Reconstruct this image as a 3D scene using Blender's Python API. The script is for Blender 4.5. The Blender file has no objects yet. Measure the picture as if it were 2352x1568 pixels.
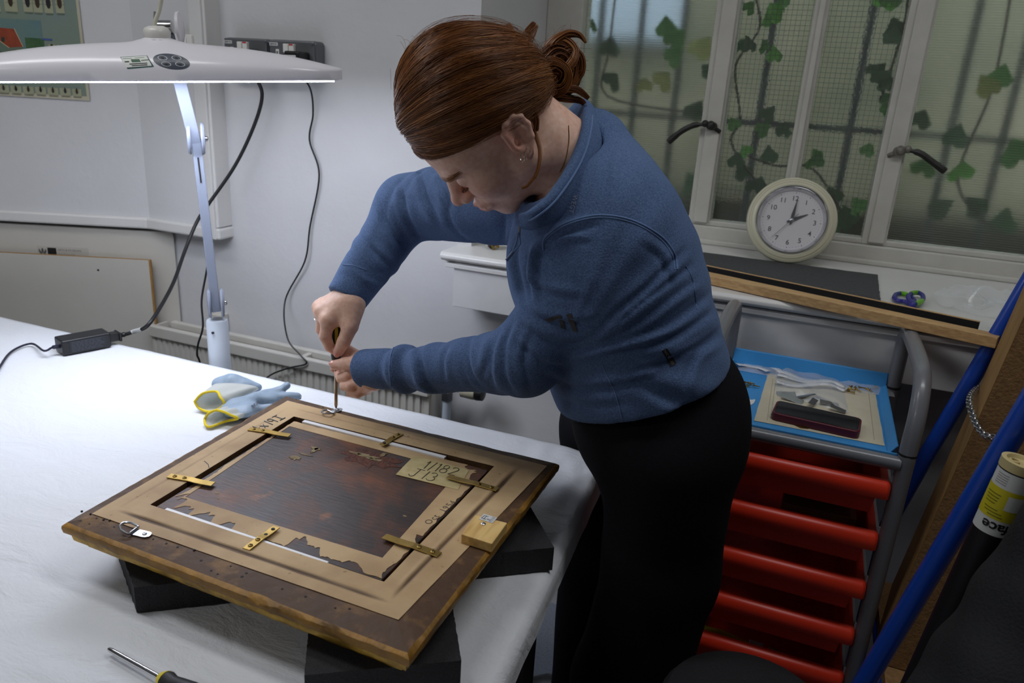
import bpy, bmesh, math, random
import numpy as np
from mathutils import Vector, Matrix
R = math.radians
random.seed(7)
RNG = np.random.default_rng(7)
SC = bpy.context.scene
COL = SC.collection

# ------------------------------------------------------------------ camera
CAM_H = 1.53
F_PX, YAW, PITCH, ROLL = 1740.0, R(-20.8), R(18.7), R(3.55)
_fw = np.array([math.sin(YAW)*math.cos(PITCH), math.cos(YAW)*math.cos(PITCH), -math.sin(PITCH)])
_r = np.array([math.cos(YAW), -math.sin(YAW), 0.0]); _u = np.cross(_r, _fw)
CR = _r*math.cos(ROLL) + _u*math.sin(ROLL); CU = -_r*math.sin(ROLL) + _u*math.cos(ROLL); CF = _fw
CPOS = np.array([0, 0, CAM_H])
cam = bpy.data.cameras.new('camera'); camo = bpy.data.objects.new('camera', cam); COL.objects.link(camo)
cam.sensor_width = 36.0; cam.lens = F_PX/2352*36.0; cam.clip_start = 0.02
camo.matrix_world = Matrix(((CR[0], CU[0], -CF[0], 0), (CR[1], CU[1], -CF[1], 0), (CR[2], CU[2], -CF[2], CAM_H), (0, 0, 0, 1)))
SC.camera = camo
cam.dof.use_dof = True; cam.dof.focus_distance = 1.2; cam.dof.aperture_fstop = 7.0

# survey helpers: the room position that a photograph pixel shows, on a known plane or at a known depth
def _ray(px, py): return CF + CR*(px-1176)/F_PX - CU*(py-784)/F_PX
def on_z(px, py, z): d = _ray(px, py); return Vector(CPOS + d*(z-CPOS[2])/d[2])
def on_y(px, py, y): d = _ray(px, py); return Vector(CPOS + d*(y-CPOS[1])/d[1])
def on_x(px, py, x): d = _ray(px, py); return Vector(CPOS + d*(x-CPOS[0])/d[0])
def at_d(px, py, D): return Vector(CPOS + _ray(px, py)*D)

# ------------------------------------------------------------------ world, lights, exposure
SC.view_settings.view_transform = 'Standard'
SC.view_settings.look = 'None'
SC.view_settings.exposure = 0.0
SC.view_settings.gamma = 1.0
SC.view_settings.use_curve_mapping = False
w = bpy.data.worlds.new('world'); SC.world = w; w.use_nodes = True
bg = w.node_tree.nodes['Background']; bg.inputs[0].default_value = (0.78, 0.88, 1.0, 1); bg.inputs[1].default_value = 4.2

def area(name, loc, target, sx, sy, power, color):
    l = bpy.data.lights.new(name, 'AREA'); l.shape = 'RECTANGLE'; l.size = sx; l.size_y = sy; l.energy = power; l.color = color
    o = bpy.data.objects.new(name, l); COL.objects.link(o); o.location = loc
    o.rotation_euler = (Vector(target)-Vector(loc)).to_track_quat('-Z', 'Y').to_euler()
    return o
# the two ceiling fluorescents of the workroom, behind and to the left of the camera
area('ceiling_tube_light', (-1.55, 0.55, 2.66), (-1.55, 0.55, 0), 1.3, 0.28, 10, (0.97, 0.98, 1.0))
area('ceiling_tube_light', (-2.3, -1.3, 2.66), (-2.3, -1.3, 0), 1.3, 0.28, 13, (0.97, 0.98, 1.0))

area('ceiling_tube_light', (0.30, 1.02, 2.66), (0.30, 1.02, 0), 1.2, 0.20, 8.5, (0.97, 0.98, 1.0))

# ------------------------------------------------------------------ materials
def node(nt, t, **kw):
    n = nt.nodes.new(t)
    for k, v in kw.items():
        if k in n.inputs.keys(): n.inputs[k].default_value = v
        else: setattr(n, k, v)
    return n
def lin(c):
    return tuple(((x/255)/12.92 if x/255 <= 0.04045 else ((x/255+0.055)/1.055)**2.4) for x in c) + (1,)
def mat(name, rgb, rough=0.5, metal=0.0, var=0.0, var_scale=8.0, rgb2=None, bump=0.0, bump_scale=60.0, spec=0.5, stretch=None, sheen=0.0, coat=0.0, trans=0.0, alpha=1.0, emit=None, emit_s=0, sss=0.0, detail=4.0):
    """procedural principled material; rgb in 0-255 sRGB albedo"""
    m = bpy.data.materials.new(name); m.use_nodes = True
    nt = m.node_tree; b = nt.nodes['Principled BSDF']
    c = lin(rgb)
    b.inputs['Base Color'].default_value = c; b.inputs['Roughness'].default_value = rough; b.inputs['Metallic'].default_value = metal
    b.inputs['Specular IOR Level'].default_value = spec
    if sheen: b.inputs['Sheen Weight'].default_value = sheen; b.inputs['Sheen Roughness'].default_value = 0.5
    if coat: b.inputs['Coat Weight'].default_value = coat; b.inputs['Coat Roughness'].default_value = 0.12
    if trans: b.inputs['Transmission Weight'].default_value = trans
    if alpha < 1: b.inputs['Alpha'].default_value = alpha
    if sss: b.inputs['Subsurface Weight'].default_value = sss; b.inputs['Subsurface Radius'].default_value = (0.012, 0.004, 0.002); b.inputs['Subsurface Scale'].default_value = 1.0
    if emit: b.inputs['Emission Color'].default_value = lin(emit); b.inputs['Emission Strength'].default_value = emit_s
    if var or bump or rgb2:
        tc = node(nt, 'ShaderNodeTexCoord'); mp = node(nt, 'ShaderNodeMapping')
        if stretch: mp.inputs['Scale'].default_value = stretch
        nt.links.new(tc.outputs['Object'], mp.inputs['Vector'])
        if var or rgb2:
            nz = node(nt, 'ShaderNodeTexNoise', Scale=var_scale, Detail=detail, Roughness=0.6)
            nt.links.new(mp.outputs[0], nz.inputs['Vector'])
            cr = node(nt, 'ShaderNodeValToRGB')
            if rgb2: a, z = c, lin(rgb2)
            else: a = tuple(min(1, x*(1-var)) for x in c[:3])+(1,); z = tuple(min(1, x*(1+var)) for x in c[:3])+(1,)
            cr.color_ramp.elements[0].color = a; cr.color_ramp.elements[1].color = z
            cr.color_ramp.elements[0].position = 0.32; cr.color_ramp.elements[1].position = 0.68
            nt.links.new(nz.outputs['Fac'], cr.inputs['Fac']); nt.links.new(cr.outputs['Color'], b.inputs['Base Color'])
        if bump:
            nb = node(nt, 'ShaderNodeTexNoise', Scale=bump_scale, Detail=3.0)
            nt.links.new(mp.outputs[0], nb.inputs['Vector'])
            bp = node(nt, 'ShaderNodeBump', Strength=bump, Distance=0.004)
            nt.links.new(nb.outputs['Fac'], bp.inputs['Height']); nt.links.new(bp.outputs[0], b.inputs['Normal'])
    return m

# ------------------------------------------------------------------ mesh building
class MB:
    def __init__(s): s.v = []; s.f = []; s.m = []
    def add(s, v, f, mi=0):
        o = len(s.v); s.v += [tuple(p) for p in v]; s.f += [tuple(i+o for i in q) for q in f]; s.m += [mi]*len(f); return s
    def box(s, c, d, rot=None, mi=0):
        x, y, z = d[0]/2, d[1]/2, d[2]/2
        P = [Vector((i, j, k)) for i in (-x, x) for j in (-y, y) for k in (-z, z)]
        if rot is not None: P = [rot @ p for p in P]
        P = [p+Vector(c) for p in P]
        return s.add(P, [(0, 1, 3, 2), (4, 6, 7, 5), (0, 4, 5, 1), (2, 3, 7, 6), (0, 2, 6, 4), (1, 5, 7, 3)], mi)
    def bb(s, a, b, mi=0):
        a, b = Vector(a), Vector(b); return s.box((a+b)/2, [abs(q) for q in (b-a)], None, mi)
    def bar(s, a, b, wd, h, up=(0, 0, 1), mi=0):
        a, b = Vector(a), Vector(b); d = (b-a); L = d.length; d.normalize()
        x = d; y = Vector(up).cross(x)
        y = y.normalized() if y.length > 1e-5 else Vector((0, 1, 0)); z = x.cross(y)
        return s.box((a+b)/2, (L, wd, h), Matrix((x, y, z)).transposed(), mi)
    def hexa(s, bot, top, mi=0):
        return s.add(list(bot)+list(top), [(3, 2, 1, 0), (4, 5, 6, 7), (0, 1, 5, 4), (1, 2, 6, 5), (2, 3, 7, 6), (3, 0, 4, 7)], mi)
    def tube(s, path, r, n=10, caps=True, mi=0, closed=False, flat=1.0):
        P = [Vector(p) for p in path]; N = len(P); rr = r if hasattr(r, '__len__') else [r]*N
        T = []
        for i in range(N):
            a = P[(i-1) % N] if (closed or i > 0) else P[i]; b = P[(i+1) % N] if (closed or i < N-1) else P[i]
            t = b-a; T.append(t.normalized() if t.length > 1e-9 else Vector((0, 0, 1)))
        up = Vector((0, 0, 1)) if abs(T[0].z) < 0.9 else Vector((1, 0, 0))
        u = (up - T[0]*up.dot(T[0])).normalized(); V = []; F = []
        for i in range(N):
            u = (u - T[i]*u.dot(T[i]))
            u = u.normalized() if u.length > 1e-6 else Vector((1, 0, 0)); v = T[i].cross(u)
            for k in range(n):
                a = 2*math.pi*k/n; V.append(P[i]+(u*math.cos(a)*flat+v*math.sin(a))*rr[i])
        M = N if closed else N-1
        for i in range(M):
            for k in range(n):
                a = i*n+k; b = i*n+(k+1) % n; j = (i+1) % N
                F.append((a, b, j*n+(k+1) % n, j*n+k))
        if caps and not closed:
            F.append(tuple(range(n))[::-1]); F.append(tuple((N-1)*n+k for k in range(n)))
        return s.add(V, F, mi)
    def cyl(s, a, b, r, n=16, mi=0, r2=None): return s.tube([a, b], [r, r if r2 is None else r2], n, True, mi)
    def lathe(s, prof, c, axis=(0, 0, 1), n=32, mi=0, start=None, caps=True):
        z = Vector(axis).normalized(); x = Vector(start) if start else (Vector((1, 0, 0)) if abs(z.x) < 0.9 else Vector((0, 1, 0)))
        x = (x-z*x.dot(z)).normalized(); y = z.cross(x); V = []; F = []; c = Vector(c); m = len(prof)
        for k in range(n):
            a = 2*math.pi*k/n; d = x*math.cos(a)+y*math.sin(a)
            for (r, h) in prof: V.append(c+d*r+z*h)
        for k in range(n):
            j = (k+1) % n
            for i in range(m-1): F.append((k*m+i, j*m+i, j*m+i+1, k*m+i+1))
        if caps and prof[0][0] > 1e-6: F.append(tuple(k*m for k in range(n))[::-1])
        if caps and prof[-1][0] > 1e-6: F.append(tuple(k*m+m-1 for k in range(n)))
        return s.add(V, F, mi)
    def prism(s, poly, o, ux, uy, th, mi=0):
        """flat outline in the plane (o, ux, uy) given thickness th along ux x uy"""
        o, ux, uy = Vector(o), Vector(ux).normalized(), Vector(uy).normalized(); nz = ux.cross(uy); n = len(poly)
        A = [o+ux*p[0]+uy*p[1] for p in poly]; B = [p+nz*th for p in A]
        F = [tuple(range(n))[::-1], tuple(range(n, 2*n))]+[(i, (i+1) % n, n+(i+1) % n, n+i) for i in range(n)]
        return s.add(A+B, F, mi)
    def grid(s, fn, nu, nv, mi=0, wrap=False):
        V = [fn(i/(nu-1), j/(nv-1)) for j in range(nv) for i in range(nu)]
        F = [(j*nu+i, j*nu+i+1, (j+1)*nu+i+1, (j+1)*nu+i) for j in range(nv-1) for i in range(nu-1)]
        if wrap: F += [(j*nu+nu-1, j*nu, (j+1)*nu, (j+1)*nu+nu-1) for j in range(nv-1)]
        return s.add(V, F, mi)
    def ball(s, c, r, n=12, mi=0, sc=(1, 1, 1), rot=None):
        V = []; F = []; m = n//2+1; c = Vector(c)
        for i in range(m):
            t = math.pi*i/(m-1)
            for k in range(n):
                a = 2*math.pi*k/n; p = Vector((r*sc[0]*math.sin(t)*math.cos(a), r*sc[1]*math.sin(t)*math.sin(a), r*sc[2]*math.cos(t)))
                if rot is not None: p = rot @ p
                V.append(c+p)
        for i in range(m-1):
            for k in range(n): F.append((i*n+k, (i+1)*n+k, (i+1)*n+(k+1) % n, i*n+(k+1) % n))
        return s.add(V, F, mi)
    def build(s, name, mats, parent=None, smooth=40, bevel=0.0, seg=2, weld=False):
        me = bpy.data.meshes.new(name); me.from_pydata(s.v, [], s.f)
        mats = mats if isinstance(mats, (list, tuple)) else [mats]
        for m in mats: me.materials.append(m)
        if len(mats) > 1: me.polygons.foreach_set('material_index', s.m)
        bm = bmesh.new(); bm.from_mesh(me)
        if weld: bmesh.ops.remove_doubles(bm, verts=bm.verts, dist=1e-5)
        bmesh.ops.recalc_face_normals(bm, faces=bm.faces); bm.to_mesh(me); bm.free()
        if smooth:
            me.polygons.foreach_set('use_smooth', [True]*len(me.polygons)); me.set_sharp_from_angle(angle=R(smooth))
        o = bpy.data.objects.new(name, me); COL.objects.link(o)
        if bevel:
            b = o.modifiers.new('bevel', 'BEVEL'); b.width = bevel; b.segments = seg; b.limit_method = 'ANGLE'; b.angle_limit = R(40); b.harden_normals = False
        put(o, parent)
        return o
def put(o, parent):
    if parent is not None:
        o.parent = parent
        o.matrix_parent_inverse = Matrix.Translation(parent.location).inverted() if parent.type == 'EMPTY' else Matrix.Identity(4)
def tag(o, label=None, cat=None, group=None, kind=None):
    for k, v in (('label', label), ('category', cat), ('group', group), ('kind', kind)):
        if v: o[k] = v
    return o
def thing(name, label, cat, loc=(0, 0, 0), group=None):
    o = bpy.data.objects.new(name, None); COL.objects.link(o); o.location = loc; o.empty_display_size = 0.05
    return tag(o, label, cat, group)
def struct(o): o['kind'] = 'structure'; return o
def spline(P, n=8):
    """Catmull-Rom through the points"""
    P = [Vector(p) for p in P]; out = []
    for i in range(len(P)-1):
        p0 = P[max(i-1, 0)]; p1 = P[i]; p2 = P[i+1]; p3 = P[min(i+2, len(P)-1)]
        for k in range(n):
            t = k/n; out.append(0.5*((2*p1)+(p2-p0)*t+(2*p0-5*p1+4*p2-p3)*t*t+(3*p1-p0-3*p2+p3)*t**3))
    out.append(P[-1]); return out
def rrect(w_, h_, r, n=5):
    P = []
    for cx, cy, a0 in ((w_/2-r, h_/2-r, 0), (-w_/2+r, h_/2-r, 90), (-w_/2+r, -h_/2+r, 180), (w_/2-r, -h_/2+r, 270)):
        for k in range(n+1): a = R(a0+90*k/n); P.append((cx+r*math.cos(a), cy+r*math.sin(a)))
    return P
def ring_poly(rx, ry, n=24): return [(rx*math.cos(2*math.pi*k/n), ry*math.sin(2*math.pi*k/n)) for k in range(n)]
def text(name, body, size, o, ux, uy, m, parent, depth=0.0003, align='LEFT', bold=0.0, space=1.0):
    """flat lettering: baseline origin o, reading direction ux, letter-up uy"""
    cu = bpy.data.curves.new('lettering', 'FONT'); cu.body = body; cu.size = size; cu.align_x = align; cu.extrude = depth/2; cu.offset = bold; cu.space_character = space; cu.resolution_u = 3
    t = bpy.data.objects.new('lettering_curve', cu); COL.objects.link(t)
    dg = bpy.context.evaluated_depsgraph_get(); me = bpy.data.meshes.new_from_object(t.evaluated_get(dg))
    bpy.data.objects.remove(t); bpy.data.curves.remove(cu)
    ux, uy = Vector(ux).normalized(), Vector(uy).normalized(); uz = ux.cross(uy)
    M = Matrix((ux, uy, uz)).transposed().to_4x4(); M.translation = Vector(o)
    me.transform(M); me.materials.clear(); me.materials.append(m); me.name = name
    ob = bpy.data.objects.new(name, me); COL.objects.link(ob); put(ob, parent); return ob
def stroke(mb, pts2, o, ux, uy, r, mi=0):
    o, ux, uy = Vector(o), Vector(ux).normalized(), Vector(uy).normalized()
    mb.tube([o+ux*a+uy*b for a, b in pts2], r, 5, True, mi, flat=1.0); return mb
# ================================================================== THE ROOM
M_wall = mat('white_wall_paint', (205, 205, 206), 0.55, var=0.03, var_scale=3, bump=0.25, bump_scale=45)
M_wdark = mat('grey_unseen_wall', (122, 118, 112), 0.7, var=0.1, var_scale=3)  # for the unseen walls, toned grey to cut the frontal fill light
M_gloss = mat('white_gloss_paint', (212, 211, 208), 0.32, var=0.03, var_scale=5, bump=0.12, bump_scale=30)
M_ceil = mat('ceiling_paint', (215, 213, 208), 0.8, bump=0.1, bump_scale=20)
M_floor = mat('grey_vinyl_floor', (112, 118, 128), 0.5, var=0.18, var_scale=160, bump=0.05)
M_frame = mat('window_frame_paint', (196, 194, 186), 0.45, var=0.06, var_scale=14, bump=0.15, bump_scale=60)
YW = 1.80                                   # face of the back wall
struct(MB().bb((-4.2, -2.6, 0.0), (1.6, 2.0, 0.1)).build('floor', M_floor, smooth=0))
struct(MB().bb((-4.2, -2.6, 2.7), (1.6, 2.6, 2.8)).build('ceiling', M_ceil, smooth=0))
# back wall with the window opening (x -0.815..0.69, z 1.085..2.5)
wb = MB()
OX0, OX1, OZ0, OZ1 = -0.815, 0.69, 1.085, 2.45
wb.bb((-1.93, YW, 0), (OX0, 2.38, 2.7)); wb.bb((OX1, YW, 0), (1.6, 2.38, 2.7))
wb.bb((OX0, YW, 0), (OX1, 2.38, OZ0)); wb.bb((OX0, YW, OZ1), (OX1, 2.38, 2.7))
struct(wb.build('wall_back', M_wall, smooth=0))
DL = Vector((-0.9196, -0.3928, 0)); NL = Vector((0.3928, -0.9196, 0))
P0 = Vector((-1.878, 1.80, 0))
wl = MB(); Pend = P0+DL*2.6; off = -NL*0.2
wl.hexa([P0, Pend, Pend+off, P0+off], [q+Vector((0, 0, 2.7)) for q in (P0, Pend, Pend+off, P0+off)])
struct(wl.build('wall_left', M_wall, smooth=0))
# the upper boxing that stands proud of the wall, with its ledge, and the cable trunking on it
Q0 = Vector((-1.878, 1.75, 0))
def boxing(x1, y, z0, z1, extra=0.0):
    a = [Vector((x1, y-extra, 0)), Q0+Vector((0.0, -extra, 0)), Q0+DL*2.3+NL*extra, Q0+DL*2.3-NL*0.06, Vector((-1.878, 1.81, 0)), Vector((x1, 1.81, 0))]
    n = 6; V = [p+Vector((0, 0, z0)) for p in a]+[p+Vector((0, 0, z1)) for p in a]
    return MB().add(V, [tuple(range(n))[::-1], tuple(range(n, 2*n))]+[(i, (i+1) % n, n+(i+1) % n, n+i) for i in range(n)])
struct(boxing(-1.655, 1.75, 1.075, 2.7).build('wall_left_boxing', M_wall, smooth=0))
struct(boxing(-1.6005, 1.75, 1.0445, 1.078, 0.012).build('trim_1', M_gloss, smooth=0, bevel=0.006))
struct(MB().bb((-1.655, 1.735, 1.045), (-1.612, 1.81, 2.7)).bb((-1.663, 1.742, 1.08), (-1.604, 1.81, 2.7)).build('trim_2', M_gloss, smooth=0, bevel=0.003))
struct(MB().bb((1.1, -2.6, 0), (1.2, 1.82, 2.7)).build('wall_right', M_wdark, smooth=0))
struct(MB().bb((-4.2, -2.7, 0), (1.2, -2.6, 2.7)).build('wall_front', M_wdark, smooth=0))
struct(MB().bb((-4.3, -2.7, 0), (-4.2, 1.2, 2.7)).build('wall_far_left', M_wdark, smooth=0))

# sill board with moulded nosing and the panelled apron below it
sl = MB()
prof = [(2.34, 1.092), (1.80, 1.092), (1.76, 1.092), (1.718, 1.090), (1.718, 1.096), (1.700, 1.098), (1.690, 1.105), (1.690, 1.113), (1.697, 1.120), (1.80, 1.12), (2.34, 1.12)]
n = len(prof)
xs0, xs1 = -0.852, 0.76
V = [(xs0, p[0], p[1]) for p in prof]+[(xs1, p[0], p[1]) for p in prof]
# behind the wall face the board only fills the opening
sl.add(V, [tuple(range(n))[::-1], tuple(range(n, 2*n))]+[(i, (i+1) % n, n+(i+1) % n, n+i) for i in range(n)])
ap = MB().bb((xs0+0.033, 1.706, 0.978), (xs1, 1.81, 1.094))
sl.bb((xs0+0.012, 1.700, 1.080), (xs1, 1.81, 1.092))
sill = MB(); sill.v, sill.f, sill.m = sl.v, sl.f, sl.m
struct(sill.build('trim_3', M_gloss, smooth=30, bevel=0.002))
struct(ap.build('trim_4', mat('apron_paint', (200, 200, 200), 0.4, var=0.07, var_scale=7, bump=0.2, bump_scale=25), smooth=0, bevel=0.002))

# ------------------------------------------------------------------ window
YG = 2.30
win = thing('window_1', None, None, (-0.065, YG, 1.12)); struct(win)
fr = MB()
ZT = 2.42
fr.bb((OX0, YG-0.035, 1.12), (-0.705, YG+0.05, ZT)); fr.bb((0.575, YG-0.035, 1.12), (OX1, YG+0.05, ZT))
fr.bb((OX0, YG-0.03, ZT-0.06), (OX1, YG+0.05, OZ1))
fr.bb((OX0, YG-0.03, 1.12), (OX1, YG+0.05, 1.172)); fr.bb((OX0, YG-0.045, 1.12), (OX1, YG+0.04, 1.135))
fr.build('window_frame', M_frame, win, smooth=0, bevel=0.004)
fr = MB().bb((-0.72, YG-0.02, 1.172), (0.58, YG+0.03, 1.187)); fr.build('glazing_rail', M_frame, win, smooth=0, bevel=0.003)
for x0, x1 in ((-0.333, -0.271), (0.141, 0.203)):
    fr = MB().bb((x0, YG-0.022, 1.172), (x1, YG+0.045, ZT-0.05)).bb((x0+0.016, YG-0.032, 1.18), (x1-0.006, YG-0.02, ZT-0.05))
    fr.build('mullion', M_frame, win, smooth=0, bevel=0.003)
fr = MB().bb((-0.083, YG-0.018, 1.172), (-0.047, YG+0.03, ZT-0.05)).bb((-0.071, YG-0.03, 1.175), (-0.056, YG-0.015, ZT-0.05))
fr.build('glazing_bar', M_frame, win, smooth=0, bevel=0.003)

def glass(name, reeded):
    m = bpy.data.materials.new(name); m.use_nodes = True; nt = m.node_tree; b = nt.nodes['Principled BSDF']
    b.inputs['Base Color'].default_value = (0.90, 0.94, 0.90, 1) if reeded else (0.90, 0.93, 0.9, 1)
    b.inputs['Transmission Weight'].default_value = 0.95 if reeded else 0.96; b.inputs['Roughness'].default_value = 0.32 if reeded else 0.17; b.inputs['IOR'].default_value = 1.12
    tc = node(nt, 'ShaderNodeTexCoord')
    bp = node(nt, 'ShaderNodeBump', Strength=0.6 if reeded else 0.25, Distance=0.003)
    if reeded:
        wv = node(nt, 'ShaderNodeTexWave', Scale=52.0, Distortion=0.15); wv.bands_direction = 'Z'
        nt.links.new(tc.outputs['Object'], wv.inputs['Vector']); nt.links.new(wv.outputs['Fac'], bp.inputs['Height'])
    else:
        wv = node(nt, 'ShaderNodeTexVoronoi', Scale=150.0); nt.links.new(tc.outputs['Object'], wv.inputs['Vector']); nt.links.new(wv.outputs['Distance'], bp.inputs['Height'])
    nt.links.new(bp.outputs[0], b.inputs['Normal'])
    # let daylight and lamp light through the pane without caustic noise
    return m
M_reed, M_wired = glass('reeded_glass', True), glass('hammered_glass', False)
for x0, x1, m_ in ((-0.705, -0.333, M_reed), (-0.271, -0.083, M_wired), (-0.047, 0.141, M_wired), (0.203, 0.575, M_reed)):
    MB().bb((x0, YG+0.004, 1.187), (x1, YG+0.007, ZT-0.06)).build('pane', m_, win, smooth=0)
# the wire cast into the two middle panes
M_wire = mat('pane_wire', (58, 62, 58), 0.5, 0.3)
for x0, x1 in ((-0.271, -0.083), (-0.047, 0.141)):
    g = MB(); k = x0+0.006
    while k < x1: g.bb((k-0.0004, YG+0.009, 1.187), (k+0.0004, YG+0.0098, 2.0)); k += 0.0127
    z = 1.19
    while z < 2.0: g.bb((x0, YG+0.009, z-0.0004), (x1, YG+0.0098, z+0.0004)); z += 0.0127
    tag(g.build('pane_wire', M_wire, win, smooth=0), kind='stuff')
# peg stays on the two mullions: bracket with plate, casting and dark lever
M_stay = mat('blackened_lever', (44, 42, 40), 0.5, 0.3, var=0.3, var_scale=60); M_cast = mat('worn_casting', (120, 116, 108), 0.55, 0.4, var=0.3, var_scale=60, bump=0.5)
for xm, z, sgn, mm in ((-0.296, 1.452, -1, M_stay), (0.182, 1.425, 1, M_cast)):
    st = MB().bb((xm-0.008+0.004, YG-0.026, z-0.062), (xm+0.012, YG-0.018, z+0.0)).cyl((xm+0.004, YG-0.03, z-0.045), (xm+0.004, YG-0.018, z-0.045), 0.005)
    st.build('stay_plate', M_cast if sgn > 0 else M_frame, win, bevel=0.002)
    c = MB().cyl((xm, YG-0.05, z), (xm, YG-0.018, z), 0.011).ball((xm+sgn*0.006, YG-0.045, z+0.002), 0.013).tube([(xm-0.02*sgn, YG-0.03, z-0.014), (xm+0.012*sgn, YG-0.045, z+0.004)], 0.006)
    c.ball((xm+sgn*0.022, YG-0.045, z+0.006), 0.010)
    c.build('stay_casting', mm, win)
    d = 1 if sgn > 0 else 1
    e = Vector((xm+sgn*0.118, YG-0.05, z-0.052)) if sgn < 0 else Vector((xm+0.118, YG-0.05, z-0.04))
    MB().tube(spline([(xm+sgn*0.016, YG-0.046, z+0.004), Vector((xm+sgn*0.05, YG-0.05, z+0.0)), (Vector((xm+sgn*0.085, YG-0.05, z-0.02))), e], 5), [0.005]*4+[0.008]*8+[0.009]*3+[0.008], 8).build('stay_lever', M_stay, win)

# ------------------------------------------------------------------ the light well outside: wall, bars, ivy
M_well = mat('mossy_render', (120, 122, 98), 0.95, rgb2=(164, 158, 132), var_scale=2.2, bump=0.5, bump_scale=9)
struct(MB().bb((-2.6, 3.35, -0.2), (2.4, 3.5, 3.4)).bb((-2.6, 2.38, -0.2), (-2.5, 3.5, 3.4)).bb((2.3, 2.38, -0.2), (2.4, 3.5, 3.4)).build('wall_lightwell', M_well, smooth=0))
struct(MB().bb((-2.6, 2.38, 0.7), (2.4, 3.5, 0.8)).build('floor_lightwell', mat('damp_soil', (64, 62, 44), 0.95, var=0.5, var_scale=8, bump=0.6, bump_scale=12), smooth=0))
struct(MB().bb((-2.5, 2.95, 0.8), (2.3, 3.35, 1.18)).build('trim_5', mat('mossy_kerb', (66, 58, 38), 0.95, rgb2=(44, 52, 28), var_scale=6, bump=0.6, bump_scale=14), smooth=0, bevel=0.02))
struct(MB().bb((-1.02, 3.31, 1.74), (-0.62, 3.36, 2.6)).bb((0.92, 3.31, 1.80), (1.22, 3.36, 2.3)).build('pale_sky_panels', mat('reflected_sky_paint', (206, 222, 238), 0.2), smooth=0))  # pale panels; bright reflected sky behind the glass painted into their colour
M_bar = mat('dark_iron_bar', (74, 82, 80), 0.6, 0.4, var=0.2)
gr = thing('window_grille', 'dark iron security grille of upright bars outside the window', 'grille', (-0.065, 2.62, 0.8))
for i in range(13):
    x = -0.885+i*0.136
    MB().cyl((x, 2.62, 0.8), (x, 2.62, 2.9), 0.011, 10).build('bar', M_bar, gr)
for z in (1.46, 2.3): MB().bb((-1.1, 2.612, z-0.009), (1.0, 2.628, z+0.009)).build('cross_bar', M_bar, gr)
# ivy trailing down the window: stems with separate lobed leaves
M_leaf = [mat('ivy_leaf_bright', (96, 170, 56), 0.5, var=0.25, var_scale=25), mat('ivy_leaf_mid', (70, 130, 48), 0.5, var=0.25, var_scale=25), mat('ivy_leaf_dark', (48, 88, 44), 0.5, var=0.25, var_scale=25), mat('ivy_leaf_yellow', (160, 168, 92), 0.5, var=0.25, var_scale=25)]
M_stem = mat('ivy_stem', (56, 50, 34), 0.8)
LEAF = [(0, -0.12), (0.22, -0.34), (0.52, -0.30), (0.66, -0.06), (0.74, 0.20), (0.56, 0.34), (0.34, 0.62), (0.0, 1.0), (-0.34, 0.62), (-0.56, 0.34), (-0.74, 0.20), (-0.66, -0.06), (-0.52, -0.30), (-0.22, -0.34)]
leaf_me = []
for m_ in M_leaf:
    b = MB(); c = [(p[0]*0.62, p[1]*0.62, -0.10*abs(p[0])+0.04*math.sin(p[1]*4)) for p in LEAF]
    b.add([(0, 0.1, 0.05)]+c, [(0, i+1, (i+1) % 14+1) for i in range(14)])
    b.add([(0, 0.1, 0.035)]+[(x, y, z-0.015) for x, y, z in c], [(0, (i+1) % 14+1, i+1) for i in range(14)])
    o = b.build('leaf', m_); leaf_me.append(o.data); bpy.data.objects.remove(o)
def ivy(label, path, leaves, group='ivy stems behind the glass'):
    t = thing('ivy_stem', label, 'ivy', path[-1], group)
    P = spline(path, 6); MB().tube(P, [0.0035]*len(P), 6).build('stem', M_stem, t)
    for (x, y, z, s, mi, ang) in leaves:
        o = bpy.data.objects.new('leaf', leaf_me[mi]); COL.objects.link(o); put(o, t)
        q = Matrix.Rotation(R(-75+RNG.uniform(-25, 25)), 4, 'X') @ Matrix.Rotation(ang+math.pi, 4, 'Z')
        tw = Matrix.Rotation(RNG.uniform(-0.7, 0.7), 4, 'Z')
        o.matrix_basis = Matrix.Translation(Vector((x, y, z))) @ tw @ q @ Matrix.Diagonal((s, s, s, 1))
def px_leaves(lst, y):
    out = []
    for (px, py, sz, mi) in lst:
        p = on_y(px, py, y+RNG.uniform(-0.03, 0.03)); out.append((p.x, p.y, p.z, sz, mi, RNG.uniform(-0.9, 0.9)))
    return out
def ypt(px, py, y): return tuple(on_y(px, py, y))
ivy('ivy stem with bright green leaves behind the left middle pane', [ypt(1720, -60, 2.46), ypt(1745, 60, 2.46), ypt(1690, 150, 2.46), ypt(1700, 270, 2.46), ypt(1680, 330, 2.46), ypt(1740, 420, 2.46)],
    px_leaves([(1775, 32, .075, 0), (1772, 48, .06, 0), (1718, 22, .05, 1), (1800, 5, .05, 1), (1780, 132, .06, 0), (1758, 112, .05, 1), (1722, 108, .06, 2), (1700, 112, .05, 2), (1757, 268, .065, 2), (1745, 300, .06, 1), (1688, 290, .05, 1), (1715, 350, .05, 0), (1690, 375, .06, 2)], 2.46))
ivy('ivy stem with leaves low behind the clock', [ypt(1950, 520, 2.5), ypt(1870, 390, 2.48), ypt(1780, 380, 2.48), ypt(1700, 350, 2.48)],
    px_leaves([(1870, 375, .07, 1), (1880, 360, .05, 1), (1765, 365, .07, 2), (1800, 305, .06, 2), (1735, 430, .08, 2), (1710, 400, .07, 2), (1950, 505, .08, 2), (1975, 480, .07, 1), (1915, 455, .07, 2), (1930, 520, .08, 2), (1990, 350, .05, 1), (1760, 490, .08, 2)], 2.48))
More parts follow.
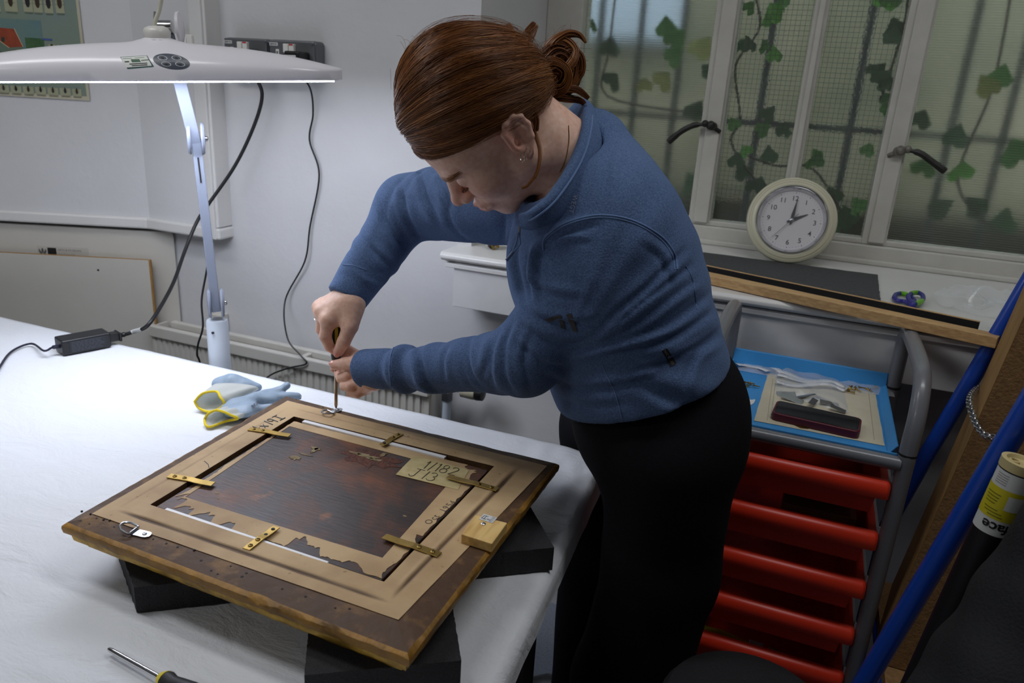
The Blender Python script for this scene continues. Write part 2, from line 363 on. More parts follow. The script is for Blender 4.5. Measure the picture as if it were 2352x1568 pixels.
ivy('ivy stem with dark leaves behind the right middle pane', [ypt(2085, -60, 2.45), ypt(2080, 40, 2.45), ypt(2040, 180, 2.45), ypt(2020, 230, 2.45)],
    px_leaves([(2030, 8, .08, 0), (2045, 0, .07, 1), (2062, 80, .085, 2), (2078, 92, .07, 2), (2050, 90, .06, 2), (2005, 165, .065, 2), (2020, 188, .07, 2), (2035, 195, .05, 2), (2038, 228, .05, 1), (2030, 255, .05, 1)], 2.45))
ivy('ivy stem blurred behind the left reeded pane', [ypt(1420, -60, 2.42), ypt(1400, 110, 2.42), ypt(1395, 220, 2.42), ypt(1600, 260, 2.42)],
    px_leaves([(1400, 115, .08, 2), (1545, 95, .085, 1), (1540, 135, .08, 1), (1530, 70, .07, 1), (1520, 190, .08, 3), (1605, 120, .085, 3), (1590, 260, .08, 2), (1405, 190, .08, 2), (1480, 200, .06, 3), (1632, 165, .06, 2), (1360, 60, .05, 1), (1590, 430, .09, 2)], 2.42))
ivy('ivy stem blurred behind the right reeded pane', [ypt(2330, -60, 2.42), ypt(2280, 200, 2.42), ypt(2200, 420, 2.42), ypt(2300, 540, 2.42)],
    px_leaves([(2275, 205, .08, 3), (2295, 185, .07, 1), (2190, 325, .08, 2), (2110, 280, .07, 2), (2205, 400, .08, 0), (2300, 520, .09, 2), (2120, 390, .08, 1), (2340, 360, .1, 1), (2250, 480, .08, 2), (2150, 480, .08, 2)], 2.42))

# ------------------------------------------------------------------ radiator
M_rad = mat('cream_radiator_paint', (196, 193, 184), 0.4, var=0.04, var_scale=9)
rd = thing('radiator', 'long cream panel radiator with open top below the sockets', 'radiator', (-1.38, 1.74, 0.15))
def flutes(y, name):
    b = MB(); xs = []; x = -1.862
    while x < -0.895: xs += [(x, 0), (x+0.011, 0), (x+0.0145, 0.005), (x+0.0185, 0.005)]; x += 0.022
    V = []; F = []
    for (x, d) in xs: V += [(x, y+d, 0.17), (x, y+d, 0.716)]
    for i in range(len(xs)-1): F.append((2*i, 2*i+2, 2*i+3, 2*i+1))
    b.add(V, F); b.bb((-1.862, y+0.006, 0.17), (-0.88, y+0.014, 0.72)); b.build(name, M_rad, rd, smooth=20)
flutes(1.700, 'front_panel'); flutes(1.750, 'rear_panel')
MB().bb((-1.866, 1.692, 0.712), (-0.876, 1.712, 0.750)).build('front_rail', M_rad, rd, smooth=0, bevel=0.005, seg=3)
MB().bb((-1.835, 1.752, 0.728), (-0.876, 1.772, 0.752)).build('rear_rail', M_rad, rd, smooth=0, bevel=0.005, seg=3)
MB().bb((-1.866, 1.712, 0.2), (-1.856, 1.765, 0.744)).bb((-0.886, 1.712, 0.2), (-0.876, 1.765, 0.744)).bb((-1.856, 1.712, 0.69), (-0.886, 1.765, 0.70)).build('end_plate', M_rad, rd, smooth=0)
for x in (-1.31, -1.62): MB().bar((x, 1.705, 0.735), (x+0.012, 1.775, 0.740), 0.016, 0.012).build('brace', M_rad, rd, smooth=0, bevel=0.002)
for x in (-1.66,): MB().bb((x-0.02, 1.765, 0.70), (x+0.02, 1.80, 0.80)).build('wall_bracket', M_rad, rd, smooth=0, bevel=0.004)
M_chrome = mat('chrome', (210, 210, 212), 0.14, 1.0); M_blackp = mat('black_plastic', (24, 24, 25), 0.38)
vv = MB().cyl((-0.84, 1.735, 0.0), (-0.84, 1.735, 0.70), 0.0125, 14); vv.build('valve_pipe', mat('painted_pipe', (176, 186, 196), 0.35), rd)
MB().cyl((-0.84, 1.735, 0.70), (-0.84, 1.735, 0.725), 0.017, 6).cyl((-0.88, 1.735, 0.74), (-0.80, 1.735, 0.74), 0.011).ball((-0.84, 1.735, 0.738), 0.016).build('valve_body', M_chrome, rd)
MB().lathe([(0.012, 0), (0.021, 0.006), (0.022, 0.044), (0.020, 0.048)], (-0.80, 1.735, 0.74), (1, 0, 0), 18).build('valve_head', mat('aged_cream_plastic', (190, 184, 160), 0.45), rd)
MB().lathe([(0.021, 0), (0.022, 0.004), (0.020, 0.020), (0.012, 0.023)], (-0.752, 1.735, 0.74), (1, 0, 0), 18).build('valve_cap', M_blackp, rd)

# ------------------------------------------------------------------ sockets, spur, cables on the wall
M_sock = mat('grey_metal_plate', (112, 114, 117), 0.42, 0.5); M_whitep = mat('white_plastic', (225, 224, 218), 0.35); M_dark = mat('dark_gap', (14, 14, 14), 0.7); M_label = mat('label_paper', (205, 206, 204), 0.6); M_ink = mat('printed_ink', (40, 40, 44), 0.6); M_pgreen = mat('pass_green', (34, 84, 52), 0.5); M_red = mat('signal_red', (190, 40, 30), 0.5)
def socket(x0, label, plug):
    t = thing('wall_socket', label, 'socket', (x0+0.072, YW, 1.56), 'metal double sockets on the back wall')
    MB().bb((x0, 1.758, 1.518), (x0+0.145, YW, 1.606)).build('back_box', M_sock, t, smooth=0, bevel=0.008, seg=3)
    MB().bb((x0+0.002, 1.753, 1.520), (x0+0.143, 1.760, 1.604)).build('face_plate', M_sock, t, smooth=0, bevel=0.003)
    for k in (0, 1):
        MB().bb((x0+0.052+k*0.018, 1.744, 1.574), (x0+0.068+k*0.018, 1.755, 1.596)).build('rocker_switch', M_whitep, t, smooth=0, bevel=0.002)
    MB().bb((x0+0.072, 1.7435, 1.592), (x0+0.084, 1.745, 1.5955)).build('switch_mark', M_red, t, smooth=0)
    MB().bb((x0+0.004, 1.7515, 1.590), (x0+0.030, 1.7535, 1.598)).build('number_label', M_label, t, smooth=0)
    text('number_lettering', '28/9/10', 0.007, (x0+0.0055, 1.7512, 1.5916), (1, 0, 0), (0, 0, 1), M_ink, t)
    MB().bb((x0+0.024, 1.7505, 1.563), (x0+0.034, 1.754, 1.582)).build('earth_shutter', M_whitep, t, smooth=0, bevel=0.001)
    MB().bb((x0+0.0275, 1.7495, 1.567), (x0+0.0305, 1.752, 1.577)).build('earth_hole', M_dark, t, smooth=0)
    MB().cyl((x0+0.006, 1.7525, 1.562), (x0+0.006, 1.750, 1.562), 0.0025).cyl((x0+0.139, 1.7525, 1.598), (x0+0.139, 1.750, 1.598), 0.0025).build('screw', M_sock, t)
    return t
socket(-1.556, 'grey metal double socket with round black plug, behind the lamp shade', 0)
socket(-1.406, 'right hand grey metal double socket with square black adapter plugged in', 1)
pg = thing('power_plug', 'round black mains plug in the left metal socket', 'plug', (-1.448, 1.755, 1.545))
MB().lathe([(0.027, 0), (0.027, 0.016), (0.024, 0.030), (0.012, 0.034)], (-1.447, 1.753, 1.552), (0, -1, 0), 22).build('plug_body', M_blackp, pg)
MB().bb((-1.457, 1.716, 1.512), (-1.437, 1.735, 1.555)).build('cable_grip', M_blackp, pg, smooth=0, bevel=0.005)
pa = thing('plug_adapter', 'square black plug-in adapter with green test label', 'adapter', (-1.3, 1.74, 1.55))
MB().bb((-1.322, 1.705, 1.520), (-1.276, 1.753, 1.578)).build('adapter_body', M_blackp, pa, smooth=0, bevel=0.005, seg=3)
MB().bb((-1.319, 1.7042, 1.526), (-1.284, 1.7052, 1.568)).build('test_label', M_label, pa, smooth=0)
MB().bb((-1.308, 1.7036, 1.549), (-1.295, 1.7043, 1.556)).build('green_mark', M_pgreen, pa, smooth=0)
MB().bb((-1.316, 1.7036, 1.5605), (-1.287, 1.7043, 1.562)).bb((-1.316, 1.7036, 1.5435), (-1.287, 1.7043, 1.545)).bb((-1.316, 1.7036, 1.5345), (-1.287, 1.7043, 1.536)).build('label_lines', M_ink, pa, smooth=0)
sp = thing('fused_switch', 'white fused switch box beside the grey sockets', 'switch', (-1.69, 1.75, 1.57))
MB().bb((-1.725, 1.725, 1.52), (-1.64, 1.751, 1.607)).build('switch_box', M_whitep, sp, smooth=0, bevel=0.004)
MB().bb((-1.712, 1.7215, 1.535), (-1.655, 1.726, 1.60)).build('switch_plate', M_whitep, sp, smooth=0, bevel=0.002)
MB().bb((-1.692, 1.7195, 1.545), (-1.668, 1.722, 1.575)).build('fuse_carrier', M_whitep, sp, smooth=0, bevel=0.0015)
MB().bb((-1.69, 1.721, 1.585), (-1.676, 1.7218, 1.589)).build('switch_mark', M_ink, sp, smooth=0)
M_cable = mat('black_cable', (20, 21, 23), 0.45)
tag(MB().tube(spline([(-1.299, 1.735, 1.528), ypt(713, 205, 1.775), ypt(719, 262, 1.785), ypt(711, 322, 1.79), ypt(733, 402, 1.79), ypt(712, 520, 1.79), ypt(700, 600, 1.785), ypt(655, 690, 1.78), ypt(660, 775, 1.70), ypt(690, 815, 1.688), ypt(703, 835, 1.686), ypt(660, 846, 1.686), ypt(612, 868, 1.68), ypt(560, 930, 1.6)], 8), 0.0024, 8).build('thin_cable', M_cable), 'thin black cable hanging in bends from the square adapter past the radiator', 'cable')

# ------------------------------------------------------------------ poster on the left wall
po = thing('poster', 'insect identification poster with house picture on the wall behind the lamp', 'poster', Q0+DL*0.3+NL*0.004+Vector((0, 0, 1.42)))
def wpt(t, z, d=0.004): return Q0+DL*t+NL*d+Vector((0, 0, z))
uxp = -DL; uzp = Vector((0, 0, 1)); PO = wpt(0.40, 0)            # poster plane: u runs to the right
def pq(b, u0, z0, u1, z1, d=0.0012, mi=0): return b.prism([(u0, z0), (u1, z0), (u1, z1), (u0, z1)], PO+NL*d, uxp, uzp, 0.0003, mi)
# right edge at t=.142 -> u=.258 ; bottom z=1.412
U1, ZB = 0.262, 1.413
pq(MB(), -0.45, ZB, U1, 1.95, 0.0).build('sheet', mat('poster_margin', (186, 180, 158), 0.5), po, smooth=0)
pq(MB(), -0.44, ZB+0.012, U1-0.008, 1.94, 0.0005).build('printed_ground', mat('poster_sage', (126, 138, 112), 0.5, rgb2=(118, 134, 128), var_scale=4), po, smooth=0)
pq(MB(), -0.44, 1.50, 0.15, 1.622, 0.0010).build('printed_sky', mat('poster_sky', (84, 118, 128), 0.5, rgb2=(106, 130, 120), var_scale=6), po, smooth=0)
pq(pq(MB(), 0.10, 1.50, 0.152, 1.575, 0.0013), -0.44, 1.48, 0.15, 1.528, 0.0013).build('printed_garden', mat('poster_garden', (70, 104, 62), 0.5, rgb2=(44, 78, 48), var_scale=30), po, smooth=0)
b = MB().prism([(-0.10, 1.60), (0.074, 1.596), (0.092, 1.55), (0.05, 1.545), (0.0, 1.583), (-0.04, 1.56), (-0.10, 1.545)], PO+NL*0.0016, uxp, uzp, 0.0003)
b.build('printed_roof', mat('poster_roof', (142, 62, 36), 0.5, var=0.2, var_scale=60), po, smooth=0)
b = MB().prism([(-0.10, 1.50), (0.088, 1.50), (0.09, 1.552), (0.05, 1.545), (0.0, 1.583), (-0.05, 1.55), (-0.10, 1.545)], PO+NL*0.0014, uxp, uzp, 0.0003)
b.build('printed_house_wall', mat('poster_house', (122, 116, 84), 0.5, rgb2=(86, 112, 104), var_scale=40), po, smooth=0)
M_pdark = mat('poster_dark', (38, 54, 44), 0.5)
for q_ in ((0.062, 1.50, 0.088, 1.540, 0.0017), (-0.02, 1.53, 0.0, 1.55, 0.0017), (0.012, 1.515, 0.026, 1.535, 0.0017), (0.034, 1.560, 0.043, 1.572, 0.0019)): pq(MB(), *q_).build('printed_window', M_pdark, po, smooth=0)
M_pline = mat('poster_cream_line', (196, 188, 150), 0.5)
b = MB(); stroke(b, [(-0.012, 1.590), (0.052, 1.545)], PO+NL*0.002, uxp, uzp, 0.0009); stroke(b, [(0.074, 1.597), (0.092, 1.55)], PO+NL*0.002, uxp, uzp, 0.0009); b.build('printed_eaves', M_pline, po, smooth=0)
bugs = []; txt = MB(); M_pcard = mat('poster_card', (158, 160, 132), 0.5)
for row_z, us in ((1.625, (-0.06, -0.005, 0.025, 0.055, 0.088, 0.12, 0.135, 0.165, 0.20)),): pass
for (u, z, wd, h) in ((0.004, 1.664, 0.024, 0.050), (0.033, 1.664, 0.024, 0.050), (-0.028, 1.664, 0.024, 0.05), (0.074, 1.667, 0.036, 0.052), (0.121, 1.668, 0.026, 0.05), (0.148, 1.668, 0.026, 0.05), (0.178, 1.668, 0.024, 0.05), (0.209, 1.670, 0.024, 0.05), (0.173, 1.541, 0.020, 0.040), (0.197, 1.541, 0.020, 0.040), (0.221, 1.541, 0.02, 0.04),
                      (0.02, 1.432, 0.03, 0.02), (0.055, 1.432, 0.03, 0.02), (0.09, 1.432, 0.03, 0.02), (0.125, 1.433, 0.03, 0.02), (0.16, 1.433, 0.03, 0.02), (0.195, 1.434, 0.03, 0.02), (0.228, 1.434, 0.026, 0.02)):
    pq(MB(), u-wd/2, z-h/2, u+wd/2, z+h/2, 0.0016).build('insect_card', M_pcard, po, smooth=0); bugs.append((u, z+0.002, wd, h)); pq(txt, u-wd*0.42, z-h/2-0.004, u+wd*0.42, z-h/2-0.0025, 0.0016)
M_bug = [mat('beetle_black', (24, 24, 32), 0.5), mat('beetle_brown', (52, 38, 24), 0.5)]
for i, (u, z, wd, h) in enumerate(bugs):
    bd = MB(); ry = min(h*0.34, 0.0155); rx = min(ry*0.5, 0.0065)
    bd.prism([(u+a, z+c) for a, c in ring_poly(rx, ry, 14)], PO+NL*0.0021, uxp, uzp, 0.0002, i % 2)
    bd.prism([(u+a, z+ry*1.1+c) for a, c in ring_poly(rx*0.6, rx*0.6, 8)], PO+NL*0.0021, uxp, uzp, 0.0002, 0)
    for s in (-1, 1):
        for q in (-0.5, 0.1, 0.6): stroke(bd, [(u, z+ry*q), (u+s*rx*1.9, z+ry*(q+0.25))], PO+NL*0.0021, uxp, uzp, 0.0003)
    bd.build('insect_print', M_bug, po, smooth=0)
txt.build('caption_lines', mat('poster_text', (92, 98, 78), 0.5), po, smooth=0)
b = MB(); pq(b, 0.148, 1.571, 0.176, 1.5755, 0.0018); pq(b, 0.115, 1.704, 0.155, 1.708, 0.0018); b.build('heading_bar', mat('poster_blue', (66, 88, 150), 0.5), po, smooth=0)
b = MB(); pq(b, 0.075, 1.703, 0.10, 1.709, 0.0018); b.build('heading_bar', mat('poster_red', (140, 46, 46), 0.5), po, smooth=0)

# ------------------------------------------------------------------ boards leaning in the left corner
M_melam = mat('white_melamine', (196, 193, 184), 0.5, var=0.03, var_scale=4); M_raw = mat('raw_board_edge', (158, 120, 66), 0.8, var=0.15, var_scale=90)
def board(label, P, top, r, length, thick):
    t = thing('leaning_board', label, 'board', (P.x, P.y, 0), 'white boards leaning in the corner')
    out = [(0.0, 0.0), (0.0, top-r)]+([(r-r*math.cos(R(a)), top-r+r*math.sin(R(a))) for a in (22, 45, 68, 90)] if r else [(0.0, top)])+[(length, top), (length, 0.0)]
    up = Vector((0, 0, 1))
    MB().prism(out, P, DL, up, 0.002).build('white_face', M_melam, t, smooth=0)
    MB().prism([(a+(0.002 if a < 0.01 else 0), b-(0.001 if b > 0.1 else 0)) for a, b in out], P-NL*0.002, DL, up, thick-0.002).build('core', M_raw if thick > 0.015 else M_melam, t, smooth=0)
    return t
b1 = board('taller white board with rounded corner and museum sticker, against the wall', Vector((-1.827, 1.787, 0)), 1.034, 0.014, 0.9, 0.012)
b2 = board('lower white board with brown raw edges leaning in front of the taller board', Vector((-1.872, 1.728, 0)), 0.949, 0.0, 0.72, 0.019)
MB().prism([(0.000, 0.02), (0.006, 0.02), (0.006, 0.949), (0.000, 0.949)], Vector((-1.8715, 1.7282, 0))-DL*0.003+NL*0.0008, DL, (0, 0, 1), 0.002).build('bare_edge', M_raw, b2, smooth=0)
b = MB(); 
for k in (0.16, 0.52): b.cyl(Vector((-1.872, 1.728, 0.91))+DL*k+NL*0.0006, Vector((-1.872, 1.728, 0.91))+DL*k-NL*0.002, 0.0035, 8)
b.build('screw_hole', M_dark, b2)
# small sticker: emblem, black square, two lines of print
so = Vector((-1.827, 1.787, 0))+NL*0.0006; ur = -DL
def sq(b, u0, z0, u1, z1, d=0.0): return b.prism([(u0, z0), (u1, z0), (u1, z1), (u0, z1)], so+NL*d, ur, (0, 0, 1), 0.0004)
ua = (on_y(88, 577, 1.62)-so).dot(ur); 
def usolve(px, py):
    d = _ray(px, py); n2 = np.array(NL); t = ((np.array(so)-CPOS)@n2)/(d@n2); P = Vector(CPOS+d*t); return (P-so).dot(ur), P.z
u0, z0 = usolve(88, 586); u1, z1 = usolve(202, 570)
sq(MB(), u0, z0, u1, z1, 0.0002).build('sticker', mat('clear_sticker', (182, 179, 170), 0.3), b1, smooth=0)
ud = (u1-u0); hd = (z1-z0)
sq(MB(), u0+ud*0.20, z0+hd*0.02, u0+ud*0.37, z0+hd*0.86, 0.0006).build('black_square', M_dark, b1, smooth=0)
c = MB(); cx, cz = u0+ud*0.1, z0+hd*0.45; rr = hd*0.38
for sgn in (-1, 1): c.prism([(cx+sgn*a*rr, cz+bb_*rr) for a, bb_ in ((0.1, -0.9), (0.75, -0.55), (1.0, 0.1), (0.85, 0.8), (0.55, 0.1), (0.2, -0.4))], so+NL*0.0006, ur, (0, 0, 1), 0.0004)
c.prism([(cx+a*rr*0.3, cz+rr*0.2+bb_*rr*0.7) for a, bb_ in ring_poly(1, 1, 10)], so+NL*0.0006, ur, (0, 0, 1), 0.0004)
c.build('emblem', mat('emblem_grey', (84, 84, 84), 0.5), b1, smooth=0)
text('sticker_lettering', 'ARTS & MUSEUMS', hd*0.30, so+ur*(u0+ud*0.40)+Vector((0, 0, z0+hd*0.58))+NL*0.0008, ur, (0, 0, 1), mat('sticker_ink', (120, 118, 114), 0.5), b1)
text('sticker_lettering', 'Tel: 0116 225', hd*0.30, so+ur*(u0+ud*0.40)+Vector((0, 0, z0+hd*0.10))+NL*0.0008, ur, (0, 0, 1), bpy.data.materials['sticker_ink'], b1)
# ================================================================== THE TABLE AND WHAT LIES ON IT
ZT_ = 0.85
def edge_x(y): return -0.289+(1.326-y)*0.062       # the table's right edge
tb = thing('work_table', 'large work table on dark metal legs under the white sheet', 'table', (-1.4, 0.8, 0.1))
TX0, TY0, TY1 = -2.75, -0.05, 1.322
e0, e1 = edge_x(TY0)-0.006, edge_x(TY1)-0.006
MB().hexa([(TX0, TY0, .805), (e0, TY0, .805), (e1, TY1, .805), (TX0, TY1, .805)], [(TX0, TY0, .846), (e0, TY0, .846), (e1, TY1, .846), (TX0, TY1, .846)]).build('tabletop', mat('table_board', (150, 140, 125), 0.6), tb, smooth=0)
M_leg = mat('dark_grey_steel', (40, 42, 45), 0.5, 0.2)
for x, y in ((-0.335, 0.98), (-0.30, 0.06), (-2.6, 0.98), (-2.6, 0.06)): MB().bb((x-0.03, y-0.03, 0.1), (x+0.03, y+0.03, 0.805)).build('leg', M_leg, tb, smooth=0, bevel=0.004)
MB().bb((-0.35, 0.06, 0.74), (-0.32, 0.98, 0.80)).bb((-2.6, 1.0, 0.74), (-0.33, 1.03, 0.80)).build('apron_rail', M_leg, tb, smooth=0)

# the non-woven sheet: fine puckers, a fold crease, wrapped down over the right and far edges
def sheet_mat():
    m = mat('white_nonwoven_sheet', (226, 229, 234), 0.75); nt = m.node_tree; b = nt.nodes['Principled BSDF']
    tc = node(nt, 'ShaderNodeTexCoord'); mp = node(nt, 'ShaderNodeMapping'); mp.inputs['Scale'].default_value = (1, 1.9, 1); mp.inputs['Rotation'].default_value = (0, 0, 0.5)
    nt.links.new(tc.outputs['Object'], mp.inputs[0])
    n1 = node(nt, 'ShaderNodeTexNoise', Scale=9.0, Detail=6.0, Roughness=0.62, Distortion=0.6); nt.links.new(mp.outputs[0], n1.inputs['Vector'])
    n2 = node(nt, 'ShaderNodeTexNoise', Scale=260.0, Detail=2.0); nt.links.new(tc.outputs['Object'], n2.inputs['Vector'])
    ad = node(nt, 'ShaderNodeMath', operation='MULTIPLY_ADD'); nt.links.new(n2.outputs['Fac'], ad.inputs[0]); ad.inputs[1].default_value = 0.05; nt.links.new(n1.outputs['Fac'], ad.inputs[2])
    bp = node(nt, 'ShaderNodeBump', Strength=0.65, Distance=0.012); nt.links.new(ad.outputs[0], bp.inputs['Height']); nt.links.new(bp.outputs[0], b.inputs['Normal'])
    b.inputs['Sheen Weight'].default_value = 0.15
    return m
from mathutils import noise as mn
def sheet_h(x, y):
    h = 0.0012*mn.noise(Vector((x*5, y*7, 0)))+0.0008*mn.noise(Vector((x*14+3, y*18, 1)))
    cx = -1.088-0.02*min(1, max(0, (y-0.67)/0.4))
    h += 0.0016*math.exp(-((x-cx)/0.004)**2)
    # soft folds that run out from under the blocks at the front
    t = (x+0.62)*0.45+(y-0.52); h += 0.005*math.exp(-(t/0.03)**2)*max(0, 1-abs(x+0.62)/0.3)
    # rumples by the far right corner
    g = math.exp(-((x+0.33)/0.12)**2-((y-1.2)/0.16)**2); h += g*0.008*mn.noise(Vector((x*26, y*20, 5)))
    return h
sb = MB(); NU, NV = 210, 130
def sheet_pt(i, j):
    # i across (x) with wrap at the right edge, j along y with a small wrap at the far edge
    y = TY0+(TY1+0.004-TY0)*min(j, NV-4)/(NV-4)
    ex = edge_x(y); wrap = 12
    if i <= NU-wrap:
        s = i/(NU-wrap); x = TX0-0.004+(ex-0.004-TX0)*(1-(1-s)**1.25); z = ZT_+sheet_h(x, y)
        k = max(0, (x-(ex-0.015))/0.015); z -= 0.004*k*k
    else:
        k = (i-(NU-wrap))/wrap; x = ex+0.004*math.sin(min(1, k*3)*math.pi/2)+0.0025*mn.noise(Vector((y*16, k*2.0, 3)))*k; z = ZT_-0.004-0.050*k+0.004*mn.noise(Vector((y*9, 0, 8)))*k
    if j > NV-4: z -= 0.012*(j-(NV-4)); y += 0.003
    return (x, y, z)
V = [sheet_pt(i, j) for j in range(NV) for i in range(NU)]
sb.add(V, [(j*NU+i, j*NU+i+1, (j+1)*NU+i+1, (j+1)*NU+i) for j in range(NV-1) for i in range(NU-1)])
M_sheet = sheet_mat()
tag(sb.build('table_sheet', M_sheet, smooth=80), 'white non-woven sheet wrapped over the whole work table', 'tablecloth')

# ------------------------------------------------------------------ black foam blocks under the frame
M_foam = mat('black_foam', (42, 42, 45), 0.85, var=0.25, var_scale=320, bump=0.5, bump_scale=500)
def foam(poly, z0, z1, label):
    b = MB(); P = []
    for i in range(len(poly)):
        a = Vector(poly[i]); c = Vector(poly[(i+1) % len(poly)]); nn = 26
        for k in range(nn):
            p = a.lerp(c, k/nn); d = Vector((c.y-a.y, a.x-c.x)).normalized(); P.append(tuple(p+d*RNG.uniform(-0.0005, 0.0005)*(k > 0)))
    b.prism(P, (0, 0, z0), (1, 0, 0), (0, 1, 0), z1-z0)
    tag(b.build('foam_block', M_foam, smooth=0), label, 'foam block', 'black foam blocks under the frame')
ZS = ZT_+0.003
foam([(-0.722, 0.592), (-0.55, 0.722), (-0.70, 0.80), (-0.845, 0.672)], ZS, 0.892, 'black foam block under the front left of the picture frame')
foam([(-0.436, 0.560), (-0.288, 0.657), (-0.348, 0.752), (-0.497, 0.655)], ZS, 0.892, 'black foam block under the nearest corner of the picture frame')
foam([(-0.2645, 0.923), (-0.335, 1.012), (-0.465, 0.93), (-0.385, 0.835)], ZS, 0.892, 'black foam block under the right side, beneath the pale wood block')
foam([(-0.74, 0.98), (-0.60, 0.98), (-0.60, 1.07), (-0.74, 1.07)], ZS, 0.892, 'black foam block hidden under the far side of the picture frame')

# ------------------------------------------------------------------ the framed panel painting, lying face down
pf = thing('framed_painting', 'old gilt picture frame lying face down with brass straps holding the dark panel', 'painting', (-0.6, 0.85, 0.893))
ZF = 0.935
M_fwood = mat('aged_brown_frame_wood', (78, 54, 33), 0.6, rgb2=(126, 92, 50), var_scale=26, stretch=(1, 1, 1), bump=0.4, bump_scale=60, detail=9)
M_fwood.node_tree.nodes['Color Ramp'].color_ramp.elements.new(0.52).color = lin((84, 58, 36))
M_gilt = mat('worn_ochre_gilt', (168, 122, 42), 0.5, rgb2=(104, 74, 30), var_scale=22, metal=0.15, bump=0.5, bump_scale=60, detail=6)
M_gold = mat('gilt_moulding', (206, 164, 58), 0.42, rgb2=(118, 88, 34), var_scale=30, metal=0.35, bump=0.3, bump_scale=80)
FA, FB, FC, FD = [Vector(p+(0,)) for p in ((-0.8648, 0.6090), (-0.8837, 1.108), (-0.3176, 1.0970), (-0.3213, 0.5919))]
IA, IB, IC, ID = [Vector(p+(0,)) for p in ((-0.798, 0.6967), (-0.8079, 1.0349), (-0.4101, 1.0331), (-0.4133, 0.6925))]
def rail(o0, o1, i1, i0, name, z0, z1, m, rag=0.0016, nn=60):
    """a mitred rail with a chipped, uneven outer arris"""
    b = MB(); rows = []
    for k in range(nn+1):
        t = k/nn; po, pi_ = o0.lerp(o1, t), i0.lerp(i1, t); d = (po-pi_).normalized()
        w1 = rag*(mn.noise(Vector((po.x*60, po.y*60, z0*40)))+0.6*mn.noise(Vector((po.x*170, po.y*170, 4))))
        w2 = rag*(mn.noise(Vector((po.x*50+9, po.y*50, z0*40+3))))
        e = max(0.0, mn.noise(Vector((po.x*24, po.y*24, 7)))-0.25)*0.006
        rows.append([Vector((pi_.x, pi_.y, z0)), Vector((pi_.x, pi_.y, z1)), (po-d*(0.007+e))+Vector((0, 0, z1)), (po-d*0.0012+d*w1)+Vector((0, 0, z1-0.003-e*0.8)), (po+d*w2)+Vector((0, 0, (z0+z1)/2)), (po-d*0.002+d*w1)+Vector((0, 0, z0))])
    n = 6; V = [p for r_ in rows for p in r_]; F = []
    mi = []
    for k in range(nn):
        for q in range(n): F.append((k*n+q, k*n+(q+1) % n, (k+1)*n+(q+1) % n, (k+1)*n+q)); mi.append(1 if q in (2, 3, 4) else 0)
    F.append(tuple(range(n))[::-1]); F.append(tuple(nn*n+q for q in range(n))); mi += [0, 0]
    b.v = [tuple(p) for p in V]; b.f = F; b.m = mi
    return b.build(name, m, pf, smooth=35)
for a, c in (((FA, FD), (IA, ID)), ((FD, FC), (ID, IC)), ((FC, FB), (IC, IB)), ((FB, FA), (IB, IA))):
    rail(a[0], a[1], c[1], c[0], 'frame_rail', 0.9205, ZF, [M_fwood, M_gilt])
cen = (FA+FB+FC+FD)/4
def inset(p, d, q=None): 
    v = p-cen; return Vector((p.x-math.copysign(d, v.x), p.y-math.copysign(d, v.y), 0))
for (a, c) in ((FA, FD), (FD, FC), (FC, FB), (FB, FA)):
    rail(inset(a, 0.0075), inset(c, 0.0075), inset(c, 0.07), inset(a, 0.07), 'gilt_moulding', 0.9065, 0.9205, [M_gold, M_gold], 0.0012)
    rail(inset(a, 0.019), inset(c, 0.019), inset(c, 0.07), inset(a, 0.07), 'gilt_moulding', 0.893, 0.9065, [M_gold, M_gold], 0.0008)

# brown gummed paper over the back of the rails: four mitred strips with the groove that the rail step leaves
def paper_mat():
    m = mat('brown_gummed_paper', (186, 150, 100), 0.62); nt = m.node_tree; b = nt.nodes['Principled BSDF']
    tc = node(nt, 'ShaderNodeTexCoord')
    n1 = node(nt, 'ShaderNodeTexNoise', Scale=10.0, Detail=5.0); nt.links.new(tc.outputs['Object'], n1.inputs['Vector'])
    n2 = node(nt, 'ShaderNodeTexNoise', Scale=120.0, Detail=2.0); nt.links.new(tc.outputs['Object'], n2.inputs['Vector'])
    cr = node(nt, 'ShaderNodeValToRGB'); cr.color_ramp.elements[0].color = lin((166, 134, 94)); cr.color_ramp.elements[1].color = lin((200, 170, 126)); cr.color_ramp.elements[0].position = 0.3; cr.color_ramp.elements[1].position = 0.62
    nt.links.new(n1.outputs['Fac'], cr.inputs['Fac'])
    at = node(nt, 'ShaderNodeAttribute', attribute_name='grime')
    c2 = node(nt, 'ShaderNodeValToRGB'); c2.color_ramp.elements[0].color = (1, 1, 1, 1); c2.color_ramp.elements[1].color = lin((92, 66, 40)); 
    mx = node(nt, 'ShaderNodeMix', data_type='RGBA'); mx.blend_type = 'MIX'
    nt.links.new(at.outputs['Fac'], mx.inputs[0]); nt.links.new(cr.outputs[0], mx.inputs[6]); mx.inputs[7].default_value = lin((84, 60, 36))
    sp_ = node(nt, 'ShaderNodeValToRGB'); sp_.color_ramp.elements[0].position = 0.70; sp_.color_ramp.elements[1].position = 0.76; sp_.color_ramp.elements[0].color = (0, 0, 0, 1); sp_.color_ramp.elements[1].color = (0.6, 0.6, 0.6, 1)
    nt.links.new(n2.outputs['Fac'], sp_.inputs[0])
    m2 = node(nt, 'ShaderNodeMix', data_type='RGBA'); nt.links.new(sp_.outputs[0], m2.inputs[0]); nt.links.new(mx.outputs[2], m2.inputs[6]); m2.inputs[7].default_value = lin((112, 82, 48))
    nt.links.new(m2.outputs[2], b.inputs['Base Color'])
    bp = node(nt, 'ShaderNodeBump', Strength=0.2, Distance=0.002); nt.links.new(n1.outputs['Fac'], bp.inputs['Height']); nt.links.new(bp.outputs[0], b.inputs['Normal'])
    return m
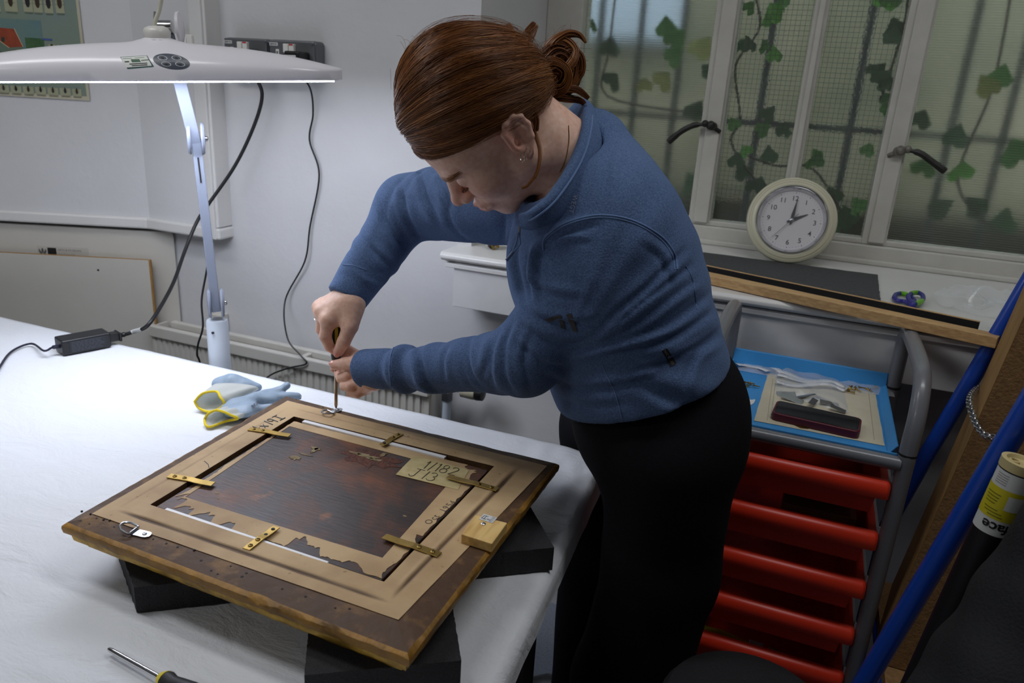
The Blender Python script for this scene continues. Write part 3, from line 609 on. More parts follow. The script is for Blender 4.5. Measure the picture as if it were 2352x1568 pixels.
M_paper = paper_mat()
PA, PB, PC, PD = [Vector(p+(0,)) for p in ((-0.848, 0.6440), (-0.862, 1.0870), (-0.3330, 1.0760), (-0.3620, 0.6390))]
def paper_strip(o0, o1, i1, i0, groove, gd, gw=0.0038, nu=90, nv=30, lift=0.0):
    b = MB(); col = []
    def f(u, v):
        p = o0.lerp(o1, u).lerp(i0.lerp(i1, u), v)
        h = 0.0011+0.0005*mn.noise(Vector((p.x*22, p.y*22, 2)))
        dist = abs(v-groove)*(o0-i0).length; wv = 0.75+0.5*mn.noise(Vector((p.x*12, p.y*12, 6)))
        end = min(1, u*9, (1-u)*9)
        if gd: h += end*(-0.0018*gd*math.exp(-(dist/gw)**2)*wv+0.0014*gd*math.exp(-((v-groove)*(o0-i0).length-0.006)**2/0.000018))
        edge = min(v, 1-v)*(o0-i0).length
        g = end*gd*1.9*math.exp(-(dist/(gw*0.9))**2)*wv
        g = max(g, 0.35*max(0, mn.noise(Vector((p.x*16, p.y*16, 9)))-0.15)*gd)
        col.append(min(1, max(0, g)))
        return (p.x, p.y, ZF+h)
    b.grid(f, nu, nv)
    o = b.build('paper_tape', M_paper, pf, smooth=80)
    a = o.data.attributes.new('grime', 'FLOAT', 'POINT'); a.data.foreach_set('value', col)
    return o
paper_strip(PA, PD, ID, IA, 0.42, 1.0); paper_strip(PD, PC, IC, ID, 0.52, 0.9); paper_strip(PC, PB, IB, IC, 0.45, 0.25); paper_strip(PB, PA, IA, IB, 0.40, 0.2)
# torn outer lip of dark wood inside the opening (the rebate) and the panel itself
M_rebate = mat('rebate_wood', (38, 26, 17), 0.8, var=0.4, var_scale=60)
rb = MB(); rb.add([tuple(p)+() for p in [(q.x, q.y, 0.918) for q in (inset(FA, .02), inset(FD, .02), inset(FC, .02), inset(FB, .02))]], [(0, 1, 2, 3)])
rb.build('rebate_floor', M_rebate, pf, smooth=0)
def panel_mat():
    m = mat('dark_oak_panel', (50, 36, 28), 0.36); nt = m.node_tree; b = nt.nodes['Principled BSDF']
    tc = node(nt, 'ShaderNodeTexCoord'); mp = node(nt, 'ShaderNodeMapping'); mp.inputs['Scale'].default_value = (0.13, 1, 1); nt.links.new(tc.outputs['Object'], mp.inputs[0])
    gr_ = node(nt, 'ShaderNodeTexNoise', Scale=300.0, Detail=4.0); nt.links.new(mp.outputs[0], gr_.inputs['Vector'])
    n1 = node(nt, 'ShaderNodeTexNoise', Scale=7.0, Detail=7.0, Roughness=0.68); n1.inputs['Distortion'].default_value = 0.5; nt.links.new(tc.outputs['Object'], n1.inputs['Vector'])
    cr = node(nt, 'ShaderNodeValToRGB'); e = cr.color_ramp.elements; e[0].color = lin((44, 34, 28)); e[0].position = 0.30; e[1].color = lin((122, 68, 33)); e[1].position = 0.70
    k = e.new(0.50); k.color = lin((60, 42, 31)); nt.links.new(n1.outputs['Fac'], cr.inputs[0])
    n3 = node(nt, 'ShaderNodeTexNoise', Scale=24.0, Detail=5.0); nt.links.new(tc.outputs['Object'], n3.inputs['Vector'])
    c3 = node(nt, 'ShaderNodeValToRGB'); c3.color_ramp.elements[0].position = 0.67; c3.color_ramp.elements[1].position = 0.73; c3.color_ramp.elements[0].color = (0, 0, 0, 1); nt.links.new(n3.outputs['Fac'], c3.inputs[0])
    mx = node(nt, 'ShaderNodeMix', data_type='RGBA'); nt.links.new(c3.outputs[0], mx.inputs[0]); nt.links.new(cr.outputs[0], mx.inputs[6]); mx.inputs[7].default_value = lin((122, 74, 36))
    m2 = node(nt, 'ShaderNodeMix', data_type='RGBA'); m2.blend_type = 'MULTIPLY'; m2.inputs[0].default_value = 0.75
    g2 = node(nt, 'ShaderNodeValToRGB'); g2.color_ramp.elements[0].position = 0.35; g2.color_ramp.elements[1].position = 0.6; g2.color_ramp.elements[0].color = (0.45, 0.45, 0.45, 1); nt.links.new(gr_.outputs['Fac'], g2.inputs[0])
    nt.links.new(mx.outputs[2], m2.inputs[6]); nt.links.new(g2.outputs[0], m2.inputs[7]); nt.links.new(m2.outputs[2], b.inputs['Base Color'])
    bp = node(nt, 'ShaderNodeBump', Strength=0.35, Distance=0.0015); nt.links.new(gr_.outputs['Fac'], bp.inputs['Height']); nt.links.new(bp.outputs[0], b.inputs['Normal'])
    rr_ = node(nt, 'ShaderNodeMapRange'); rr_.inputs[3].default_value = 0.30; rr_.inputs[4].default_value = 0.6; nt.links.new(n1.outputs['Fac'], rr_.inputs[0]); nt.links.new(rr_.outputs[0], b.inputs['Roughness'])
    return m
M_panel = panel_mat(); ZP = 0.9315
pn = MB(); GA, GB, GC, GD = Vector((-0.793, 0.702, 0)), Vector((-0.801, 1.0265, 0)), Vector((-0.4165, 1.0255, 0)), Vector((-0.4205, 0.699, 0))
pn.hexa([(p.x, p.y, 0.9185) for p in (GA, GD, GC, GB)], [(p.x, p.y, ZP) for p in (GA, GD, GC, GB)])
pn.build('oak_panel', M_panel, pf, smooth=0, bevel=0.0012)
# loss patches and old paper scraps on the back of the panel
M_rust = mat('red_brown_ground', (106, 50, 24), 0.7, rgb2=(62, 34, 22), var_scale=70, bump=0.6, bump_scale=160); M_scrap = mat('old_paper_scrap', (164, 148, 108), 0.8, rgb2=(112, 92, 62), var_scale=90)
def blot(name, c, rx, ry, m, z, rag=0.35, n=34, th=0.0004, f=3.0, rot=0.0):
    P = []
    for k in range(n):
        a = 2*math.pi*k/n; q = 1+rag*mn.noise(Vector((math.cos(a)*f+c[0]*40, math.sin(a)*f+c[1]*40, 2.0)))+rag*0.6*mn.noise(Vector((math.cos(a)*f*3, math.sin(a)*f*3, c[0]*60)))
        x, y = rx*q*math.cos(a), ry*q*math.sin(a); P.append((c[0]+x*math.cos(rot)-y*math.sin(rot), c[1]+x*math.sin(rot)+y*math.cos(rot)))
    return MB().prism(P, (0, 0, z), (1, 0, 0), (0, 1, 0), th).build(name, m, pf, smooth=0)
def zpt(px, py, z=ZF): v = on_z(px, py, z); return (v.x, v.y)
blot('ground_patch', zpt(850, 1048), 0.052, 0.026, M_rust, ZP, 0.6, rot=-0.05)
for px, py, a, c in ((840, 1043, .022, .006), (862, 1051, .012, .004), (815, 1036, .012, .003), (725, 1026, .010, .004), (678, 1047, .010, .006), (722, 1030, .004, .010), (880, 1040, .004, .008), (700, 1040, .012, .002)):
    blot('paper_scrap', zpt(px, py), a, c, M_scrap, ZP+0.0004, 0.7)
for px, py, s in ((498, 1128, .003), (541, 1133, .0015), (620, 1072, .002), (500, 1140, .002), (752, 1000, .002), (930, 1180, .003)): blot('fleck', zpt(px, py), s, s*0.6, M_scrap, ZP, 0.5, 12)
# paper border pasted on the panel: straight inner edge, torn outer edge
M_pborder = M_paper
WA, WB, WC, WD = [Vector(p+(0,)) for p in ((-0.7759, 0.7394), (-0.7945, 1.0045), (-0.4560, 0.9980), (-0.4440, 0.7395))]
def torn(o0, o1, w0, w1, tears, seed, base=0.002):
    """strip between straight inner edge w0-w1 and outer edge o0-o1, bitten where tears = [(t, halfwidth, depth 0..1)] say"""
    n = 110; O = []; I = []
    for k in range(n+1):
        t = k/n; po = o0.lerp(o1, t); pi_ = w0.lerp(w1, t); d = pi_-po; L = d.length
        bite = base/L*(1+1.4*mn.noise(Vector((t*26, seed, 0))))
        for (tc, hw, dp) in tears:
            q = abs(t-tc)/hw
            if q < 1: bite = max(bite, dp*(1-q**3)*(1+0.45*mn.noise(Vector((t*60, seed, 3)))))
        bite = min(0.97, max(0.0, bite)); O.append(po+d*bite); I.append(pi_)
    b = MB(); V = []; 
    for k in range(n+1): V += [(O[k].x, O[k].y, ZP+0.0006), (I[k].x, I[k].y, ZP+0.0006), (O[k].x, O[k].y, ZP-0.0001), (I[k].x, I[k].y, ZP-0.0001)]
    F = []
    for k in range(n):
        a, c = 4*k, 4*k+4; F += [(a, a+1, c+1, c), (a+2, c+2, c+3, a+3), (a, c, c+2, a+2), (a+1, a+3, c+3, c+1)]
    b.add(V, F); o = b.build('paper_border', M_pborder, pf, smooth=0)
    return o
torn(GA, GD, WA, WD, [(0.01, .05, .9), (0.10, .045, .55), (0.205, .05, .5), (0.325, .03, .45), (0.55, .10, .12), (0.64, .045, .80), (0.70, .05, .55), (0.80, .10, .22), (0.88, .05, .4)], 1.0, 0.003)
torn(GD, GC, WD, WC, [(0.30, .03, .35), (0.02, .10, .25), (0.95, .10, .45), (0.62, .30, .08)], 2.0, 0.003)
torn(GC, GB, WC, WB, [(0.03, .06, .5), (0.3, .3, .06)], 3.0, 0.002)
torn(GB, GA, WB, WA, [(0.48, .16, .3), (0.7, .14, .5), (0.85, .08, .6), (0.97, .05, .9)], 4.0, 0.004)
# white packing strips along two sides of the opening
M_plast = mat('white_strip_plastic', (236, 236, 238), 0.4)
def strip(a, c, wd, z0=0.926, z1=0.9352):
    a, c = Vector(a+(0,)), Vector(c+(0,)); d = (c-a).normalized(); q = Vector((-d.y, d.x, 0))*wd/2
    MB().hexa([p+Vector((0, 0, z0)) for p in (a-q, c-q, c+q, a+q)], [p+Vector((0, 0, z1)) for p in (a-q, c-q, c+q, a+q)]).build('packing_strip', M_plast, pf, smooth=0, bevel=0.0006)
strip((-0.7835, 1.0300), (-0.4960, 1.0262), 0.0085); strip((-0.7725, 0.6990), (-0.4985, 0.6945), 0.0075)
# brass straps, each with screws, cranked down from the rail on to the panel
M_brass = mat('brass', (158, 130, 66), 0.40, 0.85, var=0.12, var_scale=60); M_screw = mat('screw_brass', (138, 112, 58), 0.35, 0.9); M_bright = mat('bright_steel', (188, 190, 194), 0.25, 0.95)
def screw(p, r, name, m, parent, up=(0, 0, 1)):
    b = MB().lathe([(r, 0), (r*0.95, r*0.25), (r*0.6, r*0.5), (0, r*0.55)], p, up, 14); b.build(name, m, parent)
def strap(a, c, holes, wd=0.0125):
    """a = rail end, c = panel end"""
    a, c = Vector(a+(0,)), Vector(c+(0,)); d = (c-a); L = d.length; d.normalize(); q = Vector((-d.y, d.x, 0))
    zt = ZF+0.0022; prof = [(0, zt), (L*0.46, zt), (L*0.62, zt-0.0012), (L*0.74, ZP+0.004), (L, ZP+0.0038)]
    b = MB(); V = []
    for (s, z) in prof:
        for sg, dz in ((-1, 0), (1, 0), (1, 0.0014), (-1, 0.0014)): V.append(a+d*s+q*sg*wd/2+Vector((0, 0, z+dz)))
    F = []
    for k in range(len(prof)-1):
        for i in range(4): F.append((4*k+i, 4*k+(i+1) % 4, 4*k+4+(i+1) % 4, 4*k+4+i))
    F += [(3, 2, 1, 0), tuple(4*(len(prof)-1)+i for i in range(4))]
    b.add(V, F); o = b.build('brass_strap', M_brass, pf, smooth=0, bevel=0.0004, seg=1)
    for (t, kind) in holes:
        p = a+d*L*t+Vector((0, 0, zt+0.0014))
        if kind == 's': screw(p, 0.0033, 'screw', M_screw, o); 
        else: p.z = (zt if t < 0.6 else ZP+0.0055)+0.0014-(0.0011 if t > 0.6 else 0); MB().cyl(p-Vector((0, 0, .0003)), p+Vector((0, 0, .0003)), 0.0026, 12).build('screw_hole', M_dark, o)
    for (t, kind) in holes:
        if kind == 's': p = a+d*L*t+Vector((0, 0, zt+0.0014+0.0016)); MB().cyl(p, p+Vector((0, 0, 0.0004)), 0.0012, 8).build('screw_recess', M_dark, o)
    return o
strap((-0.8398, 0.9528), (-0.7656, 0.9683), ((.12, 's'), (.34, 's'))); strap((-0.8348, 0.7679), (-0.7618, 0.7812), ((.14, 's'), (.36, 's')))
strap((-0.6020, 1.0640), (-0.6100, 1.0120), ((.15, 's'), (.40, 's'), (.86, 'h')), 0.0115); strap((-0.3745, 0.9637), (-0.4625, 0.9675), ((.12, 's'), (.36, 's')))
strap((-0.3765, 0.7715), (-0.4651, 0.7787), ((.12, 's'), (.36, 's'))); strap((-0.6059, 0.6690), (-0.6066, 0.7310), ((.14, 's'), (.38, 's'), (.64, 'h'), (.88, 'h')), 0.0115)
# catalogue label on the panel
M_card = mat('aged_label_card', (208, 190, 138), 0.6, rgb2=(186, 166, 112), var_scale=60); M_pen = mat('black_marker', (28, 26, 30), 0.6); M_pencil = mat('pencil_grey', (92, 78, 60), 0.7); M_bluepen = mat('blue_grey_crayon', (78, 92, 108), 0.8)
LA, LB, LC, LD = [Vector(zpt(*q)+(0,)) for q in ((951, 1043), (1078, 1075), (1052, 1121), (909, 1086))]
MB().hexa([(p.x, p.y, ZP+0.0006) for p in (LD, LC, LB, LA)], [(p.x, p.y, ZP+0.0011) for p in (LD, LC, LB, LA)]).build('paper_label', M_card, pf, smooth=0)
lux = (LC-LD).normalized(); luy = Vector((-lux.y, lux.x, 0)); lz = Vector((0, 0, ZP+0.0013))
def hand(paths, o, ux, uy, s, r, m, name):
    b = MB()
    for P in paths: stroke(b, [(x*s, y*s) for x, y in P], o, ux, uy, r)
    return b.build(name, m, pf)
def arc(cx, cy, rx, ry, a0, a1, n=10): return [(cx+rx*math.cos(R(a0+(a1-a0)*k/n)), cy+ry*math.sin(R(a0+(a1-a0)*k/n))) for k in range(n+1)]
G1 = [[(0, 0.75), (.12, 1), (.12, 0)], [(.42, -.12), (.55, 1.05)], [(.8, .85), (.9, 1), (.9, 0)], arc(1.32, .77, .17, .23, 90, 450, 14), arc(1.32, .27, .22, .27, 90, 450, 14), arc(1.95, .74, .2, .25, 165, -20, 8)+[(1.75, .02), (2.2, .02)]]
hand(G1, LD.lerp(LA, .53)+lux*0.030+lz, lux, luy, 0.026, 0.00062, M_pen, 'marker_lettering')
G2 = [arc(.12, .22, .18, .22, 190, 340, 8)+[(.34, 1)], [(.1, 1), (.62, 1)], [(.9, 0), (.96, 1)], arc(1.36, .74, .22, .25, 150, -70, 9)+arc(1.36, .25, .26, .26, 80, -150, 9)]
hand(G2, LD.lerp(LA, .08)+lux*0.020+lz, lux, luy, 0.026, 0.00062, M_pen, 'marker_lettering')
# crayon size note on the left paper strip, a crayon tick, and a pencilled date on the border
co = Vector(zpt(593, 992)+(ZF+0.0019,)); cux = (Vector(zpt(664, 958)+(ZF+0.0019,))-co).normalized(); cuy = Vector((-cux.y, cux.x, 0))
G3 = [[(0, .95), (.0, .35), (.5, .35)], [(.38, 1), (.38, 0)], [(.75, .6), (1.15, 0)], [(1.15, .6), (.75, 0)], [(1.55, -.05), (1.65, 1)], arc(2.05, .72, .2, .26, 20, 380, 12)+[(2.2, .0)], [(2.55, 1), (3.1, 1)], [(2.82, 1), (2.82, .1)], [(2.5, .08), (3.12, .08)]]
hand(G3, co, cux, cuy, 0.0215, 0.0007, M_bluepen, 'crayon_lettering')
hand([[(0, 0), (.5, .3), (1, .9)]], Vector(zpt(480, 1075)+(ZF+0.0016,)), Vector((-0.3, 1, 0)), Vector((-1, -.3, 0)), 0.018, 0.0005, M_bluepen, 'crayon_mark')
do_ = Vector(zpt(989, 1202)+(ZP+0.0007,)); dux = (Vector(zpt(1040, 1160)+(ZP+0.0007,))-do_).normalized(); duy = Vector((-dux.y, dux.x, 0))
text('pencil_date', 'Oct  1954', 0.0155, do_+duy*0.002, dux, duy, M_pencil, pf, space=1.15)
hand([[(1.2, -.2), (3.0, -.28), (4.6, -.1)]], do_, dux, duy, 0.0135, 0.0003, M_pencil, 'pencil_underline')
# nail holes and scars along the near rail
b = MB()
for px, py in ((352, 1238), (382, 1248), (408, 1256), (446, 1264), (530, 1300), (556, 1324), (566, 1316), (648, 1352), (702, 1370), (770, 1396), (803, 1398), (462, 1287), (485, 1310), (500, 1318), (188, 1175), (208, 1181), (222, 1190), (238, 1194), (252, 1196), (262, 1210), (185, 1196), (205, 1203), (700, 930), (715, 940), (742, 935), (690, 915), (1046, 1017), (1078, 1022), (680, 918), (775, 938), (800, 955)):
    p = zpt(px, py); b.cyl((p[0], p[1], ZF-0.0004), (p[0], p[1], ZF+0.0004+0.0012*(abs(p[1]-.85) < .21)), 0.0013+0.0007*RNG.random(), 8)
tag(b.build('nail_hole', M_dark, pf), kind='stuff')
# hanging plate with its D ring on the left; its twin is being screwed down on the far rail
def d_ring(c, direction, lift=0.0, s=0.80):
    c = Vector((c[0], c[1], ZF+0.0012)); d = Vector(direction+(0,)).normalized(); q = Vector((-d.y, d.x, 0))
    pl = MB(); P = [(-0.012, -0.0085), (0.012, -0.0085)]+arc(0.012, 0, .0085, .0085, -90, 90, 8)[1:]+[(-0.012, 0.0085)]
    pl.prism([(x*s, y*s) for x, y in P], c, d, q, 0.0014); o = pl.build('hanger_plate', M_bright, pf, bevel=0.0003, seg=1)
    MB().cyl(c-d*0.0125*s-q*0.0095*s+Vector((0, 0, .0024)), c-d*0.0125*s+q*0.0095*s+Vector((0, 0, .0024)), 0.0021, 10).build('hanger_barrel', M_bright, o)
    screw(c+d*0.009*s+Vector((0, 0, .0014)), 0.0032, 'screw', M_bright, o)
    e = c-d*0.0125*s+Vector((0, 0, .0032)); r_ = 0.0120*s; k = 0.010*s
    pts = [e-q*0.008*s, e-q*r_, e-q*r_-d*k+Vector((0, 0, lift*.4))]+[e-d*(k+r_*math.sin(R(a)))-q*r_*math.cos(R(a))+Vector((0, 0, lift*(.4+.6*math.sin(R(a))))) for a in (30, 60, 90, 120, 150)]+[e+q*r_-d*k+Vector((0, 0, lift*.4)), e+q*r_, e+q*0.008*s]
    MB().tube(spline(pts, 4), 0.0016, 8).build('ring', M_bright, o)
d_ring(zpt(322, 1227), (0.9, 0.12), 0.006); d_ring((-0.7565, 1.0885), (0.28, 0.95), 0.003)
# pale softwood offcut screwed to the right rail
wbk = MB(); BK = [Vector(zpt(*q)+(0,)) for q in ((1060, 1221), (1131, 1243), (1165, 1190), (1092, 1171))]
BK = [Vector(on_z(px, py, 0.957)) for px, py in ((1060, 1216), (1131, 1238), (1166, 1190), (1092, 1172))]
wbk.hexa([(p.x, p.y, ZF+0.001) for p in BK], [(p.x, p.y, 0.950) for p in BK])
def pine(name, a, b_, sx=(1, 1, 1)):
    m = mat(name, a, 0.55); nt = m.node_tree; bs = nt.nodes['Principled BSDF']; tc = node(nt, 'ShaderNodeTexCoord'); mp = node(nt, 'ShaderNodeMapping'); mp.inputs['Scale'].default_value = sx
    nt.links.new(tc.outputs['Object'], mp.inputs[0]); nz = node(nt, 'ShaderNodeTexNoise', Scale=120.0, Detail=2.0); nt.links.new(mp.outputs[0], nz.inputs['Vector'])
    cr = node(nt, 'ShaderNodeValToRGB'); cr.color_ramp.elements[0].color = lin(a); cr.color_ramp.elements[1].color = lin(b_); cr.color_ramp.elements[0].position = .38; cr.color_ramp.elements[1].position = .62
    nt.links.new(nz.outputs['Fac'], cr.inputs[0]); nt.links.new(cr.outputs[0], bs.inputs['Base Color']); return m
M_pine = pine('pale_pine', (226, 190, 122), (202, 160, 92), (0.9, 0.12, 0.9)); M_batten = pine('planed_batten', (198, 162, 112), (178, 140, 94), (0.05, 1.6, 1.6))
wo = wbk.build('softwood_block', M_pine, pf, smooth=0, bevel=0.001)
sc_ = Vector(on_z(1110, 1203, 0.950)); screw(sc_, 0.0036, 'screw', M_bright, wo)
bx = (BK[1]-BK[0]).normalized(); by = Vector((-bx.y, bx.x, 0)); s0 = Vector(on_z(1100, 1192, 0.9503))
MB().prism([(0, 0), (0.021, 0), (0.021, 0.016), (0, 0.016)], s0, bx, by, 0.0003).build('sticker', M_label, wo, smooth=0)
b = MB(); so2 = s0+Vector((0, 0, .0004))
for P in ([(.002, .004), (.003, .012), (.009, .012)], [(.006, .003), (.006, .012)], [(.002, .004), (.009, .004)]): stroke(b, P, so2, bx, by, 0.0004)
for k in range(5): stroke(b, [(.0145, .002+k*.003), (.0195, .002+k*.003)], so2, bx, by, 0.0003)
b.build('sticker_print', M_ink, wo)
text('sticker_lettering', 'FSC', 0.0035, so2+bx*0.0098+by*0.004, bx, by, M_ink, wo)

# ------------------------------------------------------------------ the long task lamp behind the table
M_lampw = mat('lamp_white_enamel', (228, 226, 232), 0.3, coat=0.3)
lp = thing('task_lamp', 'long white arched task lamp on jointed arm over the work table', 'lamp', (-1.287, 1.37, 0.1))
LD_ = 1.50
tipR, tipL = at_d(786, 176, 1.56), at_d(-205, 177, 1.41)   # the shade's two ends, on its rim line
lx = (tipR-tipL).normalized(); lz_ = (Vector((0, 0, 1))-lx*lx.z).normalized(); ly = lz_.cross(lx)
rim0 = (tipL+tipR)/2
HL, HWD = (tipR-tipL).length/2, 0.085; HX = 0.030
cen_l = rim0+ly*HWD
def outl(t):                                       # plan half width at t = -1..1 along the shade
    return HWD*(1-abs(t)**4)**0.5*(1-0.10*t*t)+0.0
sh = MB(); NS, NC = 61, 25
def shade_pt(u, v):
    t = -1+2*u; t = math.copysign(1-(1-abs(t))**1.35, t); hw = max(outl(t), 0.004)
    a = math.pi*v; top = 0.050*(1-abs(t)**2.2)+0.006
    yy = -math.cos(a); zz = math.sin(a)**1.05*top
    hubb = 0.016*math.exp(-(((t*HL-HX)/0.034)**2+((yy*hw)/0.036)**2))
    return cen_l+lx*(t*HL)+ly*(yy*hw)+lz_*(zz+0.010+hubb)
sh.grid(shade_pt, NS, NC)
loop = [shade_pt(i/(NS-1), 0) for i in range(NS)]+[shade_pt(i/(NS-1), 1) for i in range(NS-1, -1, -1)]
n_ = len(loop); V = []
for p in loop: V += [p, p-lz_*0.016, p-lz_*0.018+(cen_l-p).normalized()*0.004]
F = []
for k in range(n_):
    j = (k+1) % n_; F += [(3*k, 3*j, 3*j+1, 3*k+1), (3*k+1, 3*j+1, 3*j+2, 3*k+2)]
sh.add(V, F); sh.build('shade', M_lampw, lp, smooth=50, weld=True)
# underside tray and the lit diffuser that stands a few millimetres below the rim
und = MB(); P2 = [(( (p-cen_l).dot(lx))*0.985, ((p-cen_l).dot(ly))*0.95) for p in loop]
und.prism(P2, cen_l-lz_*0.008, lx, ly, 0.004); und.build('tray', M_lampw, lp, smooth=0)
M_lit = mat('lit_diffuser', (240, 240, 250), 0.5, emit=(232, 238, 255), emit_s=34.0)
dif = MB(); P3 = [(((p-cen_l).dot(lx))*0.955, min(((p-cen_l).dot(ly))*0.90, 0.008)) for p in loop]
dif.prism(P3, cen_l-lz_*0.0108, lx, ly, 0.0030); dif.build('diffuser', M_lit, lp, smooth=0)
# chips along the rim
b = MB()
for px0, px1, py in ((482, 522, 166), (568, 638, 167), (200, 222, 166), (278, 352, 167)):
    a = at_d(px0, py, LD_-0.0005); c = at_d(px1, py+0.6, LD_-0.0005); b.tube(spline([a, a.lerp(c, .3)+lz_*0.0004, a.lerp(c, .7)-lz_*0.0003, c], 4), 0.0008, 5)
# PAT label and the oval touch panel on the shade's front
sh_o = [o for o in lp.children if o.name.startswith('shade')][0]
from mathutils.bvhtree import BVHTree
bv = BVHTree.FromPolygons([v.co.copy() for v in sh_o.data.vertices], [tuple(p.vertices) for p in sh_o.data.polygons])
def on_shade(px, py, lift=0.0004):
    d = Vector(_ray(px, py)); h, nrm, idx, dist = bv.ray_cast(Vector(CPOS), d.normalized())
    if h is None: return at_d(px, py, LD_)
    if nrm.dot(d) > 0: nrm = -nrm
    return h+nrm*lift
def decal(name, m, quad, nu=8, nv=5, lift=0.0004, mask=None):
    b = MB(); (ax, ay), (bx_, by_), (cx, cy), (dx, dy) = quad
    def f(u, v): return on_shade((ax*(1-u)+bx_*u)*(1-v)+(dx*(1-u)+cx*u)*v, (ay*(1-u)+by_*u)*(1-v)+(dy*(1-u)+cy*u)*v, lift)
    b.grid(f, nu, nv); return b.build(name, m, lp, smooth=80)
def decal_ellipse(name, m, c, ax, bx_, lift, r0=0.0):
    b = MB(); n = 36; rings = (r0, 0.5, 1.0) if r0 == 0 else (r0, 1.0)
    V = []
    for r in rings:
        for k in range(n): a = 2*math.pi*k/n; V.append(on_shade(c[0]+ax[0]*r*math.cos(a)+bx_[0]*r*math.sin(a), c[1]+ax[1]*r*math.cos(a)+bx_[1]*r*math.sin(a), lift))
    F = [(i*n+k, i*n+(k+1) % n, (i+1)*n+(k+1) % n, (i+1)*n+k) for i in range(len(rings)-1) for k in range(n)]
    b.add(V, F); return b.build(name, m, lp, smooth=80)
M_tgreen = mat('label_border_green', (44, 84, 80), 0.5); M_oval = mat('touch_panel', (70, 76, 88), 0.35); M_ring = mat('button_ring', (206, 210, 216), 0.5); M_lab2 = mat('test_label_white', (222, 226, 218), 0.5)
decal('test_label_border', M_tgreen, ((276, 131), (338, 127.5), (354, 153.5), (293, 158.5)), lift=0.0003)
decal('test_label', M_lab2, ((278, 132), (336.5, 128.5), (349, 151), (290, 155.5)), lift=0.0005)
decal('pass_mark', M_pgreen, ((300, 136.5), (320, 136), (324, 142.5), (303.5, 143.5)), 4, 3, lift=0.0007)
for q in (((282, 134.5), (302, 134), (303, 135), (283, 135.5)), ((309, 133), (331, 131.5), (332, 132.5), (310, 134)), ((286, 141), (296, 140.5), (297.5, 143), (287, 143.5)), ((324, 138), (341, 136.5), (342, 139), (325, 140.5)), ((297, 146.5), (338, 144), (339, 146), (298, 148.5)), ((302, 150), (338, 148), (339, 150), (303, 152))):
    decal('label_print', M_ink if q[0][1] > 139 else mat('label_grey', (110, 120, 112), 0.5), q, 4, 2, lift=0.0007)
decal_ellipse('touch_panel', M_oval, (394, 141.5), (42.5, 5.5), (0.8, 17.5), 0.0004)
for c in ((373.5, 133.5), (405.5, 133.8), (382, 147.5), (414, 148)):
    decal_ellipse('button_ring', M_ring, c, (11.3, 1.2), (0.3, 5.2), 0.0008, 0.86); decal_ellipse('button_mark', M_ink, c, (4, .4), (0.2, 2.2), 0.0008)
# hub knob, cable, joint and arm
ht = cen_l+lz_*0.068+lx*HX
kn = MB().lathe([(0.030, 0.0), (0.030, 0.002), (0.026, 0.003)], ht, lz_, 30); kn.build('hub_gasket', M_blackp, lp)
kc = ht+lz_*0.003
MB().lathe([(0.024, 0.0), (0.0255, 0.008), (0.0265, 0.015), (0.0225, 0.0225), (0.014, 0.026), (0, 0.026)], kc, lz_, 30).build('hub_knob', mat('warm_white_plastic', (214, 212, 206), 0.3), lp)
joint = kc+lx*0.012+lz_*0.026+ly*0.040
MB().tube(spline([kc+lz_*0.020-lx*0.004, kc+lz_*0.035, kc+lz_*0.060+lx*0.012, kc+lz_*0.10+lx*0.022, kc+lz_*0.17+lx*0.012+ly*0.05, joint+lz_*0.10+ly*0.16], 6), 0.0042, 10).build('power_lead', mat('ivory_lead', (196, 194, 178), 0.4), lp)
MB().lathe([(0.012, -0.020), (0.014, -0.018), (0.014, 0.010), (0.012, 0.012)], joint, lx, 22).build('pivot_drum', M_chrome, lp)
MB().tube([joint-lx*0.024-lz_*0.012, joint-lx*0.020+lz_*0.030+ly*0.006], [0.0035, 0.0025], 8).ball(joint-lx*0.023-lz_*0.004, 0.005).build('clamp_screw', M_chrome, lp)
MB().lathe([(0.003, 0), (0.030, 0.002), (0.031, 0.008), (0.020, 0.012), (0, 0.013)], joint+lx*0.020, lx, 28).build('tension_knob', M_lampw, lp)
AX = Vector((.728, .685, 0)); elbow = on_y(450, 318, 1.375); base_top = Vector((-1.287, 1.372, 0.972))
def arm(a, c, wd, h, name):
    d = (c-a).normalized(); o = MB().bar(a, c, wd, h, up=Vector((.685, -.728, 0))).build(name, M_arm, lp, smooth=0, bevel=0.002)
    return o
M_arm = mat('pale_grey_arm', (128, 135, 150), 0.35)
arm(joint-lz_*0.012, elbow+Vector((0, 0, -.02)), 0.026, 0.020, 'upper_arm'); arm(elbow, base_top+Vector((0, 0, 0.0)), 0.021, 0.024, 'lower_arm')
for c, name in ((elbow, 'elbow_cheek'), (base_top+Vector((0, 0, .02)), 'base_cheek')):
    for s in (-1, 1):
        MB().lathe([(0.034, -0.003), (0.036, 0.0), (0.032, 0.004), (0, 0.006)], c+AX*(s*0.014), AX*s, 26).build(name, M_arm, lp)
    MB().ball(c+AX*0.021, 0.006).build('pivot_bolt', M_chrome, lp)
MB().bar(elbow.lerp(base_top, .10)+Vector((.685, -.728, 0))*.0122, elbow.lerp(base_top, .24)+Vector((.685, -.728, 0))*.0122, .0035, .0012, up=Vector((.685, -.728, 0))).build('arm_slot', M_dark, lp, smooth=0)
pst = MB().lathe([(0.0255, 0.1), (0.0255, 0.944), (0.0235, 0.950), (0.0, 0.950)], (-1.287, 1.372, 0), (0, 0, 1), 28); pst.build('base_post', mat('post_enamel', (196, 204, 214), 0.35), lp)
MB().cyl((-1.279, 1.349, 0.925), (-1.279, 1.345, 0.925), 0.003).build('set_screw', M_dark, lp)
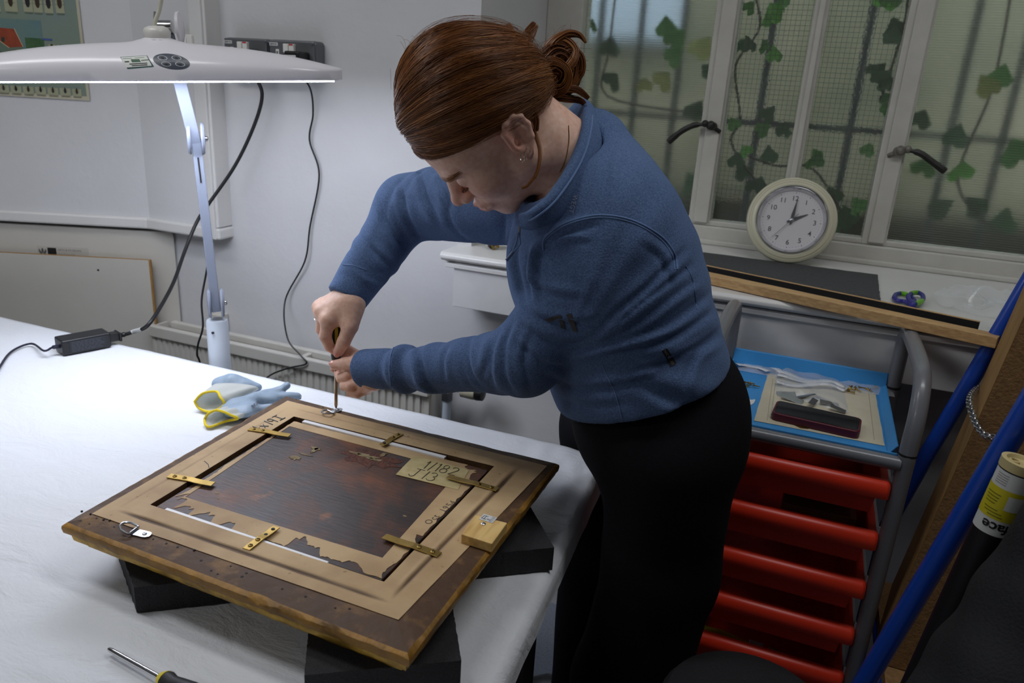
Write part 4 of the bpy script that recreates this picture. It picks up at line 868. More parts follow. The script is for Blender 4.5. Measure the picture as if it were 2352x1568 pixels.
MB().lathe([(0.15, 0.1), (0.15, 0.12), (0.13, 0.13), (0.0, 0.13)], (-1.287, 1.372, 0), (0, 0, 1), 36).build('floor_base', M_lampw, lp)
tag(MB().tube(spline([ypt(481, 580, 1.43), ypt(474, 625, 1.42), ypt(463, 690, 1.415), ypt(466, 750, 1.42), ypt(455, 790, 1.42), ypt(453, 815, 1.42), ypt(459, 832, 1.43), ypt(470, 900, 1.45)], 6), 0.0025, 8).build('lamp_cable', M_cable), 'thin black cable dangling beside the lamp post', 'cable')

# ------------------------------------------------------------------ laptop style power brick with leads
ad = thing('power_adapter', 'black power brick standing at the far edge of the white sheet', 'adapter', (-1.62, 1.27, 0.853))
A0 = on_z(146, 818, 0.853); A1 = on_z(258, 796, 0.853); adx = (A1-A0).normalized(); ady = Vector((-adx.y, adx.x, 0)); AL = (A1-A0).length
ac = (A0+A1)/2+ady*0.026+Vector((0, 0, 0.0185)); rotA = Matrix((adx, ady, Vector((0, 0, 1)))).transposed()
MB().box(ac, (AL, 0.052, 0.037), rotA).build('brick', mat('black_abs', (22, 23, 26), 0.42), ad, smooth=0, bevel=0.004, seg=3)
fo = A0+adx*0.016+Vector((0, 0, 0.004))-ady*0.0006
M_fade = mat('faded_print', (62, 66, 76), 0.5); M_platec = mat('rating_plate', (26, 28, 34), 0.3)
MB().prism([(0, 0), (AL-.028, 0), (AL-.028, .029), (0, .029)], fo, adx, (0, 0, 1), 0.0003).build('rating_label', M_platec, ad, smooth=0)
b = MB()
for k in range(7):
    x = 0.004
    while x < AL*0.62: 
        wd = RNG.uniform(.004, .012); b.prism([(x, .003+k*.0036), (x+wd, .003+k*.0036), (x+wd, .0045+k*.0036), (x, .0045+k*.0036)], fo-ady*0.0004, adx, (0, 0, 1), 0.0002); x += wd+.002
b.build('rating_print', M_fade, ad, smooth=0)
text('rating_lettering', 'CE', 0.006, fo+adx*(AL*0.42)+Vector((0, 0, .003))-ady*0.0007, adx, (0, 0, 1), M_fade, ad)
pc = (A1)+ady*0.026+Vector((0, 0, .017))
MB().box(pc+adx*0.012, (0.026, 0.026, 0.020), rotA).box(pc+adx*0.026, (0.006, 0.036, 0.022), rotA).build('inlet_plug', M_blackp, ad, smooth=0, bevel=0.002)
MB().tube([pc+adx*0.026, pc+adx*0.032, pc+adx*0.036, pc+adx*0.040, pc+adx*0.044, pc+adx*0.050], [.008, .007, .0055, .0068, .005, .0048], 10).build('strain_relief', M_blackp, ad)
q0 = pc+adx*0.048; w0 = ypt(330, 752, 1.33)
cbl = spline([q0, q0+adx*0.018+Vector((0, 0, .003)), on_y(338, 748, 1.345), on_y(370, 702, 1.41), on_y(400, 645, 1.5), on_y(425, 575, 1.58), on_y(452, 510, 1.64), on_y(478, 470, 1.68), on_y(540, 380, 1.725), on_y(585, 285, 1.745), on_y(602, 215, 1.745), Vector((-1.447, 1.735, 1.515))], 8)
MB().tube(cbl, 0.0048, 10).build('mains_lead', M_cable, ad)
MB().tube([p for p in cbl[6:14]], 0.0056, 10).build('lead_tag', M_label, ad)
q1 = A0-adx*0.0+ady*0.02+Vector((0, 0, .02))
lead = spline([q1, q1-adx*0.016, q1-adx*0.034-Vector((0, 0, .004)), on_z(72, 789, .858), on_z(28, 806, .856), on_z(0, 842, .856), on_z(-40, 920, .856)], 7)
MB().tube(lead, [0.005]*7+[0.0026]*(len(lead)-7), 8).build('output_lead', mat('navy_lead', (26, 26, 48), 0.45), ad)

# ------------------------------------------------------------------ screwdriver lying at the near edge
sd = thing('screwdriver', 'yellow and black screwdriver lying on the sheet at the near edge', 'screwdriver', (-0.64, 0.52, 0.85))
s0_ = on_z(250, 1490, 0.8605); s1_ = on_z(372, 1558, 0.8665); dd = (s1_-s0_).normalized()
MB().tube([s0_, s0_+dd*0.004, s0_+dd*0.014, s1_], [.0022, .0030, .0030, .0030], 12).build('shaft', M_chrome, sd)
hd_ = [s1_-dd*0.002+dd*k for k in (0, .004, .012, .02, .03, .05, .08, .1)]
MB().tube(hd_, [.0065, .009, .0115, .0095, .0110, .0135, .013, .008], 14).build('handle', mat('handle_black_rubber', (26, 26, 28), 0.5), sd)
MB().tube([s1_-dd*0.0025, s1_+dd*0.003, s1_+dd*0.0065], [.0068, .0098, .0112], 14).build('handle_collar', mat('handle_yellow', (222, 200, 36), 0.4), sd)
# ================================================================== implicit surfaces (for cloth, gloves, hair and the figure)
def V3(p): return np.array(p, dtype=np.float32)
def smin(a, b, k):
    h = np.maximum(k-np.abs(a-b), 0)/k
    return np.minimum(a, b)-h*h*k*0.25
def smax(a, b, k): return -smin(-a, -b, k)
def d_cone(P, a, b, ra, rb):
    a, b = V3(a), V3(b); ab = b-a; L2 = float(ab@ab)+1e-12
    t = np.clip(((P-a)@ab)/L2, 0, 1); q = P-a-t[..., None]*ab
    return np.sqrt((q*q).sum(-1))-(ra+(rb-ra)*t)
def d_ell(P, c, r, M=None):
    q = P-V3(c)
    if M is not None: q = q@np.array(M, dtype=np.float32)            # columns of M = local axes
    r = V3(r); k0 = np.sqrt(((q/r)**2).sum(-1)); k1 = np.sqrt(((q/(r*r))**2).sum(-1))+1e-9
    return k0*(k0-1)/k1
def d_chain(P, pts, k=0.004):
    d = None
    for (a, ra), (b, rb) in zip(pts[:-1], pts[1:]):
        e = d_cone(P, a, b, ra, rb); d = e if d is None else smin(d, e, k)
    return d
def sdf_mesh(fn, lo, hi, h):
    lo, hi = np.array(lo, float), np.array(hi, float); n = np.ceil((hi-lo)/h).astype(int)+1
    xs = [lo[i]+h*np.arange(n[i]) for i in range(3)]
    Fv = np.empty(n, np.float32)
    Y, Z = np.meshgrid(xs[1], xs[2], indexing='ij')
    ch = max(1, int(600000//(n[1]*n[2])))
    for i in range(0, n[0], ch):
        X = xs[0][i:i+ch]; P = np.empty((len(X), n[1], n[2], 3), np.float32)
        P[..., 0] = X[:, None, None]; P[..., 1] = Y; P[..., 2] = Z
        Fv[i:i+ch] = fn(P.reshape(-1, 3)).reshape(len(X), n[1], n[2])
    S = Fv < 0; nc = n-1; acc = np.zeros(tuple(nc)+(3,)); cnt = np.zeros(tuple(nc)); quads = []
    for ax in range(3):
        sl0 = [slice(None)]*3; sl1 = [slice(None)]*3; sl0[ax] = slice(0, -1); sl1[ax] = slice(1, None)
        a, b = Fv[tuple(sl0)], Fv[tuple(sl1)]; cr = S[tuple(sl0)] != S[tuple(sl1)]
        I = np.argwhere(cr); t = (a[cr]/(a[cr]-b[cr])); pos = I.astype(float); pos[:, ax] += t
        o1, o2 = (ax+1) % 3, (ax+2) % 3; cells = []
        for d1, d2 in ((0, 0), (-1, 0), (-1, -1), (0, -1)):
            c = I.copy(); c[:, o1] += d1; c[:, o2] += d2; cells.append(c)
            ok = ((c >= 0) & (c < nc)).all(1)
            np.add.at(acc, tuple(c[ok].T), pos[ok]); np.add.at(cnt, tuple(c[ok].T), 1)
        ok = np.ones(len(I), bool)
        for c in cells: ok &= ((c >= 0) & (c < nc)).all(1)
        flip = S[tuple(sl0)][cr]
        quads.append(([c[ok] for c in cells], flip[ok]))
    act = cnt > 0; idx = -np.ones(tuple(nc), int); idx[act] = np.arange(act.sum())
    V = lo+h*(acc[act]/cnt[act][:, None]); Fq = []
    for cells, flip in quads:
        q = np.stack([idx[tuple(c.T)] for c in cells], 1); q[~flip] = q[~flip][:, ::-1]; Fq.append(q)
    return V, np.concatenate(Fq)
def np_mesh(name, V, Fq, mats, parent=None, smooth=True):
    me = bpy.data.meshes.new(name); Fq = np.asarray(Fq); k = Fq.shape[1]
    me.vertices.add(len(V)); me.vertices.foreach_set('co', np.asarray(V, np.float32).ravel())
    me.loops.add(Fq.size); me.loops.foreach_set('vertex_index', Fq.astype(np.int32).ravel())
    me.polygons.add(len(Fq)); me.polygons.foreach_set('loop_start', np.arange(0, Fq.size, k, dtype=np.int32)); me.polygons.foreach_set('loop_total', np.full(len(Fq), k, np.int32))
    me.update(calc_edges=True); me.validate()
    me.polygons.foreach_set('use_smooth', [smooth]*len(me.polygons))
    for m in (mats if isinstance(mats, (list, tuple)) else [mats]): me.materials.append(m)
    o = bpy.data.objects.new(name, me); COL.objects.link(o); put(o, parent); return o
def vnormals(V, Fq):
    n = np.cross(V[Fq[:, 2]]-V[Fq[:, 0]], V[Fq[:, 3]]-V[Fq[:, 1]]); N = np.zeros_like(V)
    for k in range(4): np.add.at(N, Fq[:, k], n)
    return N/(np.linalg.norm(N, axis=1)[:, None]+1e-12)
def relax(V, Fq, it=2, w=0.5):
    for _ in range(it):
        S = np.zeros_like(V); c = np.zeros(len(V))
        for k in range(4):
            a, b = Fq[:, k], Fq[:, (k+1) % 4]
            np.add.at(S, a, V[b]); np.add.at(c, a, 1); np.add.at(S, b, V[a]); np.add.at(c, b, 1)
        V = V*(1-w)+w*S/np.maximum(c, 1)[:, None]
    return V
# ================================================================== GLOVES ON THE SHEET
M_glg = mat('grey_coated_palm', (142, 160, 178), 0.45, var=0.08, var_scale=30, bump=0.2, bump_scale=160); M_knit = mat('white_knit_cuff', (228, 230, 226), 0.9, bump=0.5, bump_scale=700)
_nt = M_knit.node_tree; _tr = node(_nt, 'ShaderNodeBsdfTranslucent', Color=(0.85, 0.87, 0.84, 1)); _mx = node(_nt, 'ShaderNodeMixShader', Fac=0.5); _nt.links.new(_nt.nodes['Principled BSDF'].outputs[0], _mx.inputs[1]); _nt.links.new(_tr.outputs[0], _mx.inputs[2]); _nt.links.new(_mx.outputs[0], _nt.nodes['Material Output'].inputs[0]); M_hem = mat('yellow_hem', (236, 208, 28), 0.7, bump=0.4, bump_scale=600)
def gz(px, py, z): v = on_z(px, py, z); return v
def cuff(name, hem, inner, par):
    """open knit cuff: skins between the hem loop and the hand end loop"""
    A = spline(hem+[hem[0]], 5)[:-1]; B = spline(inner+[inner[0]], 5)[:-1]; n = len(A); m = 7
    b = MB(); V = []
    for k in range(m):
        t = k/(m-1)
        for i in range(n):
            p = A[i].lerp(B[i], t); V.append(p+Vector((0, 0, 0.002*math.sin(t*math.pi)*math.sin(i*0.9))))
    F = [(k*n+i, k*n+(i+1) % n, (k+1)*n+(i+1) % n, (k+1)*n+i) for k in range(m-1) for i in range(n)]
    b.add(V, F); o = b.build(name, M_knit, par, smooth=80); s = o.modifiers.new('thickness', 'SOLIDIFY'); s.thickness = 0.0016
    MB().tube(A, 0.0026, 8, closed=True).build('yellow_hem', M_hem, par)
g1 = thing('work_glove', 'grey coated work glove folded over, farther one of the pair by the frame', 'glove', gz(540, 905, .852), 'pair of grey gloves')
hem = [gz(447, 922, .872), gz(466, 903, .889), gz(497, 899, .893), gz(506, 912, .888), gz(515, 927, .876), gz(498, 941, .861), gz(478, 945, .857), gz(457, 937, .860)]
inn = [gz(487, 886, .872), gz(500, 880, .885), gz(545, 880, .888), gz(585, 886, .884), gz(592, 895, .872), gz(560, 906, .862), gz(530, 910, .858), gz(500, 900, .862)]
cuff('knit_cuff', hem, inn, g1)
c0 = [gz(x, y, z) for x, y, z in ((498, 884, .866), (530, 872, .876), (560, 878, .874), (588, 890, .866))]
def gl1(P):
    d = d_ell(P, gz(535, 881, .870), (.042, .034, .016))
    d = smin(d, d_cone(P, gz(500, 882, .868), gz(535, 873, .880), .012, .014), .012)
    d = smin(d, d_cone(P, gz(530, 874, .880), gz(588, 889, .866), .013, .008), .012)
    d = smin(d, d_cone(P, gz(560, 884, .870), gz(594, 890, .864), .011, .007), .01)
    q = (P-V3(gz(532, 880, .872)))@V3((.9, -.3, 0)); d = d+0.0022*np.exp(-(q/.004)**2)
    return smax(d, (ZT_+.004)-P[:, 2], .004)
V, Fq = sdf_mesh(gl1, (-1.24, 1.15, .852), (-1.03, 1.33, .91), .003); np_mesh('coated_palm', relax(V, Fq, 1), Fq, M_glg, g1)
g2 = thing('work_glove', 'grey coated work glove with thumb out, half under the frame corner', 'glove', gz(600, 930, .852), 'pair of grey gloves')
hem = [gz(470, 962, .862), gz(478, 950, .874), gz(495, 942, .882), gz(512, 945, .882), gz(530, 953, .876), gz(546, 961, .868), gz(520, 967, .858), gz(500, 974, .857), gz(482, 980, .856), gz(472, 975, .857)]
inn = [gz(508, 938, .866), gz(516, 934, .874), gz(530, 932, .878), gz(545, 936, .878), gz(560, 944, .874), gz(568, 952, .868), gz(556, 956, .860), gz(540, 956, .858), gz(524, 950, .858), gz(512, 944, .860)]
cuff('knit_cuff', hem, inn, g2)
def gl2(P):
    d = d_ell(P, gz(552, 938, .868), (.040, .038, .014))
    d = smin(d, d_cone(P, gz(545, 930, .870), gz(608, 908, .870), .013, .013), .012)
    d = smin(d, d_cone(P, gz(590, 920, .868), gz(628, 920, .864), .014, .011), .010)
    d = smin(d, d_cone(P, gz(608, 906, .870), gz(640, 898, .874), .0105, .0095), .008)
    d = smin(d, d_cone(P, gz(640, 898, .872), gz(658, 885, .884), .0098, .0085), .007)
    d = smin(d, d_cone(P, gz(622, 914, .866), gz(683, 911, .862), .011, .0095), .007)
    d = smin(d, d_cone(P, gz(560, 945, .866), gz(640, 938, .862), .012, .010), .008)
    d = d+0.0015*np.sin(P[:, 0]*140)*np.sin(P[:, 1]*90)
    return smax(d, (ZT_+.004)-P[:, 2], .004)
V, Fq = sdf_mesh(gl2, (-1.15, 1.04, .852), (-.88, 1.33, .91), .003); np_mesh('coated_palm', relax(V, Fq, 1), Fq, M_glg, g2)
text('size_lettering', 'BOX', 0.014, gz(583, 936, .8795), (gz(597, 925, .88)-gz(583, 936, .8795)), Vector((-1, 0.2, 0.1)), M_ink, g2)

# ================================================================== THINGS ON THE WINDOW SILL
ZSL = 1.1205
ck = thing('wall_clock', 'round cream wall clock with chrome rim standing on the window sill', 'clock', (-0.03, 2.10, ZSL))
tl = R(18); cup = Vector((0.0, math.sin(tl), math.cos(tl))); cn = Vector((0.06, -math.cos(tl), math.sin(tl))).normalized(); cup = (cup-cn*cup.dot(cn)).normalized(); crt = cup.cross(cn)*1.0
if crt.x < 0: crt = -crt
cc = on_y(1817, 509, 2.150); RC = 0.1145
cc.z = ZSL+RC*cup.z+0.002
M_cream = mat('cream_clock_case', (206, 203, 178), 0.4, coat=0.2); M_dial = mat('clock_dial', (208, 206, 208), 0.5)
MB().lathe([(0.060, -0.045), (0.092, -0.040), (0.106, -0.022), (0.1135, -0.006), (RC, 0.002), (0.112, 0.010), (0.107, 0.0135), (0.1065, 0.0125), (0.101, 0.0165), (0.1005, 0.0155), (0.094, 0.018), (0.090, 0.017), (0.090, 0.006)], cc, cn, 64, caps=False).build('case', M_cream, ck, smooth=35)
MB().lathe([(0.0915, 0.012), (0.0915, 0.020), (0.0885, 0.0235), (0.0850, 0.020), (0.0785, 0.006)], cc, cn, 64, caps=False).build('chrome_bezel', M_chrome, ck, smooth=50)
MB().prism(ring_poly(0.0795, 0.0795, 64), cc+cn*0.003, crt, cup, 0.003).build('dial', M_dial, ck, smooth=0)
M_num = mat('clock_black', (24, 24, 26), 0.5)
for h in range(1, 13):
    a = R(90-30*h); p = cc+cn*0.0064+crt*(math.cos(a)*0.0585)+cup*(math.sin(a)*0.0585)
    text('numeral', str(h), 0.0182, p-cup*0.0064, crt, cup, M_num, ck, align='CENTER', bold=0.0001)
b = MB()
for k in range(60):
    a = R(6*k); d = crt*math.cos(a)+cup*math.sin(a); b.bar(cc+cn*0.0063+d*0.0715, cc+cn*0.0063+d*(0.0735 if k % 5 else 0.0745), 0.0006 if k % 5 else 0.0016, 0.0002, up=cn)
tag(b.build('minute_marks', M_num, ck, smooth=0), kind='stuff')
def chand(ang, L, wd, back, z, name, taper=True):
    a = R(90-ang); d = crt*math.cos(a)+cup*math.sin(a); q = cn.cross(d)
    P = [(-back, -wd*0.5), (L*0.25, -wd), (L, -wd*0.15), (L, wd*0.15), (L*0.25, wd), (-back, wd*0.5)] if taper else [(-back, -wd), (L, -wd*.6), (L, wd*.6), (-back, wd)]
    MB().prism(P, cc+cn*z, d, q, 0.0008).build(name, M_num, ck, smooth=0)
chand(62, 0.043, 0.0042, 0.012, 0.0085, 'hour_hand'); chand(6, 0.056, 0.0042, 0.012, 0.0098, 'minute_hand'); chand(219, 0.066, 0.0006, 0.024, 0.0112, 'second_hand', False)
MB().lathe([(0.0058, 0.006), (0.0058, 0.0122), (0.0028, 0.0145), (0, 0.0148)], cc, cn, 16).build('hand_boss', M_bright, ck)
def film(name, alpha=0.16, rough=0.12, tint=(235, 240, 245)):
    m = bpy.data.materials.new(name); m.use_nodes = True; nt = m.node_tree; b = nt.nodes['Principled BSDF']
    b.inputs['Base Color'].default_value = lin(tint); b.inputs['Roughness'].default_value = rough; b.inputs['Alpha'].default_value = alpha; b.inputs['Specular IOR Level'].default_value = 0.9
    return m
M_film = film('clear_polythene', 0.34, 0.10); M_film2 = film('crumpled_clear_bag', 0.20, 0.08); M_cglass = film('clock_glass', 0.04, 0.03)
MB().lathe([(0, 0.0205), (0.05, 0.0200), (0.087, 0.0185)], cc, cn, 40).build('glass', M_cglass, ck)
fp = [on_z(1560, 575, ZSL), on_z(2015, 634, ZSL), Vector((0.176, 1.80, ZSL)), Vector((-0.40, 1.742, ZSL))]
b = MB(); n_ = 40; top = []
for (a, c) in zip(fp, fp[1:]+fp[:1]):
    for k in range(n_): p = a.lerp(c, k/n_); top.append((p.x+RNG.uniform(-.001, .001), p.y+RNG.uniform(-.0016, .0016)))
b.prism(top[::-1], (0, 0, ZSL), (1, 0, 0), (0, 1, 0), 0.004)
tag(b.build('foam_sheet', mat('charcoal_foam_sheet', (66, 66, 68), 0.9, var=0.2, var_scale=120, bump=0.7, bump_scale=150), smooth=0), 'thin charcoal foam sheet lying on the window sill in front of the clock', 'foam sheet')
# battens across the corner of the sill and the trolley handle
bz = 1.1215
ba0, ba1 = on_z(1560, 606, bz+.02), on_z(2293, 766, bz+.02); ba0.z = ba1.z = bz+.01
MB_ = MB(); dB = (ba1-ba0).normalized(); qB = Vector((-dB.y, dB.x, 0)); w_ = 0.040
def plank(name, label, a, c, wd, h, z0, m, group=None, two=None):
    d = (c-a).normalized(); q = Vector((-d.y, d.x, 0)); P = [a-q*0, c-q*0, c+q*wd, a+q*wd]
    b = MB().hexa([(p.x, p.y, z0) for p in P], [(p.x, p.y, z0+h) for p in P]); o = b.build(name, m, smooth=0, bevel=0.0012)
    return tag(o, label, 'batten', group)
fa, fb = on_z(1560, 618, bz+.0205), on_z(2292, 777, bz+.0205)
plank('timber_batten', 'pale planed timber batten laid across the sill and trolley handle', fa, fb, 0.036, 0.0205, bz+.0005, M_batten)
sa, sb_ = on_z(1560, 597, bz+.027), on_z(2250, 739, bz+.027)
st_ = thing('stained_lath', 'thin lath with black side lying behind the pale batten', 'batten', sb_)
d = (sb_-sa).normalized(); q = Vector((-d.y, d.x, 0)); P = [sa, sb_, sb_+q*0.0085, sa+q*0.0085]
MB().hexa([(p.x, p.y, bz+.0003) for p in P], [(p.x, p.y, bz+.027) for p in P]).build('lath_body', M_batten, st_, smooth=0)
P = [sa-q*0.0006, sb_-q*0.0006+d*.0004, sb_+d*.0004, sa]
MB().hexa([(p.x, p.y, bz+.0004) for p in P], [(p.x, p.y, bz+.0262) for p in P]).build('black_face', mat('black_stain', (20, 20, 21), 0.5), st_, smooth=0)
# scissors
sc = thing('scissors', 'blue handled scissors with green grips on the window sill', 'scissors', (0.245, 1.92, ZSL))
M_pur = mat('blue_violet_plastic', (44, 40, 128), 0.35); M_grn = mat('lime_grip', (104, 170, 30), 0.45)
def loop_px(P, z): return spline([on_z(x, y, z) for x, y in P]+[on_z(P[0][0], P[0][1], z)], 6)[:-1]
L1 = loop_px([(2054, 684), (2058, 676), (2072, 674), (2086, 678), (2100, 690), (2094, 697), (2076, 692), (2062, 690)], ZSL+.007)
L2 = loop_px([(2086, 682), (2094, 674), (2108, 672), (2119, 678), (2120, 687), (2113, 694), (2100, 698), (2090, 692)], ZSL+.011)
MB().tube(L1, 0.0052, 8, closed=True).build('handle', M_pur, sc); MB().tube(L2, 0.0052, 8, closed=True).build('handle', M_pur, sc)
for L, (a, c) in ((L1, (10, 19)), (L2, (5, 14)), (L2, (27, 36))): MB().tube(L[a:c], 0.0057, 8).build('green_grip', M_grn, sc)
pv = on_z(2094, 701, ZSL+.006)
MB().tube([on_z(2090, 692, ZSL+.007), pv, on_z(2098, 706, ZSL+.005)], [.007, .008, .006], 10).build('handle_neck', M_pur, sc)
e1 = on_z(2088, 716, ZSL+.003); e2 = on_z(2078, 714, ZSL+.003)
MB().bar(pv-Vector((0, 0, .003)), e1, 0.012, 0.0018).build('blade', M_bright, sc, smooth=0); MB().bar(pv-Vector((0, 0, .001)), e2+Vector((0, 0, .001)), 0.012, 0.0016).build('blade', M_bright, sc, smooth=0)
# crumpled clear bag
bgc = on_z(2262, 708, ZSL)
b = MB()
def crum(u, v):
    a = 2*math.pi*u; r = 0.105*(v**0.8); x = math.cos(a)*r*1.0; y = math.sin(a)*r*1.0
    h = 0.045*max(0, 1-v)**0.55*(0.6+0.5*math.cos(a*2+1))+0.018*mn.noise(Vector((x*40, y*40, 4)))*(1-v)+0.007*abs(mn.noise(Vector((x*90, y*90, 8))))
    return (bgc.x+x*(1+.3*mn.noise(Vector((a, 1, 0)))), bgc.y+y*0.85, ZSL+0.002+max(0, h))
b.grid(crum, 60, 20, wrap=False)
tag(b.build('plastic_bag', M_film2, smooth=25), 'crumpled clear plastic bag on the right of the window sill', 'bag')
# spare white plug with brass pins on the sill end
pl_ = thing('loose_plug', 'loose white plug with brass pins on the left end of the sill', 'plug', on_z(1130, 572, ZSL))
pb = on_z(1128, 572, ZSL); rot_ = Matrix.Rotation(R(38), 3, 'Z') @ Matrix.Rotation(R(-38), 3, 'Y')
o = MB().box(pb+Vector((-0.008, 0.012, .024)), (0.040, 0.030, 0.016), rot_).build('plug_cover', mat('ivory_plastic', (214, 208, 190), 0.4), pl_, smooth=0, bevel=0.004)
MB().box(pb+Vector((0.004, 0.006, .016)), (0.034, 0.026, 0.009), rot_).build('plug_base', M_blackp, pl_, smooth=0, bevel=0.001)
for k, (a, c) in enumerate(((0.006, -0.006), (0.015, 0.002), (0.016, -0.010))):
    MB().box(pb+Vector((a, c, .0085+k*.004)), (0.006, 0.005, 0.017), rot_).build('brass_pin', M_brass, pl_, smooth=0, bevel=0.0005)
MB().tube([pb+Vector((0.012, 0.014, .030)), pb+Vector((0.05, 0.04, .030)), pb+Vector((0.09, 0.06, .006))], 0.0035, 8).build('grey_flex', mat('grey_flex', (96, 96, 98), 0.5), pl_)

# ================================================================== RED DRAWER TROLLEY
M_red_ = mat('red_plastic', (216, 54, 28), 0.36, var=0.04, var_scale=10); M_grey = mat('grey_tube_paint', (112, 114, 120), 0.34, coat=0.2); M_blue = mat('blue_tray_plastic', (62, 146, 212), 0.42, var=0.04, var_scale=10); M_bracket = mat('light_grey_runner', (158, 164, 170), 0.45)
FZ = 0.10
tr = thing('drawer_trolley', 'grey tube trolley with red plastic drawers and blue top tray', 'trolley', (0.05, 1.5, FZ))
XL, XR, YF, YB = -0.118, 0.222, 1.335, 1.682
def bend(P, r=0.05):
    return spline(P, 6)
hoop = [(XR, YF, FZ+.05), (XR, YF, .55), (XR, YF, .90), (XR, YF, .985), (XR+.002, YF+.012, 1.045), (XR+.003, YF+.05, 1.092), (XR+.003, YF+.12, 1.106), (XR+.002, YB-.06, 1.106), (XR, YB-.012, 1.098), (XR, YB, 1.06), (XR, YB, .95), (XR, YB, .5), (XR, YB, FZ+.05)]
MB().tube(spline(hoop, 6), 0.0145, 14).build('side_tube', M_grey, tr)
MB().tube(spline([(XL-(p[0]-XR), p[1], p[2]) for p in hoop], 6), 0.0145, 14).build('side_tube', M_grey, tr)
MB().cyl((XL, YF-.004, .958), (XR-.008, YF-.004, .958), 0.0125, 14).build('front_tube', M_grey, tr)
MB().cyl((XL, YB, .958), (XR, YB, .958), 0.010, 12).cyl((XL, YB, .2), (XR, YB, .2), 0.010, 12).build('rear_tube', M_grey, tr)
for y in (YF, YB): MB().lathe([(.0152, 0), (.0152, .004)], (XR, y, .975), (0, 0, 1), 14).build('tube_collar', M_dark, tr)
for x in (XL, XR):
    for y in (YF, YB): MB().lathe([(0.026, -0.011), (0.028, 0), (0.026, 0.011)], (x, y, FZ+.028), (1, 0, 0), 18).build('castor', M_blackp, tr)
ty = MB(); ZTY = 0.968
ty.bb((XL+.012, YF+.006, ZTY-.003), (XR-.014, YB-.012, ZTY)); ty.bb((XL+.012, YF+.004, ZTY-.02), (XR-.014, YF+.008, ZTY+.004))
ty.hexa([(XL+.012, YB-.014, ZTY), (XR-.014, YB-.014, ZTY), (XR-.014, YB-.006, ZTY), (XL+.012, YB-.006, ZTY)], [(XL+.012, YB-.004, ZTY+.036), (XR-.014, YB-.004, ZTY+.036), (XR-.014, YB+.002, ZTY+.036), (XL+.012, YB+.002, ZTY+.036)])
for s, x in ((1, XR-.014), (-1, XL+.012)):
    ty.hexa([(x-s*.016, YF+.006, ZTY), (x-s*.012, YF+.006, ZTY), (x-s*.012, YB-.012, ZTY), (x-s*.016, YB-.012, ZTY)], [(x-s*.004, YF+.010, ZTY+.016), (x, YF+.010, ZTY+.016), (x, YB-.02, ZTY+.016), (x-s*.004, YB-.02, ZTY+.016)])
ty.build('top_tray', M_blue, tr, smooth=0, bevel=0.0015)
MB().bb((XL, YB+.0165, .30), (XR, YB+.0185, .93)).build('back_sheet', M_blue, tr, smooth=0)
def drawer(zr, k):
    """zr = height of the front rim's middle"""
    xa, xb = XL+.018, XR-.016; ya, yb = YF-.014, YB-.03; d = tr
    body = MB(); t = .003; zb = zr-.058; zt = zr+.008; inx = .012
    o_ = [(xa+inx, ya+.012), (xb-inx, ya+.012), (xb-inx, yb), (xa+inx, yb)]; lo = [(xa+inx+.008, ya+.020), (xb-inx-.008, ya+.020), (xb-inx-.008, yb-.008), (xa+inx+.008, yb-.008)]
    def ringv(P, z): return [(p[0], p[1], z) for p in P]
    V = ringv(lo, zb)+ringv(o_, zt)+[(p[0]+(t if p[0] < 0.05 else -t), p[1]+(t if p[1] < 1.5 else -t), zt) for p in o_]+[(p[0]+(t if p[0] < 0.05 else -t), p[1]+(t if p[1] < 1.5 else -t), zb+t) for p in lo]
    F = [(3, 2, 1, 0), (12, 13, 14, 15)]
    for i in range(4):
        j = (i+1) % 4; F += [(i, j, 4+j, 4+i), (4+i, 4+j, 8+j, 8+i), (8+i, 8+j, 12+j, 12+i)]
    body.add(V, F); o = body.build('drawer', M_red_, d, smooth=0, bevel=0.001, seg=1)
    # rolled front rim with rounded return at the ends, thinner side rims
    pr = [(ya+.012, zr+.016), (ya+.002, zr+.016), (ya-.007, zr+.009), (ya-.009, zr-.004), (ya-.006, zr-.015), (ya-.002, zr-.016), (ya-.004, zr-.004), (ya+.001, zr+.007), (ya+.012, zr+.010)]
    n = len(pr); rim = MB(); xs_ = [xa-.002, xa+.002, xa+.006, xb-.006, xb-.002, xb+.002]; sh_ = [.010, .003, 0, 0, .003, .010]
    V = [(x, y+s*(1 if y < ya+.01 else 0), z-(s*.35)) for x, s in zip(xs_, sh_) for (y, z) in pr]
    F = [(i*n+k_, i*n+(k_+1) % n, (i+1)*n+(k_+1) % n, (i+1)*n+k_) for i in range(len(xs_)-1) for k_ in range(n)]+[tuple(range(n))[::-1], tuple((len(xs_)-1)*n+k_ for k_ in range(n))]
    rim.add(V, F); rim.build('rim_handle', M_red_, o, smooth=50)
    for x0, x1 in ((xa, xa+inx+.002), (xb-inx-.002, xb)): MB().bb((x0, ya+.008, zr+.004), (x1, yb, zr+.010)).build('side_rim', M_red_, o, smooth=0, bevel=0.001)
    for x in (xa-.004, xb+.003):
        MB().bb((x-.004, YF-.002, zr-.010), (x+.004, YB-.02, zr+.002)).bb((x-.004, YF-.004, zr-.010), (x+.004, YF, zr+.026)).build('runner', M_bracket, d, smooth=0, bevel=0.001)
    return zb
dz = [.908, .806, .704, .602, .500, .398, .296]
for k, z in enumerate(dz): drawer(z, k)
